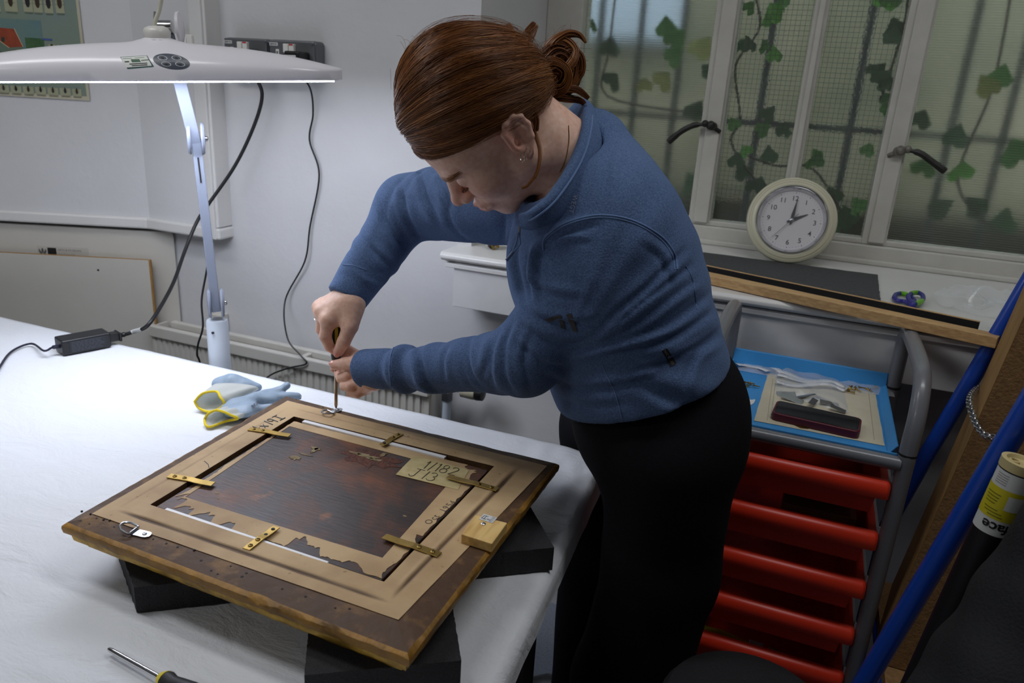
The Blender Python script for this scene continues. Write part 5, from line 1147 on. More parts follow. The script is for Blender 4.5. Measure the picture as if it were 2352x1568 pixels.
# things seen inside the drawers
M_carton = mat('pink_brown_carton', (150, 112, 100), 0.7)
cb = thing('small_carton', 'pinkish brown carton lying in the second red drawer', 'box', (0.11, 1.43, .735))
MB().bb((0.045, 1.385, .7515), (0.175, 1.47, .808)).build('carton', M_carton, cb, smooth=0, bevel=0.001)
MB().bb((0.06, 1.39, .808), (0.165, 1.465, .8095)).build('carton_flap', mat('carton_lid', (128, 94, 84), 0.7), cb, smooth=0)
tb_ = thing('glue_tube', 'yellow and white tube in the fifth red drawer', 'tube', (-0.02, 1.40, .43))
MB().tube([(-.065, 1.40, .459), (-.02, 1.40, .461), (.035, 1.392, .463)], [.016, .016, .010], 12, flat=0.8).build('tube_body', mat('tube_yellow', (196, 176, 40), 0.4), tb_)
MB().bb((.033, 1.384, .452), (.062, 1.402, .474)).build('tube_end', M_label, tb_, smooth=0, bevel=0.002)
tag(MB().box((.115, 1.40, .452), (.09, .02, .012), Matrix.Rotation(R(-12), 3, 'Z')).build('cream_stick', mat('cream_stick', (176, 166, 132), 0.6), smooth=0, bevel=0.002), 'cream coloured stick in the fifth red drawer', 'stick')

# ================================================================== ON THE BLUE TRAY
ZQ = ZTY+.0006
def tpx(px, py, z=ZQ): return on_z(px, py, z)
def sheet_poly(name, px, z, th, m, label=None, cat=None, par=None, ragn=0, group=None):
    P = [tpx(*q) for q in px]; out = []
    for a, c in zip(P, P[1:]+P[:1]):
        for k in range(max(1, ragn)): p = a.lerp(c, k/max(1, ragn)); out.append((p.x+(RNG.uniform(-.0006, .0006) if ragn else 0), p.y+(RNG.uniform(-.0006, .0006) if ragn else 0)))
    o = MB().prism(out[::-1], (0, 0, z), (1, 0, 0), (0, 1, 0), th).build(name, m, par, smooth=0)
    if label: tag(o, label, cat, group)
    return o
M_oldp = mat('yellowed_document', (202, 194, 170), 0.75, var=0.05, var_scale=20); M_white = mat('white_paper', (222, 224, 226), 0.7)
doc = thing('paper_document', 'yellowed printed paper under the phone on the blue tray', 'paper', tpx(1880, 940))
sheet_poly('page', [(1764, 857), (2010, 902), (2032, 1024), (1732, 966)], ZQ, .0006, M_oldp, par=doc, ragn=14)
b = MB()
for a, c in (((1762, 965), (1775, 870)), ((1770, 962), (1782, 872)), ((1995, 900), (2008, 1010)), ((1885, 985), (1960, 1000))): b.bar(tpx(*a, ZQ+.0007), tpx(*c, ZQ+.0007), .0008, .0002)
tag(b.build('printed_rules', mat('faint_print', (150, 144, 128), 0.7), doc, smooth=0), kind='stuff')
ph = thing('mobile_phone', 'black screened phone in a dark red case on the paper', 'phone', tpx(1875, 965))
PHZ = ZQ+.0010
qa, qb, qd = tpx(1780, 950, PHZ+.012), tpx(1967, 992, PHZ+.012), tpx(1783, 924, PHZ+.012)
pu = (qb-qa).normalized(); pvv = Vector((-pu.y, pu.x, 0)); pL = (qb-qa).length+.012; pW = .071
pc_ = (qa+qb)/2+pvv*(pW/2-.004); pc_.z = PHZ
MB().prism(rrect(pL, pW, .011), pc_, pu, pvv, .0150).build('case', mat('dark_red_silicone', (92, 18, 34), 0.45), ph, smooth=30, bevel=0.0022, seg=3)
MB().prism(rrect(pL-.007, pW-.007, .008), pc_+Vector((0, 0, .0148)), pu, pvv, .0007).build('screen', mat('black_glass', (12, 14, 15), 0.06, coat=0.5), ph, smooth=0)
for k in (-.3, -.22): MB().box(pc_-pu*(pL/2)*1.0+Vector((0, 0, .006))+pvv*(pW*k), (.002, .008, .003), Matrix((pu, pvv, Vector((0, 0, 1)))).transposed()).build('side_button', M_blackp, ph, smooth=0)
sheet_poly('brass_plate', [(1812, 968), (1832, 972), (1862, 983), (1856, 986), (1838, 984), (1822, 976)], ZQ+.0006, .0004, M_brass, 'thin brass plate peeping from under the front of the phone', 'metal plate')
sheet_poly('torn_paper', [(1690, 905), (1712, 910), (1724, 918), (1735, 917), (1732, 926), (1722, 931), (1700, 929)], ZQ, .0005, M_white, 'torn scrap of white paper beside the yellowed document on the tray', 'paper', ragn=3)
def zip_bag(label, quad, z0, bulge, loc, nu=26, nv=16):
    t = thing('zip_bag', label, 'bag', tpx(*loc), 'clear zip bags on the blue tray')
    A, B, C_, D = [tpx(*q) for q in quad]; b = MB(); sd_ = RNG.uniform(0, 50)
    def f(u, v):
        p = A.lerp(B, u).lerp(D.lerp(C_, u), v); e = min(1, 6*min(u, 1-u, v, 1-v))
        return (p.x, p.y, z0+.001+e*(bulge*(0.55+0.45*mn.noise(Vector((u*4+sd_, v*4, 1))))+.003*abs(mn.noise(Vector((u*9+sd_, v*9, 3))))))
    b.grid(f, nu, nv)
    o = b.build('bag_film', M_film, t, smooth=30)
    p, q = A.lerp(B, .02), A.lerp(B, .98); p.z = q.z = z0+.003
    MB().tube([p, p.lerp(q, .5), q], .0011, 6).build('zip_seal', M_film, t)
    return t
def strips(px_list, z, label, wd=.022):
    for i, P in enumerate(px_list):
        c = spline([tpx(x, y, z+.0018*i) for x, y in P], 6); b = MB(); V = []
        for k, p in enumerate(c):
            t = (c[min(k+1, len(c)-1)]-c[max(k-1, 0)]).normalized(); q = Vector((-t.y, t.x, 0))*wd/2; hh = .003*math.sin(k*0.5+i)
            V += [p-q+Vector((0, 0, hh)), p+q+Vector((0, 0, hh))]
        b.add(V, [(2*k, 2*k+2, 2*k+3, 2*k+1) for k in range(len(c)-1)])
        o = b.build('paper_strip', M_white, smooth=60); s = o.modifiers.new('t', 'SOLIDIFY'); s.thickness = .0006
        tag(o, ('farthest', 'middle', 'nearest')[i]+' '+label, 'paper strip', 'white paper strips in the zip bags')
zip_bag('clear zip bag of white paper strips at the back left of the tray', [(1722, 790), (1868, 832), (1790, 868), (1690, 850)], ZQ, .011, (1780, 840))
strips([[(1700, 812), (1740, 812), (1790, 830), (1820, 846)], [(1695, 824), (1730, 822), (1775, 845), (1800, 858)], [(1692, 838), (1730, 838), (1765, 855)]], ZQ+.003, 'white paper strip curling inside the back left zip bag', .016)
zip_bag('clear zip bag of white strips and metal brackets behind the phone', [(1782, 822), (1932, 868), (1950, 950), (1780, 905)], ZQ, .016, (1865, 890))
strips([[(1786, 852), (1830, 866), (1880, 874), (1930, 882)], [(1786, 862), (1840, 872), (1900, 876), (1940, 888)], [(1784, 878), (1830, 882), (1900, 884), (1942, 893)]], ZQ+.004, 'white paper strip lying inside the zip bag behind the phone', .018)
zip_bag('clear zip bag of brass screws at the back right of the tray', [(1882, 815), (2035, 850), (2055, 912), (1935, 898)], ZQ, .010, (1985, 870))
M_zinc = mat('zinc_plate', (150, 152, 154), 0.3, 0.9)
for i, (x, y, ang, ln, wd) in enumerate(((1806, 905, 10, .036, .018), (1820, 915, -8, .042, .018), (1850, 908, 40, .040, .014), (1868, 922, 75, .030, .012), (1890, 915, -20, .044, .014), (1905, 926, 8, .036, .014), (1925, 938, -5, .030, .013))):
    p = tpx(x, y, ZQ+.004+.0016*(i % 4)); r_ = Matrix.Rotation(R(ang), 3, 'Z') @ Matrix.Rotation(R(RNG.uniform(-14, 14)), 3, 'Y') @ Matrix.Rotation(R(RNG.uniform(-16, 16)), 3, 'X')
    tag(MB().box(p, (ln, wd, .0014), r_).build('metal_bracket', M_zinc, smooth=0, bevel=.0004), ('leftmost', 'second from left', 'third from left', 'middle', 'third from right', 'second from right', 'rightmost')[i]+' of the zinc brackets in the clear bag behind the phone', 'bracket', 'zinc brackets in the clear bag')
def scr(px, py, lab, grp, m):
    p = tpx(px, py, ZQ+.0045); a = RNG.uniform(0, 6.28); d = Vector((math.cos(a), math.sin(a), RNG.uniform(-.12, .12)))
    MBs = MB().tube([p-d*.007, p+d*.003, p+d*.0052, p+d*.0072], [.0008, .0016, .0018, .0038], 8)
    tag(MBs.build('brass_screw', m), lab, 'screw', grp)
for x, y in ((1950, 886), (1958, 894), (1965, 888), (1972, 896), (1980, 890), (1990, 893), (1955, 900), (1998, 896), (2006, 890), (1946, 896)): scr(x, y, 'brass screw inside the clear zip bag at the back right of the tray', 'screws in the back right bag', M_brass)
for x, y in ((1704, 876), (1710, 880), (1716, 878), (1726, 880), (1738, 886), (1722, 884)): scr(x, y, 'loose brass screw on the left of the blue tray', 'loose screws on the tray', M_brass)

# ================================================================== BLUE BOARD CART ON THE RIGHT
M_btube = mat('blue_enamel_tube', (20, 66, 164), 0.32, coat=0.2); M_mdf = mat('brown_fibreboard', (150, 114, 72), 0.85, rgb2=(124, 92, 56), var_scale=90, bump=0.3, bump_scale=200); M_cardb = mat('brown_cardboard_face', (164, 126, 70), 0.75, rgb2=(142, 106, 56), var_scale=12)
ct = thing('board_cart', 'blue tubular cart holding brown boards at the right edge', 'cart', (0.45, 1.35, FZ))
f0, f1 = on_y(1985, 1568, 1.10), on_y(2352, 950, 1.10); df = (f1-f0)/(f1.z-f0.z)
MB().tube([f0+df*(.17-f0.z), f0, f1, f0+df*(1.42-f0.z)], .0155, 14).build('upright_tube', M_btube, ct)
r1, r0 = on_y(2320, 720, 1.60), on_y(2120, 1060, 1.60); dr = (r1-r0)/(r1.z-r0.z)
MB().tube([Vector((.262, 1.60, FZ+.05)), Vector((.262, 1.60, .70)), r0, r1, r0+dr*(1.42-r0.z)], .0155, 14).build('upright_tube', M_btube, ct)
bx0 = f0+df*(.17-f0.z)
MB().tube([(bx0.x, 1.10, .19), (0.95, 1.10, .19)], .0155, 12).tube([(.262, 1.60, .19), (0.95, 1.60, .19)], .0155, 12).build('base_tube', M_btube, ct)
MB().tube([(0.27, 1.10, .54), (0.27, 1.60, .54)], .0135, 12).tube([(0.18, 1.10, .54), (0.95, 1.10, .54)], .0135, 12).tube([(.262, 1.60, .54), (0.95, 1.60, .54)], .0135, 12).tube([(0.9, 1.10, .19), (0.9, 1.60, .19)], .0155, 12).build('base_tube', M_btube, ct)
MB().bb((0.262, 1.12, .555), (0.93, 1.58, .578)).build('deck_board', M_mdf, ct, smooth=0)
for x, y in ((bx0.x, 1.10), (.9, 1.10), (.29, 1.60), (.9, 1.60)): MB().lathe([(0.036, -0.013), (0.038, 0), (0.036, 0.013)], (x, y, FZ+.038), (1, 0, 0), 18).build('castor', M_blackp, ct)
def slab(label, name, xbot, ztop, lean, thick, y0, y1, zb, m, m_face):
    t = thing(name, label, 'board', (xbot, (y0+y1)/2, zb), 'brown boards on the blue cart')
    sk = 0.2*(y1-y0); A = [(xbot, y0, zb), (xbot+thick, y0, zb), (xbot+thick+sk, y1, zb), (xbot+sk, y1, zb)]; k = lean*(ztop-zb)
    MB().hexa(A, [(x+k, y, ztop) for x, y, _ in A]).build('board_core', m, t, smooth=0)
    A = [(xbot-.0012, y0, zb), (xbot-.0002, y0, zb), (xbot-.0002+sk, y1, zb), (xbot-.0012+sk, y1, zb)]
    MB().hexa(A, [(x+k, y, ztop) for x, y, _ in A]).build('face_paper', m_face, t, smooth=0)
    return t
g_ = on_y(2232, 998, 1.30); lean = .125
slab('tall brown cardboard faced board leaning on the blue cart beside the trolley', 'cart_board', g_.x-lean*(g_.z-.58), 1.52, lean, .10, 1.30, 1.57, .58, M_mdf, M_cardb)
slab('second brown board behind the first on the blue cart', 'cart_board', g_.x-lean*(g_.z-.58)+.104, 1.50, lean, .16, 1.28, 1.57, .58, M_mdf, M_mdf)
# chain slung from the rear upright to the front one
ch = thing('chain', 'galvanised chain slung across the brown board on the blue cart', 'chain', on_y(2240, 895, 1.5))
cp = spline([on_y(2246, 888, 1.565), on_y(2232, 905, 1.46), on_y(2227, 925, 1.38), on_y(2233, 950, 1.32), on_y(2243, 976, 1.262), on_y(2260, 998, 1.21), on_y(2286, 1006, 1.165), on_y(2312, 1010, 1.122)], 14)
s_ = [0.0]
for a, c in zip(cp[:-1], cp[1:]): s_.append(s_[-1]+(c-a).length)
def atlen(L):
    for i in range(len(s_)-1):
        if s_[i+1] >= L: f = (L-s_[i])/max(1e-9, s_[i+1]-s_[i]); return cp[i].lerp(cp[i+1], f), (cp[i+1]-cp[i]).normalized()
    return cp[-1], (cp[-1]-cp[-2]).normalized()
L = 0.004; k = 0; pitch = 0.0125
while L < s_[-1]-.004:
    p, t = atlen(L); up = Vector((0, 0, 1)) if abs(t.z) < .9 else Vector((0, 1, 0)); u = t.cross(up).normalized(); v = t.cross(u)
    q = u if k % 2 else v; P = [p+t*(math.copysign(1, math.cos(a))*.0045+.0046*math.cos(a))+q*.0046*math.sin(a) for a in [2*math.pi*(i+.5)/14 for i in range(14)]]
    MB().tube(P, .0015, 6, closed=True).build('chain_link', M_bright, ch); L += pitch; k += 1
# postal tube with the printed label
pt = thing('postal_tube', 'black tube with yellow and white printed label beside the blue upright', 'tube', (0.26, 1.02, .3))
t1, t0 = on_y(2347, 1062, 1.03), on_y(2118, 1557, 1.03); tx = (t1-t0).normalized(); RT = .0215
t1c = t1.copy(); t0c = t1c-tx*.50
MB().tube([t0c, t1c-tx*.006], RT, 32).build('tube_body', mat('black_tube_card', (16, 16, 20), 0.5), pt)
MB().lathe([(RT+.0012, -.006), (RT+.0016, .006), (RT-.004, .0065), (RT-.006, .002), (0, .001)], t1c-tx*.004, tx, 36).build('end_cap', mat('cream_cap', (196, 180, 130), 0.45), pt)
MB().lathe([(.006, .0015), (.006, .0055), (.004, .006), (.004, .0015)], t1c-tx*.004+Vector((-.008, 0, 0)), tx, 16).build('cap_ring', bpy.data.materials['cream_cap'], pt)
sidev = (Vector(CPOS)-t1c); sidev = (sidev-tx*sidev.dot(tx)).normalized(); tang = tx.cross(sidev)
def wrap(name, h0, h1, a0, a1, m, lift=.0006, n=26):
    b = MB()
    def f(u, v):
        a = R(a0+(a1-a0)*u); h = -(h0+(h1-h0)*v); return t1c+tx*h+(sidev*math.cos(a)+tang*math.sin(a))*(RT+lift)
    b.grid(f, n, 3); return b.build(name, m, pt, smooth=80)
wrap('label_white', .012, .098, -115, 115, M_label, .0004); wrap('label_yellow', .034, .076, -115, 115, mat('label_yellow', (196, 184, 30), 0.5), .0008)
sgn = 1 if tang.x > 0 else -1
wrap('label_block', .040, .060, sgn*8, sgn*60, M_label, .0011, 6)
def wrap_text(body, size, h, a_c, m, name, flip=True):
    """lettering bent round the tube, upside down as it stands"""
    cu = bpy.data.curves.new('lt', 'FONT'); cu.body = body; cu.size = size; cu.align_x = 'CENTER'; cu.offset = .0004; cu.resolution_u = 3
    t_ = bpy.data.objects.new('lt', cu); COL.objects.link(t_); dg = bpy.context.evaluated_depsgraph_get(); me = bpy.data.meshes.new_from_object(t_.evaluated_get(dg)); bpy.data.objects.remove(t_); bpy.data.curves.remove(cu)
    for v in me.vertices:
        x, y = v.co.x, v.co.y; a = R(a_c)-sgn*x/RT if flip else R(a_c)+sgn*x/RT; hh = h-(y if not flip else -y)
        v.co = t1c-tx*(hh if not flip else (h-(-y)*1.0+0) if False else (h+(-(-y)))) if False else t1c-tx*(h+y)+(sidev*math.cos(a)+tang*math.sin(a))*(RT+.0014)
    me.materials.clear(); me.materials.append(m); me.name = name; o = bpy.data.objects.new(name, me); COL.objects.link(o); put(o, pt)
wrap_text('surface', .0185, .0800, 38*sgn, M_num, 'label_lettering')
for k in range(5): wrap('label_lines', .016+k*.0031, .0169+k*.0031, sgn*-52, sgn*-12, mat('label_grey_print', (130, 128, 120), 0.6) if k == 0 else bpy.data.materials['label_grey_print'], .0010, 8)
for k, (h, a0, a1) in enumerate(((.043, -60, -12), (.0472, -58, -14), (.0514, -56, -16), (.0556, -55, -20), (.063, -50, -5), (.067, -45, 10), (.071, -30, 15))): wrap('label_lines', h, h+.0013, sgn*a0, sgn*a1, mat('label_olive_print', (110, 104, 24), 0.6) if k == 0 else bpy.data.materials['label_olive_print'], .0012, 8)

# dark padded bag in the near right corner, and a padded stool seat by the trolley
M_dcloth = mat('navy_black_cloth', (13, 14, 19), 0.85, var=0.15, var_scale=40, bump=0.4, bump_scale=260)
def bagf(P):
    d = d_cone(P, at_d(2335, 1690, .88), at_d(2490, 1240, .88), .104, .066)
    d = smin(d, d_cone(P, at_d(2290, 1750, .87), at_d(2480, 1500, .89), .10, .10), .06)
    d = d+.004*np.sin(P[:, 2]*60+P[:, 0]*30)*np.sin(P[:, 1]*35)+.003*np.sin(P[:, 2]*24-P[:, 0]*70)
    return d
V, Fq = sdf_mesh(bagf, (0.08, .55, .62), (0.62, 1.02, 1.30), .009)
bo = np_mesh('padded_bag', relax(V, Fq, 1), Fq, M_dcloth); tag(bo, 'dark navy padded bag filling the near right corner', 'bag')

sl_ = thing('stool', 'black padded round stool seat in front of the red drawers', 'stool', (.040, .955, FZ))
sc0 = Vector((.040, .955, .682))
MB().lathe([(0, -.030), (.105, -.030), (.124, -.022), (.128, -.004), (.118, .012), (.085, .021), (0, .024)], sc0, (0, 0, 1), 36).build('seat', M_dcloth, sl_)
MB().cyl((.040, .955, .30), (.040, .955, .64), .02, 16).build('column', M_grey, sl_)
for k in range(5):
    a = 2*math.pi*k/5+.3; MB().tube([(.040, .955, .30), (.040+.10*math.cos(a), .955+.10*math.sin(a), .19), (.040+.15*math.cos(a), .955+.15*math.sin(a), FZ+.022)], [.016, .013, .018], 10).build('leg', M_blackp, sl_)
# ================================================================== THE CONSERVATOR
def aw(px, py, D): return np.array(at_d(px, py, D))
F3 = lambda v: np.array(CR*v[0]+CU*v[1]-CF*v[2])
HF, HL_, HU = F3((-.6541, -.6949, -.2989)), F3((.2488, -.5707, .7825)), F3((-.7143, .4375, .5462))
HO = CPOS+CR*(-.0195)+CU*.311+CF*1.085; HS = 1.02
HM = np.stack([HF, HL_, HU], 1)                         # local (forward, left, up) -> room
def h2w(p): return HO+HS*np.asarray(p, float)@HM.T
def w2h(p): return (np.asarray(p, float)-HO)@HM/HS
M_skin = mat('pale_freckled_skin', (222, 172, 148), 0.48, sss=0.12, bump=0.06, bump_scale=900)
def skin_nodes():
    nt = M_skin.node_tree; b = nt.nodes['Principled BSDF']
    at = node(nt, 'ShaderNodeAttribute', attribute_name='blush'); tc = node(nt, 'ShaderNodeTexCoord')
    nz = node(nt, 'ShaderNodeTexNoise', Scale=130.0, Detail=3.0); nt.links.new(tc.outputs['Object'], nz.inputs['Vector'])
    cr = node(nt, 'ShaderNodeValToRGB'); cr.color_ramp.elements[0].position = .3; cr.color_ramp.elements[1].position = .7; cr.color_ramp.elements[0].color = lin((238, 200, 180)); cr.color_ramp.elements[1].color = lin((224, 176, 152)); nt.links.new(nz.outputs['Fac'], cr.inputs[0])
    mx = node(nt, 'ShaderNodeMix', data_type='RGBA'); nt.links.new(at.outputs['Fac'], mx.inputs[0]); nt.links.new(cr.outputs[0], mx.inputs[6]); mx.inputs[7].default_value = lin((188, 92, 84)); nt.links.new(mx.outputs[2], b.inputs['Base Color'])
skin_nodes()
NB = w2h(aw(1325, 395, 1.135))                          # neck root in head space
def head_f(P):
    d = d_ell(P, (.003, 0, .047), (.089, .0765, .088))
    d = smin(d, d_ell(P, (.054, 0, .036), (.048, .063, .056)), .02)
    d = smin(d, d_ell(P, (.045, 0, -.025), (.050, .059, .062)), .02)
    d = smin(d, d_ell(P, (.081, 0, -.087), (.016, .018, .0155)), .016)
    d = smin(d, d_ell(P, (.083, 0, -.058), (.026, .029, .022)), .016)
    Q = P.copy(); Q[:, 1] = np.abs(Q[:, 1])
    d = smin(d, d_ell(Q, (.058, .037, -.022), (.033, .027, .028)), .02)
    d = smin(d, d_cone(Q, (.005, .054, -.040), (.070, .014, -.086), .019, .015), .025)
    d = smin(d, d_ell(Q, (.090, .026, .022), (.014, .027, .008)), .014)
    d = smax(d, -d_ell(Q, (.108, .033, .004), (.019, .018, .011)), .014)
    d = smin(d, d_ell(Q, (.080, .031, .001), (.0155, .0155, .0135)), .004)
    d = smax(d, -d_chain(Q, [((.0945, .019, -.0045), .0009), ((.0965, .031, -.0085), .0010), ((.089, .043, -.0055), .0008)]), .003)
    d = smin(d, d_cone(P, (.094, 0, .016), (.117, 0, -.024), .0080, .0105), .013)
    d = smin(d, d_ell(P, (.1205, 0, -.027), (.0105, .0105, .010)), .006)
    d = smin(d, d_ell(Q, (.1075, .0125, -.031), (.0105, .0070, .0080)), .006)
    d = smax(d, -d_ell(Q, (.113, .0062, -.038), (.006, .0035, .005)), .003)
    d = smin(d, d_chain(Q, [((.1105, 0, -.0535), .0048), ((.1035, .015, -.0552), .0044), ((.093, .0255, -.0592), .0020)]), .005)
    d = smin(d, d_chain(Q, [((.1085, 0, -.0650), .0060), ((.102, .014, -.0645), .0050), ((.093, .0245, -.0602), .0022)]), .005)
    d = smax(d, -d_chain(Q, [((.117, 0, -.0590), .0012), ((.109, .014, -.0593), .0011), ((.094, .0258, -.0596), .0008)]), .002)
    d = smin(d, d_cone(P, (-.022, 0, -.035), NB, .055, .062), .03)
    # ears
    c, s = math.cos(R(16)), math.sin(R(16)); fl = R(18)
    E = Q-V3((-.010, .074, .000)); E = np.stack([E[:, 0]*c+E[:, 2]*s, E[:, 1], -E[:, 0]*s+E[:, 2]*c], 1)
    E = np.stack([E[:, 0]*math.cos(fl)+E[:, 1]*math.sin(fl), -E[:, 0]*math.sin(fl)+E[:, 1]*math.cos(fl), E[:, 2]], 1)
    e = d_ell(E, (-.003, .004, .003), (.0190, .0060, .0300))
    e = smax(e, -d_ell(E, (-.001, .0125, .002), (.0120, .0090, .0190)), .004)
    hx = [(.013, .004, .004), (.0145, .006, .018), (.006, .0085, .029), (-.007, .0095, .0315), (-.017, .0095, .023), (-.0205, .009, .008), (-.0165, .0075, -.009), (-.008, .005, -.021)]
    e = smin(e, d_chain(E, [(p, .0036) for p in hx]), .004)
    e = smin(e, d_chain(E, [((-.008, .008, .020), .0026), ((-.0125, .0075, .006), .0028), ((-.009, .006, -.008), .0026)]), .004)
    e = smin(e, d_ell(E, (-.001, .003, -.027), (.0085, .0045, .0095)), .005)
    e = smin(e, d_ell(E, (.011, .002, -.005), (.005, .0045, .0065)), .004)
    e = smax(e, -d_ell(E, (.004, .006, -.004), (.0045, .008, .006)), .003)
    return smin(d, e, .005)
pieces = []                                            # (V, F, blush) of one body mesh
V, Fq = sdf_mesh(head_f, (-.135, -.105, -.20), (.140, .105, .145), .00185)
def gauss(P, c, s): return np.exp(-(((P-np.array(c))/np.array(s))**2).sum(1))
Q = V.copy(); Q[:, 1] = np.abs(Q[:, 1])
bl = .95*np.maximum(np.exp(-((Q[:, 2]+.0550)/.0042)**2-((Q[:, 1])/.020)**2)*(Q[:, 0] > .088), np.exp(-((Q[:, 2]+.0652)/.0050)**2-((Q[:, 1])/.019)**2)*(Q[:, 0] > .088))
bl = np.maximum(bl, .42*gauss(Q, (.122, 0, -.028), (.02, .016, .013))); bl = np.maximum(bl, .30*gauss(Q, (.075, .042, -.022), (.03, .022, .022)))
bl = np.maximum(bl, .40*gauss(Q, (-.008, .085, .005), (.03, .012, .036))); bl = np.maximum(bl, .22*gauss(Q, (.084, 0, -.095), (.02, .02, .014))); bl = np.maximum(bl, .25*gauss(Q, (.093, .032, -.004), (.012, .016, .007)))
pieces.append((h2w(V), Fq, bl))

# ---- hands: chains of (px, py, depth, radius) surveyed from the photograph
def ch_(L): return [(aw(*p[:3]), p[3]) for p in L]
RH = dict(
 wrist=[(828, 640, 1.405, .029), (812, 676, 1.40, .026), (795, 705, 1.39, .027)],
 palm=[[(800, 690, 1.395, .026), (756, 735, 1.37, .0175)], [(795, 690, 1.40, .026), (742, 718, 1.385, .0175)], [(795, 690, 1.405, .024), (737, 706, 1.405, .0165)], [(800, 692, 1.415, .023), (744, 700, 1.425, .0155)], [(804, 700, 1.38, .024), (800, 735, 1.375, .018)]],
 fing=[[(754, 738, 1.370, .0125), (747, 772, 1.374, .0108), (757, 796, 1.388, .0092), (770, 806, 1.400, .0082)],
       [(740, 720, 1.385, .0125), (739, 757, 1.398, .0108), (755, 780, 1.418, .0094), (775, 783, 1.425, .0084)],
       [(735, 708, 1.405, .0120), (739, 744, 1.424, .0104), (757, 764, 1.440, .0092), (778, 766, 1.442, .0082)],
       [(742, 700, 1.425, .0110), (749, 732, 1.444, .0094), (765, 748, 1.452, .0084), (783, 750, 1.448, .0076)]],
 thumb=[(812, 708, 1.378, .0190), (805, 750, 1.366, .0140), (789, 786, 1.372, .0120), (778, 806, 1.381, .0098)])
LH = dict(
 wrist=[(900, 850, 1.32, .028), (868, 850, 1.335, .0255), (850, 850, 1.345, .026)],
 palm=[[(858, 846, 1.345, .024), (824, 826, 1.385, .0165)], [(858, 852, 1.345, .024), (828, 850, 1.385, .0165)], [(856, 860, 1.345, .024), (833, 872, 1.380, .0160)], [(856, 866, 1.345, .022), (840, 888, 1.376, .0150)], [(862, 848, 1.34, .022), (838, 838, 1.345, .0165)]],
 fing=[[(825, 822, 1.392, .0125), (802, 806, 1.418, .0105), (782, 822, 1.424, .0092), (769, 846, 1.415, .0084)],
       [(828, 850, 1.385, .0128), (801, 862, 1.376, .0106), (784, 868, 1.392, .0094), (778, 858, 1.412, .0084)],
       [(833, 872, 1.380, .0125), (808, 886, 1.370, .0104), (792, 886, 1.386, .0092), (788, 872, 1.405, .0082)],
       [(840, 888, 1.376, .0115), (822, 902, 1.374, .0092), (806, 901, 1.389, .0084), (801, 888, 1.404, .0076)]],
 thumb=[(850, 842, 1.342, .0180), (816, 832, 1.358, .0125), (792, 835, 1.374, .0112), (770, 838, 1.386, .0095)])
def hand_f(H):
    W = ch_(H['wrist']); PL = [ch_(p) for p in H['palm']]; FI = [ch_(p) for p in H['fing']]; TH = ch_(H['thumb'])
    def f(P):
        d = d_chain(P, W, .01)
        for p in PL: d = smin(d, d_chain(P, p), .012)
        t = d_chain(P, TH, .003); d = smin(d, t, .008)
        g = None
        for q in FI:
            e = d_chain(P, q, .0025); g = e if g is None else smin(g, e, .0012)
        return smin(d, g, .005)
    return f
for H in (RH, LH):
    pts = np.array([aw(*p[:3]) for L in ([H['wrist'], H['thumb']]+H['palm']+H['fing']) for p in L])
    V, Fq = sdf_mesh(hand_f(H), pts.min(0)-.034, pts.max(0)+.034, .0017)
    tips = [aw(*L[-1][:3]) for L in H['fing']+[H['thumb']]]; kn = [aw(*L[0][:3]) for L in H['fing']]+[aw(*L[1][:3]) for L in H['fing']+[H['thumb']]]
    bl = np.zeros(len(V))
    for t in tips: bl = np.maximum(bl, .55*gauss(V, t, (.013,)*3))
    for t in kn: bl = np.maximum(bl, .30*gauss(V, t, (.012,)*3))
    pieces.append((V, Fq, bl))
# ---- joints of the clothed body
shL, elL, wrL = aw(1442, 572, 1.07), aw(1206, 824, 1.145), aw(866, 850, 1.335)
shR, elR, wrR = aw(1165, 440, 1.29), aw(936, 476, 1.455), aw(817, 662, 1.405)
hipc = aw(1488, 960, 1.245)
U_t = aw(1330, 400, 1.13)-aw(1480, 950, 1.245); U_t /= np.linalg.norm(U_t)
F_t = -.966*CR-.26*CF*1.0; F_t = F_t-U_t*(F_t@U_t); F_t /= np.linalg.norm(F_t); S_t = np.cross(U_t, F_t)   # torso: forward, left
MT = np.stack([F_t, S_t, U_t], 1)
UZ = np.array([0, 0, 1.0]); Fh = F_t-UZ*(F_t@UZ); Fh /= np.linalg.norm(Fh); MH = np.stack([Fh, np.cross(UZ, Fh), UZ], 1)
legL = [np.array(p) for p in ((-.138, 1.085, 1.00), (-.130, 1.092, .80), (-.158, 1.085, .55), (-.172, 1.08, .12))]
legR = [np.array(p) for p in ((-.250, 1.330, 1.00), (-.325, 1.434, .86), (-.302, 1.437, .55), (-.292, 1.437, .12))]
def core_f(P):
    d = d_ell(P, hipc, (.11, .15, .12), MH)
    d = smin(d, d_ell(P, aw(1440, 740, 1.2), (.10, .13, .15), MT), .05); d = smin(d, d_ell(P, aw(1395, 560, 1.165), (.11, .14, .15), MT), .05)
    for a, b, c in ((shL, elL, wrL), (shR, elR, wrR)): d = smin(d, d_cone(P, a, b, .048, .036), .03); d = smin(d, d_cone(P, b, c, .034, .0235), .02)
    d = smin(d, d_cone(P, aw(1380, 480, 1.15), aw(1325, 395, 1.135), .06, .052), .03)
    for L, r in ((legL, (.075, .06, .05, .042)), (legR, (.075, .06, .05, .042))):
        for i in range(3): d = smin(d, d_cone(P, L[i], L[i+1], r[i], r[i+1]), .02)
    return d
V, Fq = sdf_mesh(core_f, (-.86, .90, .10), (.06, 1.55, 1.50), .011); pieces.append((V, Fq, np.zeros(len(V))))
o_ = 0; VV = []; FF = []; BB = []
for V, Fq, bl in pieces: VV.append(V); FF.append(Fq+o_); BB.append(bl); o_ += len(V)
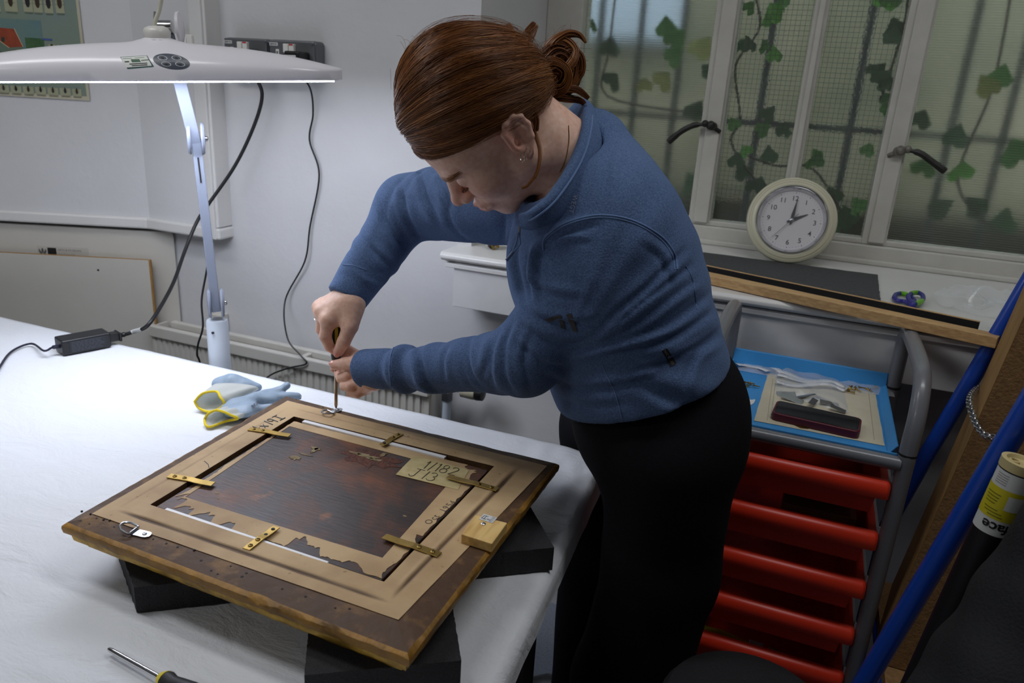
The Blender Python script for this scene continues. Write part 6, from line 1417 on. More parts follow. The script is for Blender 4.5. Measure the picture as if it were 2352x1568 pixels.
person = np_mesh('person', np.concatenate(VV), np.concatenate(FF), M_skin)
person.data.attributes.new('blush', 'FLOAT', 'POINT').data.foreach_set('value', np.clip(np.concatenate(BB), 0, 1).astype(np.float32))
tag(person, 'red haired woman in blue fleece and black trousers bending over the frame with a screwdriver', 'person')
# nails
M_nail = mat('fingernail', (226, 160, 146), 0.25, coat=0.4)
def nail(a, b, r, toward, name='fingernail'):
    a, b = Vector(a), Vector(b); d = (b-a).normalized(); n_ = Vector(toward)-b; n_ = (n_-d*n_.dot(d)).normalized(); s = d.cross(n_)
    c = b+d*r*.25+n_*r*.74; MB().ball(c, 1.0, 14, sc=(r*.62, r*.80, r*.26), rot=Matrix((s, d, n_)).transposed()).build(name, M_nail, person)
for H, tw in ((RH, (0, 0, 0)), (LH, (0, 0, 0))):
    L = H['thumb']; nail(aw(*L[-2][:3]), aw(*L[-1][:3]), L[-1][3]*1.02, CPOS if H is RH else aw(770, 700, 1.25))
for L in LH['fing'][1:3]: nail(aw(*L[-2][:3]), aw(*L[-1][:3]), L[-1][3], CPOS)
# rings
def finger_ring(a, b, t, r, m, name='finger_ring'):
    a, b = Vector(a), Vector(b); p = a.lerp(b, t); d = (b-a).normalized(); u = d.orthogonal().normalized(); v = d.cross(u)
    MB().tube([p+(u*math.cos(k*math.pi/12)+v*math.sin(k*math.pi/12))*r for k in range(24)], .0011, 6, closed=True).build(name, m, person)
M_silver = mat('silver', (214, 210, 200), 0.2, 1.0); M_goldj = mat('thin_gold', (206, 160, 92), 0.25, 1.0)
finger_ring(aw(*RH['fing'][2][0][:3]), aw(*RH['fing'][2][1][:3]), .62, .0118, M_silver)
L = LH['fing'][2]; finger_ring(aw(*L[0][:3]), aw(*L[1][:3]), .62, .0118, M_silver)

# ---- the screwdriver in her hands
drv = thing('screwdriver', 'black and yellow screwdriver held upright by both hands on the frame', 'screwdriver', (-.759, 1.096, .9395))
ax0 = Vector((-.759, 1.096, .9395)); ax1 = Vector(aw(772, 752, 1.403)); ad_ = (ax1-ax0).normalized(); La = (ax1-ax0).length
MB().tube([ax0, ax0+ad_*.004, ax0+ad_*.006, ax0+ad_*(La*.62)], [.0016, .0026, .0032, .0032], 14).build('shaft', mat('nickel_shaft', (190, 170, 146), 0.2, 1.0), drv)
hb = ax0+ad_*.088
MB().lathe([(.0055, 0), (.0085, .004), (.0095, .012), (.0085, .022), (.0105, .034), (.0120, .055), (.0125, .080), (.0105, .096), (.006, .100), (0, .100)], hb, ad_, 20).build('handle', bpy.data.materials['handle_black_rubber'], drv)
for a in (20, 140, 260): 
    u = ad_.orthogonal().normalized(); v = ad_.cross(u); q = u*math.cos(R(a))+v*math.sin(R(a))
    MB().tube([hb+ad_*.020+q*.0062, hb+ad_*.034+q*.0082, hb+ad_*.056+q*.0098, hb+ad_*.080+q*.0100], [.0020, .0032, .0036, .0030], 8).build('yellow_grip', bpy.data.materials['handle_yellow'], drv)

# ---- fleece
def fleece_mat():
    m = mat('blue_fleece', (82, 102, 140), 0.95, sheen=0.35, spec=0.1); nt = m.node_tree; b = nt.nodes['Principled BSDF']; b.inputs['Sheen Tint'].default_value = lin((150, 175, 215))
    tc = node(nt, 'ShaderNodeTexCoord'); n1 = node(nt, 'ShaderNodeTexNoise', Scale=420.0, Detail=3.0); nt.links.new(tc.outputs['Object'], n1.inputs['Vector'])
    cr = node(nt, 'ShaderNodeValToRGB'); cr.color_ramp.elements[0].position = .3; cr.color_ramp.elements[1].position = .7; cr.color_ramp.elements[0].color = lin((70, 90, 126)); cr.color_ramp.elements[1].color = lin((96, 118, 156)); nt.links.new(n1.outputs['Fac'], cr.inputs[0]); nt.links.new(cr.outputs[0], b.inputs['Base Color'])
    bp = node(nt, 'ShaderNodeBump', Strength=0.45, Distance=0.002); nt.links.new(n1.outputs['Fac'], bp.inputs['Height']); nt.links.new(bp.outputs[0], b.inputs['Normal']); return m
M_fleece = fleece_mat(); M_seam = mat('fleece_stitching', (98, 124, 166), 0.9); M_black_t = mat('black_trouser_cloth', (20, 20, 24), 0.95, var=0.12, var_scale=200, bump=0.2, bump_scale=500, spec=0.15)
hemA, hemB, hemC = aw(1262, 925, 1.31), aw(1430, 972, 1.09), aw(1690, 806, 1.22)
hemN = np.cross(hemB-hemA, hemC-hemA); hemN /= np.linalg.norm(hemN); hemN *= -1 if hemN[2] > 0 else 1          # points down
def dirn(a, b): v = b-a; return v/np.linalg.norm(v)
cufL, cufR = aw(838, 846, 1.352), aw(797, 683, 1.398)
def arm_folds(P, a, b, seed, A, f0):
    ab = b-a; L = np.linalg.norm(ab); u = ab/L; q = P-V3(a); t = q@V3(u)/L
    ref = np.cross(u, [0.3, 0.2, 1.0]); ref /= np.linalg.norm(ref); r2 = np.cross(u, ref); ang = np.arctan2(q@V3(r2), q@V3(ref))
    m = np.clip((t+.05)*5, 0, 1)*np.clip((1.05-t)*6, 0, 1); x = t*L*f0*6.283
    w1 = x+1.9*np.sin(ang+seed)+1.1*np.sin(2*ang+.35*x+seed*2); w2_ = .62*x-2.2*np.sin(ang+seed*1.7+.2*x)+seed
    am1 = np.clip(.15+.85*np.sin(.37*x+2*np.sin(ang*1.0+seed)+seed*3), 0, 1); am2 = np.clip(.2+.8*np.sin(.21*x+1.7*np.cos(ang+seed)+seed), 0, 1)
    return A*m*(am1*(1-2*np.abs(np.sin(w1*.5))**.8)+.9*am2*(1-2*np.abs(np.sin(w2_*.5))**.9))
def fleece_f(P):
    d = d_ell(P, aw(1468, 880, 1.23), (.132, .170, .135), MT)
    d = smin(d, d_ell(P, aw(1432, 745, 1.205), (.133, .160, .165), MT), .06)
    d = smin(d, d_ell(P, aw(1378, 605, 1.165), (.143, .162, .145), MT), .06)
    d = smin(d, d_ell(P, aw(1368, 480, 1.145), (.094, .142, .100), MT), .05)
    d = smin(d, d_cone(P, aw(1385, 420, 1.15), aw(1362, 330, 1.15), .062, .052), .05)
    # left arm
    e = d_cone(P, aw(1428, 560, 1.085), elL, .084, .053)
    e = smin(e, d_cone(P, elL, aw(1000, 845, 1.265), .0505, .0395), .03)
    w = d_cone(P, aw(1000, 848, 1.265), cufL, .0390, .0350)
    uL = dirn(elL, cufL); tL = (P-V3(cufL))@V3(uL)
    w = w-.0060*np.exp(-((tL+.094)/.014)**2)+.0030*np.exp(-((tL+.072)/.009)**2)+.004*np.exp(-((tL+.118)/.008)**2)
    e = smin(e, w, .012)
    e = e+arm_folds(P, elL, aw(985, 848, 1.28), 1.3, .0022, 26)+arm_folds(P, shL, elL, 4.1, .0020, 13)
    e = np.maximum(e, tL-.004)
    d = smin(d, e, .011)
    # right arm
    g = d_cone(P, aw(1190, 450, 1.28), elR, .082, .058)
    uR = dirn(elR, cufR); tR = (P-V3(cufR))@V3(uR)
    g = smin(g, d_cone(P, elR, cufR, .056, .0385), .03)
    g = g+arm_folds(P, elR, cufR, .6, .0022, 22)+arm_folds(P, shR, elR, 2.2, .0026, 18)
    g = np.maximum(g, tR-.004)
    d = smin(d, g, .03)
    # folds across the waist, fanning from the armpit to the hem
    q = P-V3(aw(1330, 830, 1.12)); xx = q@V3(S_t)*0+q@V3(CR); yy = q@V3(CU)
    ang = np.arctan2(yy, xx+.03); rr = np.sqrt(xx*xx+yy*yy)
    mk = np.clip((rr-.02)*9, 0, 1)*np.clip((.36-rr)*5, 0, 1)*(np.abs(ang-.15) < 1.15)
    d = d+.0040*mk*(.8*(1-2*np.abs(np.sin(ang*7.5+3*np.sin(rr*11)+.6*np.sin(ang*3)))**.8)*np.clip(.5+.8*np.sin(rr*16+ang*4),0,1)+.4*np.sin(ang*26+2+9*rr))
    # chest placket fold
    d = smax(d, (P-V3(hemB))@V3(hemN), .006)
    d = smax(d, -d_cone(P, w2, nk2, .064, .084), .012)
    return d
nk2 = aw(1205, 290, 1.08); w2 = aw(1322, 415, 1.125)
V, Fq = sdf_mesh(fleece_f, (-.86, .88, .96), (.05, 1.50, 1.56), .0044)
V = relax(V, Fq, 1, .5)
# cloth folds: creases that run over the sleeves and round the waist, each a soft ridge with a valley beside it
FOLDS = [  # (survey points along the crease, depth in mm, half width in px, side of the valley)
 ([(962, 780), (959, 817), (965, 855), (982, 890), (1010, 912)], 6.5, 11, -1), ([(1033, 796), (1022, 830), (1026, 872)], 3.5, 9, 1), ([(1086, 780), (1080, 819), (1089, 858), (1110, 886)], 4.5, 10, 1),
 ([(1124, 775), (1117, 817), (1109, 856)], 3.6, 9, -1), ([(1150, 762), (1136, 804), (1131, 850), (1140, 890)], 4.5, 10, 1), ([(1182, 745), (1163, 800), (1166, 865), (1185, 900)], 4.5, 10, 1), ([(1216, 765), (1196, 830), (1212, 892)], 4.0, 11, -1),
 ([(900, 800), (893, 845), (898, 885)], 2.2, 6, 1),
 ([(1190, 690), (1240, 724), (1310, 738), (1370, 730)], 5.0, 12, 1), ([(1192, 735), (1240, 768), (1300, 784), (1350, 775)], 4.5, 12, 1), ([(1215, 640), (1262, 668), (1330, 680)], 3.8, 12, 1), ([(1200, 790), (1245, 826), (1290, 838)], 3.8, 11, 1),
 ([(1236, 655), (1232, 610), (1242, 570), (1290, 532), (1370, 510)], 6.5, 11, 1), ([(1246, 580), (1268, 562), (1310, 552), (1350, 552)], 4.2, 9, 1),
 ([(1186, 545), (1180, 600), (1192, 660), (1205, 700)], 6.0, 10, -1), ([(1222, 575), (1216, 625), (1224, 680)], 5.0, 9, 1), ([(1166, 500), (1160, 560), (1170, 620)], 3.5, 9, 1),
 ([(1570, 585), (1532, 622), (1485, 668), (1425, 717), (1370, 770)], 6.5, 12, 1), ([(1580, 620), (1530, 655), (1465, 706), (1415, 750)], 5.0, 11, 1), ([(1600, 650), (1545, 688), (1490, 730), (1430, 768)], 4.8, 11, 1),
 ([(1632, 680), (1555, 738), (1482, 770), (1375, 798), (1320, 812)], 6.2, 12, 1), ([(1648, 716), (1560, 772), (1502, 794), (1406, 815)], 5.8, 11, 1), ([(1660, 745), (1600, 790), (1530, 825), (1440, 850)], 4.6, 12, -1),
 ([(1668, 772), (1606, 812), (1584, 860), (1580, 900)], 5.0, 12, 1), ([(1258, 856), (1330, 886), (1425, 880), (1500, 860)], 5.0, 13, 1), ([(1270, 905), (1340, 925), (1430, 922)], 3.4, 14, 1),
 ([(1002, 505), (972, 448), (962, 388)], 5.0, 10, 1), ([(958, 548), (928, 492), (917, 420)], 5.2, 10, 1), ([(928, 580), (892, 532), (868, 470)], 4.6, 10, 1), ([(1034, 478), (1012, 432), (1002, 398)], 4.4, 9, 1), ([(902, 612), (862, 575), (834, 540)], 3.8, 9, -1), ([(882, 652), (838, 634), (806, 600)], 2.8, 8, 1),
 ([(1420, 330), (1400, 380), (1395, 430)], 3.0, 14, 1), ([(1480, 560), (1520, 590), (1540, 640)], 3.0, 12, 1)]
NV = vnormals(V, Fq); rel_ = V-CPOS; dep_ = rel_@CF; pxy = np.stack([1176+F_PX*(rel_@CR)/dep_, 784-F_PX*(rel_@CU)/dep_], 1); face_ = np.clip(-(NV*rel_).sum(1)/np.linalg.norm(rel_, axis=1)*2.5, 0, 1)
dsp = np.zeros(len(V))
for P_, A_, w_, sd in FOLDS:
    c = np.array([(p.x, p.y) for p in spline([(x, y, 0) for x, y in P_], 10)]); m_ = ((pxy > c.min(0)-50) & (pxy < c.max(0)+50)).all(1) & (face_ > 0)
    q = pxy[m_]; d2 = ((q[:, None]-c[None])**2).sum(2); k = d2.argmin(1); tg = np.gradient(c, axis=0)[k]; tg /= np.linalg.norm(tg, axis=1)[:, None]; r_ = q-c[k]; sgd = (tg[:, 0]*r_[:, 1]-tg[:, 1]*r_[:, 0])*sd; along = k/(len(c)-1)
    over = np.abs((r_*tg).sum(1)); taper = np.sin(np.pi*np.clip(.06+.88*along, 0, 1))**.7*np.exp(-(over/(w_*1.2))**2)
    dsp[m_] += A_*.001*taper*(1.0*np.exp(-((sgd+w_*.75)/(w_*1.0))**2)-1.05*np.exp(-((sgd-w_*.45)/(w_*.55))**2))
V = V+NV*(dsp*face_)[:, None]
V = relax(V, Fq, 1, .25)
fleece = np_mesh('fleece_jacket', V, Fq, M_fleece, person)
fbv = BVHTree.FromPolygons([Vector(v) for v in V], [tuple(int(i) for i in q) for q in Fq])
def on_fleece(px, py, lift=.0006):
    d = Vector(_ray(px, py)).normalized(); h, n, i, ds = fbv.ray_cast(Vector(CPOS), d)
    if h is None: return None
    return h-d*lift
def seam(path, name='stitching', r=.0012, m=None, n=10, dbl=.0):
    P = []
    for a, c in zip(path[:-1], path[1:]):
        for k in range(n):
            t = k/n; q = on_fleece(a[0]+(c[0]-a[0])*t, a[1]+(c[1]-a[1])*t, r*.05)
            if q is not None: P.append(q)
    if len(P) > 3: MB().tube(P, r, 6).build(name, m or M_seam, fleece)
def sm2(P, n=6): return [(p.x, p.y) for p in spline([(x, y, 0) for x, y in P], n)]
seam(sm2([(1248, 575), (1252, 545), (1300, 512), (1375, 494), (1450, 505), (1515, 540), (1548, 580), (1556, 620)]), r=.0016, n=3)
seam(sm2([(1248, 573), (1254, 549), (1302, 516), (1375, 499), (1449, 510), (1512, 545), (1543, 585), (1550, 620)]), r=.0010, n=3)
seam(sm2([(906, 793), (897, 820), (895, 850), (899, 888)]), r=.0012, n=4)
seam(sm2([(787, 607), (812, 610), (842, 620)]), r=.0012, n=4)
seam(sm2([(1384, 838), (1395, 865), (1414, 905), (1430, 965)]), r=.0011, n=4)
seam(sm2([(1575, 610), (1590, 640), (1597, 680), (1600, 710)]), r=.0009, n=4)
# collar: standing band round the neck, left open at the front
lo_ = [(1356, 262, 1.21), (1404, 304, 1.150), (1408, 356, 1.112), (1366, 428, 1.068), (1296, 490, 1.036), (1240, 522, 1.030), (1200, 524, 1.045)]
hi_ = [(1326, 238, 1.17), (1350, 236, 1.13), (1352, 285, 1.075), (1330, 362, 1.035), (1275, 448, 1.005), (1225, 492, 1.008), (1196, 500, 1.040)]
fo_ = [(1318, 244, 1.165), (1338, 246, 1.125), (1338, 290, 1.085), (1316, 366, 1.048), (1264, 446, 1.022), (1218, 486, 1.022), (1194, 496, 1.046)]
dn_ = [(1300, 262, 1.175), (1322, 270, 1.14), (1326, 310, 1.10), (1300, 392, 1.075), (1250, 462, 1.05), (1212, 498, 1.045), (1194, 510, 1.055)]
rows = [spline([aw(*p) for p in L], 8) for L in (lo_, hi_, fo_, dn_)]
b = MB(); cols = list(zip(*rows)); V = []; m_ = 14
for c in cols:
    pr = spline(list(c), 5)[:m_+1]
    V += pr
mm_ = len(V)//len(cols)
b.add(V, [(i*mm_+k, (i+1)*mm_+k, (i+1)*mm_+k+1, i*mm_+k+1) for i in range(len(cols)-1) for k in range(mm_-1)])
co_ = b.build('collar', M_fleece, fleece, smooth=80); s = co_.modifiers.new('t', 'SOLIDIFY'); s.thickness = .006; s.offset = 0
MB().tube([Vector(p) for p in spline([aw(x+6, y+7, d_-.0035) for x, y, d_ in hi_], 8)], .0016, 6).build('collar_stitching', M_seam, fleece)
# zip with pull cord, hem label, sleeve mark, collar lettering
zp = [on_fleece(1194, 520, .002) or Vector(aw(1194, 520, 1.06)), on_fleece(1192, 545, .002) or Vector(aw(1192, 545, 1.06))]
MB().tube([zp[0], zp[1]], .0018, 8).build('zip_slider', M_bright, fleece)
cd = [Vector(aw(1190, 534, 1.045)), Vector(aw(1186, 556, 1.043)), Vector(aw(1180, 570, 1.042)), Vector(aw(1179, 578, 1.042))]
MB().tube(spline(cd, 4), .0011, 6).tube(spline([cd[0], cd[1]+Vector((.006, 0, 0)), cd[2]+Vector((.004, 0, 0)), cd[3]], 4), .0011, 6).build('zip_cord', M_seam, fleece)
MB().tube([Vector(aw(1179, 578, 1.042)), Vector(aw(1163, 598, 1.045))], .0022, 8).build('zip_toggle', mat('blue_grey_toggle', (74, 92, 126), 0.5), fleece)
def fl_quad(name, quad, m, lift=.0012, nu=6, nv=6):
    b = MB(); ok = True; A = [Vector((q[0], q[1], 0)) for q in quad]; V = []
    for j in range(nv):
        for i in range(nu):
            p = A[0].lerp(A[1], i/(nu-1)).lerp(A[3].lerp(A[2], i/(nu-1)), j/(nv-1)); q = on_fleece(p.x, p.y, lift)
            if q is None: return None
            V.append(q)
    b.add(V, [(j*nu+i, j*nu+i+1, (j+1)*nu+i+1, (j+1)*nu+i) for j in range(nv-1) for i in range(nu-1)])
    return b.build(name, m, fleece, smooth=80)
M_mark = mat('rubber_print', (52, 50, 54), 0.5)
fl_quad('hem_label', [(1520, 806), (1532, 800), (1554, 834), (1541, 841)], mat('black_label', (12, 12, 14), 0.6), .0018)
def fl_text(body, size, o, ux, m, name, lift=.0022):
    """lettering on the cloth: o and ux in survey pixels; each vertex is dropped on the surface"""
    cu = bpy.data.curves.new('lt', 'FONT'); cu.body = body; cu.size = size; cu.resolution_u = 2; t_ = bpy.data.objects.new('lt', cu); COL.objects.link(t_)
    dg = bpy.context.evaluated_depsgraph_get(); me = bpy.data.meshes.new_from_object(t_.evaluated_get(dg)); bpy.data.objects.remove(t_); bpy.data.curves.remove(cu)
    l = math.hypot(*ux); ux = (ux[0]/l, ux[1]/l); uy = (ux[1], -ux[0])
    for v in me.vertices:
        q = on_fleece(o[0]+ux[0]*v.co.x+uy[0]*v.co.y, o[1]+ux[1]*v.co.x+uy[1]*v.co.y, lift); v.co = q if q is not None else Vector(aw(o[0], o[1], 1.1))
    me.materials.clear(); me.materials.append(m); me.name = name; ob = bpy.data.objects.new(name, me); COL.objects.link(ob); put(ob, fleece)
fl_text('RECYCLED', 8.2, (1524, 805.5), (22, 35), mat('label_grey_thread', (122, 122, 122), 0.7), 'label_lettering')
fl_text('WEGT', 15, (1318, 446), (-14, 50), mat('pale_embroidery', (150, 158, 176), 0.8), 'embroidered_lettering', .0014)
for q in ([(1281, 724), (1287, 722), (1300, 757), (1289, 753)], [(1300, 722), (1312, 719), (1327, 763), (1316, 760)], [(1249, 734), (1281, 724), (1283, 731), (1262, 740)]): fl_quad('sleeve_mark', q, M_mark, .0012)

# ---- trousers
def trou_f(P):
    d = d_ell(P, aw(1492, 950, 1.245), (.124, .165, .150), MH)
    d = smin(d, d_ell(P, aw(1556, 930, 1.235), (.090, .145, .12), MH), .05)
    for L, r in ((legL, (.104, .090, .096, .098)), (legR, (.100, .092, .088, .092))):
        g = None
        for i in range(3): e = d_cone(P, L[i], L[i+1], r[i], r[i+1]); g = e if g is None else smin(g, e, .03)
        d = smin(d, g, .035)
    yy = P[:, 2]; d = d+.0034*np.sin(P[:, 0]*40+P[:, 1]*36+2*np.sin(yy*7))*np.clip((1.0-yy)*4, 0, 1)+.0016*np.sin(yy*34+P[:, 0]*22)*np.exp(-((yy-.86)/.09)**2)
    d = smax(d, .125-P[:, 2], .004)
    return smax(d, -((P-V3(hemB))@V3(hemN)+.06), .004)
V, Fq = sdf_mesh(trou_f, (-.48, .86, .10), (.06, 1.62, 1.16), .0085)
np_mesh('trousers', relax(V, Fq, 1), Fq, M_black_t, person)
for L in (legL, legR):
    p = L[-1]+np.array([-.05, 0, 0]); b = MB().tube([Vector((p[0]+.10, p[1], .138)), Vector((p[0]+.03, p[1], .142)), Vector((p[0]-.06, p[1], .135)), Vector((p[0]-.10, p[1], .126))], [.032, .040, .038, .024], 14)
    b.build('shoe', M_blackp, person)

# ---- hair: close shell, combed strands drawn back to a loose bun
M_hairc = bpy.data.materials.new('auburn_hair'); M_hairc.use_nodes = True
def hair_nodes():
    nt = M_hairc.node_tree; b = nt.nodes['Principled BSDF']; b.inputs['Roughness'].default_value = .38; b.inputs['Specular IOR Level'].default_value = .55; b.inputs['Anisotropic'].default_value = .4
    at = node(nt, 'ShaderNodeAttribute', attribute_name='tone'); cr = node(nt, 'ShaderNodeValToRGB'); e = cr.color_ramp.elements
    e[0].color = lin((78, 42, 16)); e[1].color = lin((182, 122, 60)); k = e.new(.5); k.color = lin((124, 73, 31)); nt.links.new(at.outputs['Fac'], cr.inputs[0]); nt.links.new(cr.outputs[0], b.inputs['Base Color'])
hair_nodes()
M_hshell = mat('hair_underlayer', (78, 42, 16), 0.6)
HC = V3((-.010, 0, .052))
def hplane(P): return np.where(P[:, 0] > 0, .030+.36*P[:, 0], .030+.95*P[:, 0])-P[:, 2]
def hair_f(P):
    pl = hplane(P); h = np.clip(-pl/.055, 0, 1); h = h*h*(3-2*h)
    d = d_ell(P, (.003, 0, .048), (.0895, .0775, .0885))
    d = np.minimum(d, d_ell(P, (.054, 0, .037), (.049, .064, .058)))
    t = .0045+.0095*h+.006*np.exp(-((P[:, 0]+.02)/.05)**2-((P[:, 2]-.135)/.04)**2)
    d = d-t+.0016*np.sin(P[:, 1]*120+P[:, 0]*40)*h
    bb = d_ell(P, (-.072, 0, .030), (.030, .048, .045))
    d = smin(d, bb, .03)
    return smax(d, pl*.85, .008)
V, Fq = sdf_mesh(hair_f, (-.165, -.115, -.10), (.135, .115, .185), .0032)
hair = np_mesh('hair', h2w(V), Fq, M_hshell, person)
def ray_r(D):
    """distance from HC along unit directions to the hair surface"""
    s = D.shape[:-1]; D = D.reshape(-1, 3); lo = np.full(len(D), .03); hi = np.full(len(D), .21)
    for _ in range(18):
        m = (lo+hi)/2; f = hair_f((HC+D*m[:, None]).astype(np.float32)); ins = f < 0; lo = np.where(ins, m, lo); hi = np.where(ins, hi, m)
    return ((lo+hi)/2).reshape(s)
bunW = aw(1277, 158, 1.125); bunL = w2h(bunW); bdir = bunL-HC; bdir /= np.linalg.norm(bdir)
def tubes_np(C, rad, ns=3):
    """C (N,M,3) centre lines -> thin tubes"""
    N, M, _ = C.shape; T = np.gradient(C, axis=1); T /= np.linalg.norm(T, axis=2)[..., None]+1e-9
    ref = np.array([.31, .52, .79]); U = np.cross(T, ref); U /= np.linalg.norm(U, axis=2)[..., None]+1e-9; W = np.cross(T, U); V = []
    for k in range(ns):
        a = 2*math.pi*k/ns; V.append(C+(U*math.cos(a)+W*math.sin(a))*rad[..., None])
    V = np.stack(V, 2).reshape(-1, 3)
    i, j, k = np.meshgrid(np.arange(N), np.arange(M-1), np.arange(ns), indexing='ij'); a = (i*M+j)*ns+k; b = (i*M+j)*ns+(k+1) % ns
    return V, np.stack([a, b, b+ns, a+ns], -1).reshape(-1, 4)
def strands(name, C, rad, tone, parent, kind=True):
    N, M, _ = C.shape; V, Fq = tubes_np(C, rad); o = np_mesh(name, V, Fq, M_hairc, parent)
    tv = np.repeat(np.broadcast_to(tone.reshape(N, -1), (N, M)).reshape(-1), 3)
    o.data.attributes.new('tone', 'FLOAT', 'POINT').data.foreach_set('value', np.clip(tv, 0, 1).astype(np.float32))
    if kind: o['kind'] = 'stuff'
    return o
NSt, MS = 7500, 20
phi = np.where(RNG.random(NSt) < .75, RNG.uniform(-1.9, 1.9, NSt), RNG.uniform(-np.pi, np.pi, NSt))
x0 = np.cos(phi)*.092; y0 = np.sin(phi)*.075; z0 = np.where(x0 > 0, .030+.36*x0, .030+.95*x0)+RNG.exponential(.005, NSt)+.001
S0 = np.stack([x0, y0, z0], 1)-HC; S0 /= np.linalg.norm(S0, axis=1)[:, None]
G_ = RNG.normal(0, 1, (NSt*4, 3)); G_ /= np.linalg.norm(G_, axis=1)[:, None]; rG = HC+G_*.095; G_ = G_[(hplane(rG) < -.004) & (rG[:, 1] > -.06)]
mixm = RNG.random(NSt) < .60; S0[mixm] = G_[:mixm.sum()]
b1_ = bdir[None]+RNG.normal(0, .085, (NSt, 3)); b1_ /= np.linalg.norm(b1_, axis=1)[:, None]
tt = np.linspace(0, 1, MS)[None]*np.ones((NSt, 1))
# combing lines: circles on the head that run from the parting p0 to the bun
p0 = w2h(aw(872, 345, 1.15))-HC; p0 /= np.linalg.norm(p0)
nn_ = np.cross(b1_-p0, S0-p0); nn_ /= np.linalg.norm(nn_, axis=1)[:, None]; cen_ = nn_*(nn_*b1_).sum(1)[:, None]; u_ = S0-cen_; v_ = b1_-cen_; w_p = p0-cen_
ang_to = lambda q: np.mod(np.arctan2((nn_*np.cross(u_, q)).sum(1), (u_*q).sum(1)), 2*np.pi)
ab_, ap_ = ang_to(v_), ang_to(w_p); ab_ = np.where(ap_ < ab_, ab_-2*np.pi, ab_); ph_ = tt*ab_[:, None]
D = cen_[:, None]+u_[:, None]*np.cos(ph_)[..., None]+np.cross(nn_, u_)[:, None]*np.sin(ph_)[..., None]
# locks: neighbouring strands share a wave; the hair over the temple sags a little
e1_ = np.cross(bdir, [0, 0, 1.0]); e1_ /= np.linalg.norm(e1_); e2_ = np.cross(bdir, e1_); mer = np.arctan2((nn_*e2_).sum(1), (nn_*e1_).sum(1))
D = D+(np.sin(tt*np.pi)*.10)[..., None]*np.array([0.1, 0, -1.0])*np.clip(S0[:, 1], 0, 1)[:, None, None]
wv_ = np.sin(mer*31+2*np.sin(mer*13))[:, None]*.012+np.sin(mer*17+3)[:, None]*.012
D = D+(wv_*np.sin(tt*np.pi*1.3))[..., None]*np.array([.2, .3, 1.0])
D /= np.linalg.norm(D, axis=2)[..., None]
rr_ = ray_r(D); lay = RNG.uniform(.0000, .0022, NSt)[:, None]+(.0010*np.sin(mer*44+1.5*np.sin(mer*9))+.0006*np.sin(mer*83))[:, None]+.0008*np.sin(tt*7+mer[:, None]*20)
fly = (RNG.random(NSt) < .035)[:, None]; lay = lay+fly*RNG.uniform(.002, .010, NSt)[:, None]*np.sin(tt*np.pi)
C = HC+D*(rr_+lay)[..., None]; rad = np.full((NSt, MS), .00052)*(1-.5*tt**3)*np.where(fly, .35, 1)
band = .45+.10*np.sin(mer*44+1)+.08*np.sin(mer*101)+RNG.normal(0, .13, NSt)
strands('hair_strands', h2w(C.reshape(-1, 3)).reshape(C.shape), rad, band, hair)
def lock(path, r0, n, taper=.35, curl=0.0, name='hair_lock', tone=.5, prof=None, wide=.00055):
    G = np.array([tuple(p) for p in spline([aw(*p) for p in path], 8)]); M = len(G); T = np.gradient(G, axis=0); T /= np.linalg.norm(T, axis=1)[:, None]
    U = np.cross(T, CF); U /= np.linalg.norm(U, axis=1)[:, None]+1e-9; W = np.cross(T, U); t = np.linspace(0, 1, M)
    R_ = r0*((1-t)+taper*t) if prof is None else r0*np.interp(t, np.linspace(0, 1, len(prof)), prof)
    a = RNG.uniform(0, 2*np.pi, n); q = np.sqrt(RNG.uniform(0, 1, n)); A = a[:, None]+curl*t[None]+.5*np.sin(t[None]*5+a[:, None])
    off = (U[None]*np.cos(A)[..., None]+W[None]*np.sin(A)[..., None])*(q[:, None]*R_[None])[..., None]; Cc = G[None]+off
    rad = np.full((n, M), wide)*(1-.6*t[None]**2); strands(name, Cc, rad, tone+RNG.normal(0, .17, n), hair)
lock([(1225, 180, 1.10), (1272, 120, 1.095), (1310, 135, 1.10), (1308, 185, 1.105), (1262, 205, 1.10), (1240, 170, 1.098)], .016, 380, 1.0, 1.5, tone=.38)
lock([(1232, 165, 1.10), (1195, 118, 1.10), (1175, 85, 1.10), (1163, 58, 1.10)], .012, 170, .75, .3, tone=.45, prof=(1, .8, .75, .55))
lock([(1236, 160, 1.10), (1206, 112, 1.095), (1215, 80, 1.095), (1230, 55, 1.095)], .012, 170, .75, .3, tone=.46, prof=(1, .85, .8, .5))
lock([(1250, 165, 1.10), (1262, 110, 1.09), (1300, 80, 1.085), (1330, 80, 1.085), (1346, 98, 1.085)], .011, 170, .15, .8, tone=.5)
lock([(1260, 175, 1.10), (1300, 118, 1.09), (1330, 128, 1.09), (1335, 165, 1.095), (1312, 195, 1.10)], .010, 150, .4, 1.2, tone=.42)
lock([(1250, 190, 1.09), (1300, 160, 1.085), (1322, 120, 1.085), (1298, 92, 1.085), (1262, 104, 1.09)], .009, 130, .4, 1.2, tone=.48)
lock([(1240, 165, 1.085), (1268, 150, 1.075), (1296, 168, 1.075), (1290, 200, 1.08), (1258, 214, 1.085)], .013, 220, .8, 1.0, tone=.5)
lock([(1255, 200, 1.10), (1285, 205, 1.095), (1325, 206, 1.095), (1352, 226, 1.10)], .010, 130, .3, .6, tone=.4)
lock([(1262, 215, 1.10), (1300, 225, 1.10), (1335, 232, 1.11), (1350, 252, 1.12)], .008, 90, .3, .6, tone=.36)
lock([(1226, 300, 1.04), (1240, 345, 1.03), (1233, 395, 1.025), (1212, 425, 1.022), (1198, 432, 1.022)], .0035, 36, .35, .4, tone=.62, wide=.0004)
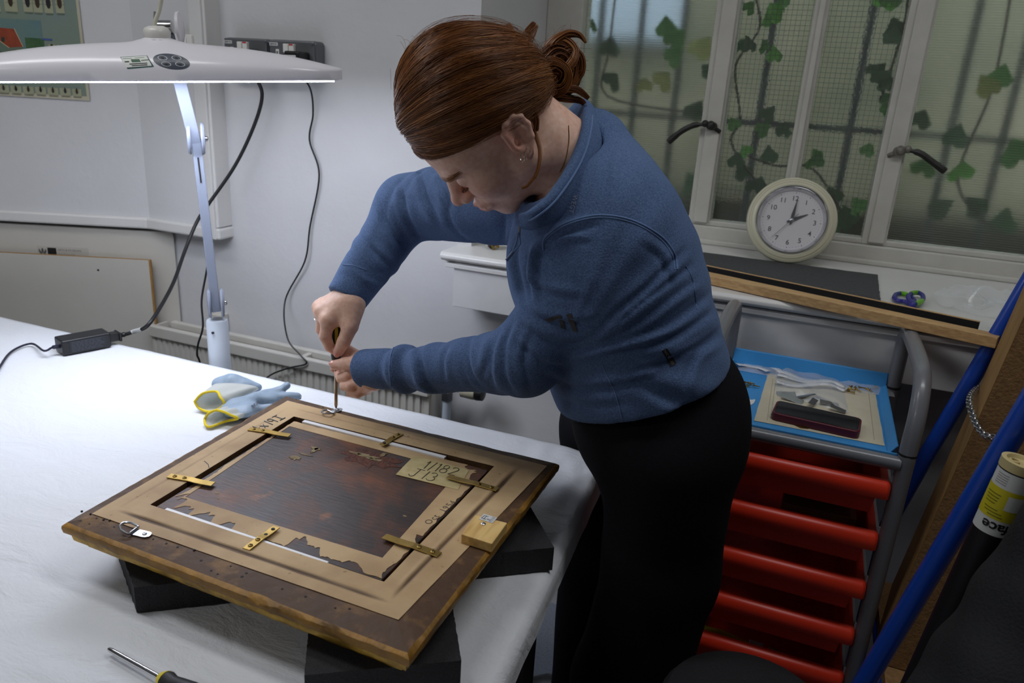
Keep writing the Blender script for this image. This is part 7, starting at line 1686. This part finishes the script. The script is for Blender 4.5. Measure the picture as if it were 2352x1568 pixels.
lock([(1200, 205, 1.03), (1212, 240, 1.02), (1228, 270, 1.025), (1232, 300, 1.035)], .010, 70, .4, .2, tone=.5)
# loose flyaway hairs round the crown and bun
NF, MF = 90, 12; Cc = np.zeros((NF, MF, 3)); t = np.linspace(0, 1, MF)[:, None]
for i in range(NF):
    if i < 55: px = RNG.uniform(895, 1200); py = 95+((px-1050)/150)**2*80+RNG.uniform(0, 40); e = (RNG.uniform(-30, 30), RNG.uniform(-75, -30))
    else: px = RNG.uniform(1230, 1320); py = RNG.uniform(90, 220); e = (RNG.uniform(0, 45), RNG.uniform(-50, 50))
    a = aw(px, py, 1.09); b_ = aw(px+e[0], py+e[1], 1.09); c_ = aw(px+e[0]*1.5+RNG.uniform(-30, 30), py+e[1]*.9, 1.09); Cc[i] = (1-t)**2*a+2*t*(1-t)*b_+t*t*c_
strands('loose_hairs', Cc, np.full((NF, MF), .00022), np.full(NF, .6), hair)
# eyebrows and lashes
def brow(sd):
    n = 150; t = RNG.uniform(0, 1, n); x = .1005-.022*t**2; y = sd*(.011+.040*t); z = .0185+.010*np.sin(t*2.0)-.004*t+RNG.normal(0, .0016, n)
    A = np.stack([x, y, z], 1); d = np.stack([-.10-.5*t, sd*np.ones(n)*.8, .25-.5*t], 1); d /= np.linalg.norm(d, axis=1)[:, None]
    def surf(P):
        g = HC[None]*0+np.array([0, 0, .02]); q = P-g; l = np.linalg.norm(q, axis=1)[:, None]; q = q/l; lo = np.full(len(P), .03); hi = np.full(len(P), .16)
        for _ in range(16):
            m = (lo+hi)/2; f = head_f((g+q*m[:, None]).astype(np.float32)); lo = np.where(f < 0, m, lo); hi = np.where(f < 0, hi, m)
        return g+q*(hi+.0004)[:, None]
    Cb = np.stack([surf(A+d*.008*k/3)+np.array([.0, 0, 0]) for k in range(4)], 1); return Cb
Cb = np.concatenate([brow(1), brow(-1)]); strands('eyebrow', h2w(Cb.reshape(-1, 3)).reshape(Cb.shape), np.full(Cb.shape[:2], .00022), np.full(len(Cb), .72), person)
n = 60; t = RNG.uniform(0, 1, n); sd_ = np.where(RNG.random(n) < .5, 1, -1); A = np.stack([.0955-.006*(t-.4)**2*6, sd_*(.019+.024*t), -.0060-.003*np.sin(t*3.1)], 1)
dl = np.stack([np.full(n, .007), sd_*.0035*(t-.2), np.full(n, -.0035)], 1); Cl = np.stack([A+dl*k/3+np.array([0, 0, .0004])*k*k/3 for k in range(4)], 1)
strands('eyelashes', h2w(Cl.reshape(-1, 3)).reshape(Cl.shape), np.full(Cl.shape[:2], .00022), np.full(n, .25), person)
# earrings and necklace
def hoop_(c, r, ax, name):
    c = Vector(c); ax = Vector(ax).normalized(); u = ax.orthogonal().normalized(); v = ax.cross(u)
    MB().tube([c+(u*math.cos(k*math.pi/14)+v*math.sin(k*math.pi/14))*r for k in range(28)], .0006, 6, closed=True).build(name, M_silver, person)
hoop_(aw(1201, 360, 1.022), .0066, CR*.85+CF*.5, 'earring'); hoop_(aw(1213, 343, 1.030), .0045, CR*.6+CU*.5, 'earring')
NKp = [(1306, 288, 1.055), (1307, 320, 1.050), (1303, 350, 1.045), (1297, 372, 1.043), (1285, 395, 1.045)]
hbv = BVHTree.FromPolygons([Vector(v) for v in pieces[0][0]], [tuple(int(i) for i in q) for q in pieces[0][1]])
Pn = []
for p in spline([Vector((p[0], p[1], p[2])) for p in NKp], 8):
    d = Vector(_ray(p.x, p.y)).normalized(); h = hbv.ray_cast(Vector(CPOS), d)[0]; Pn.append(h-d*.0008 if h else Vector(aw(p.x, p.y, p.z)))
MB().tube(Pn, .0006, 6).build('necklace', M_goldj, person)
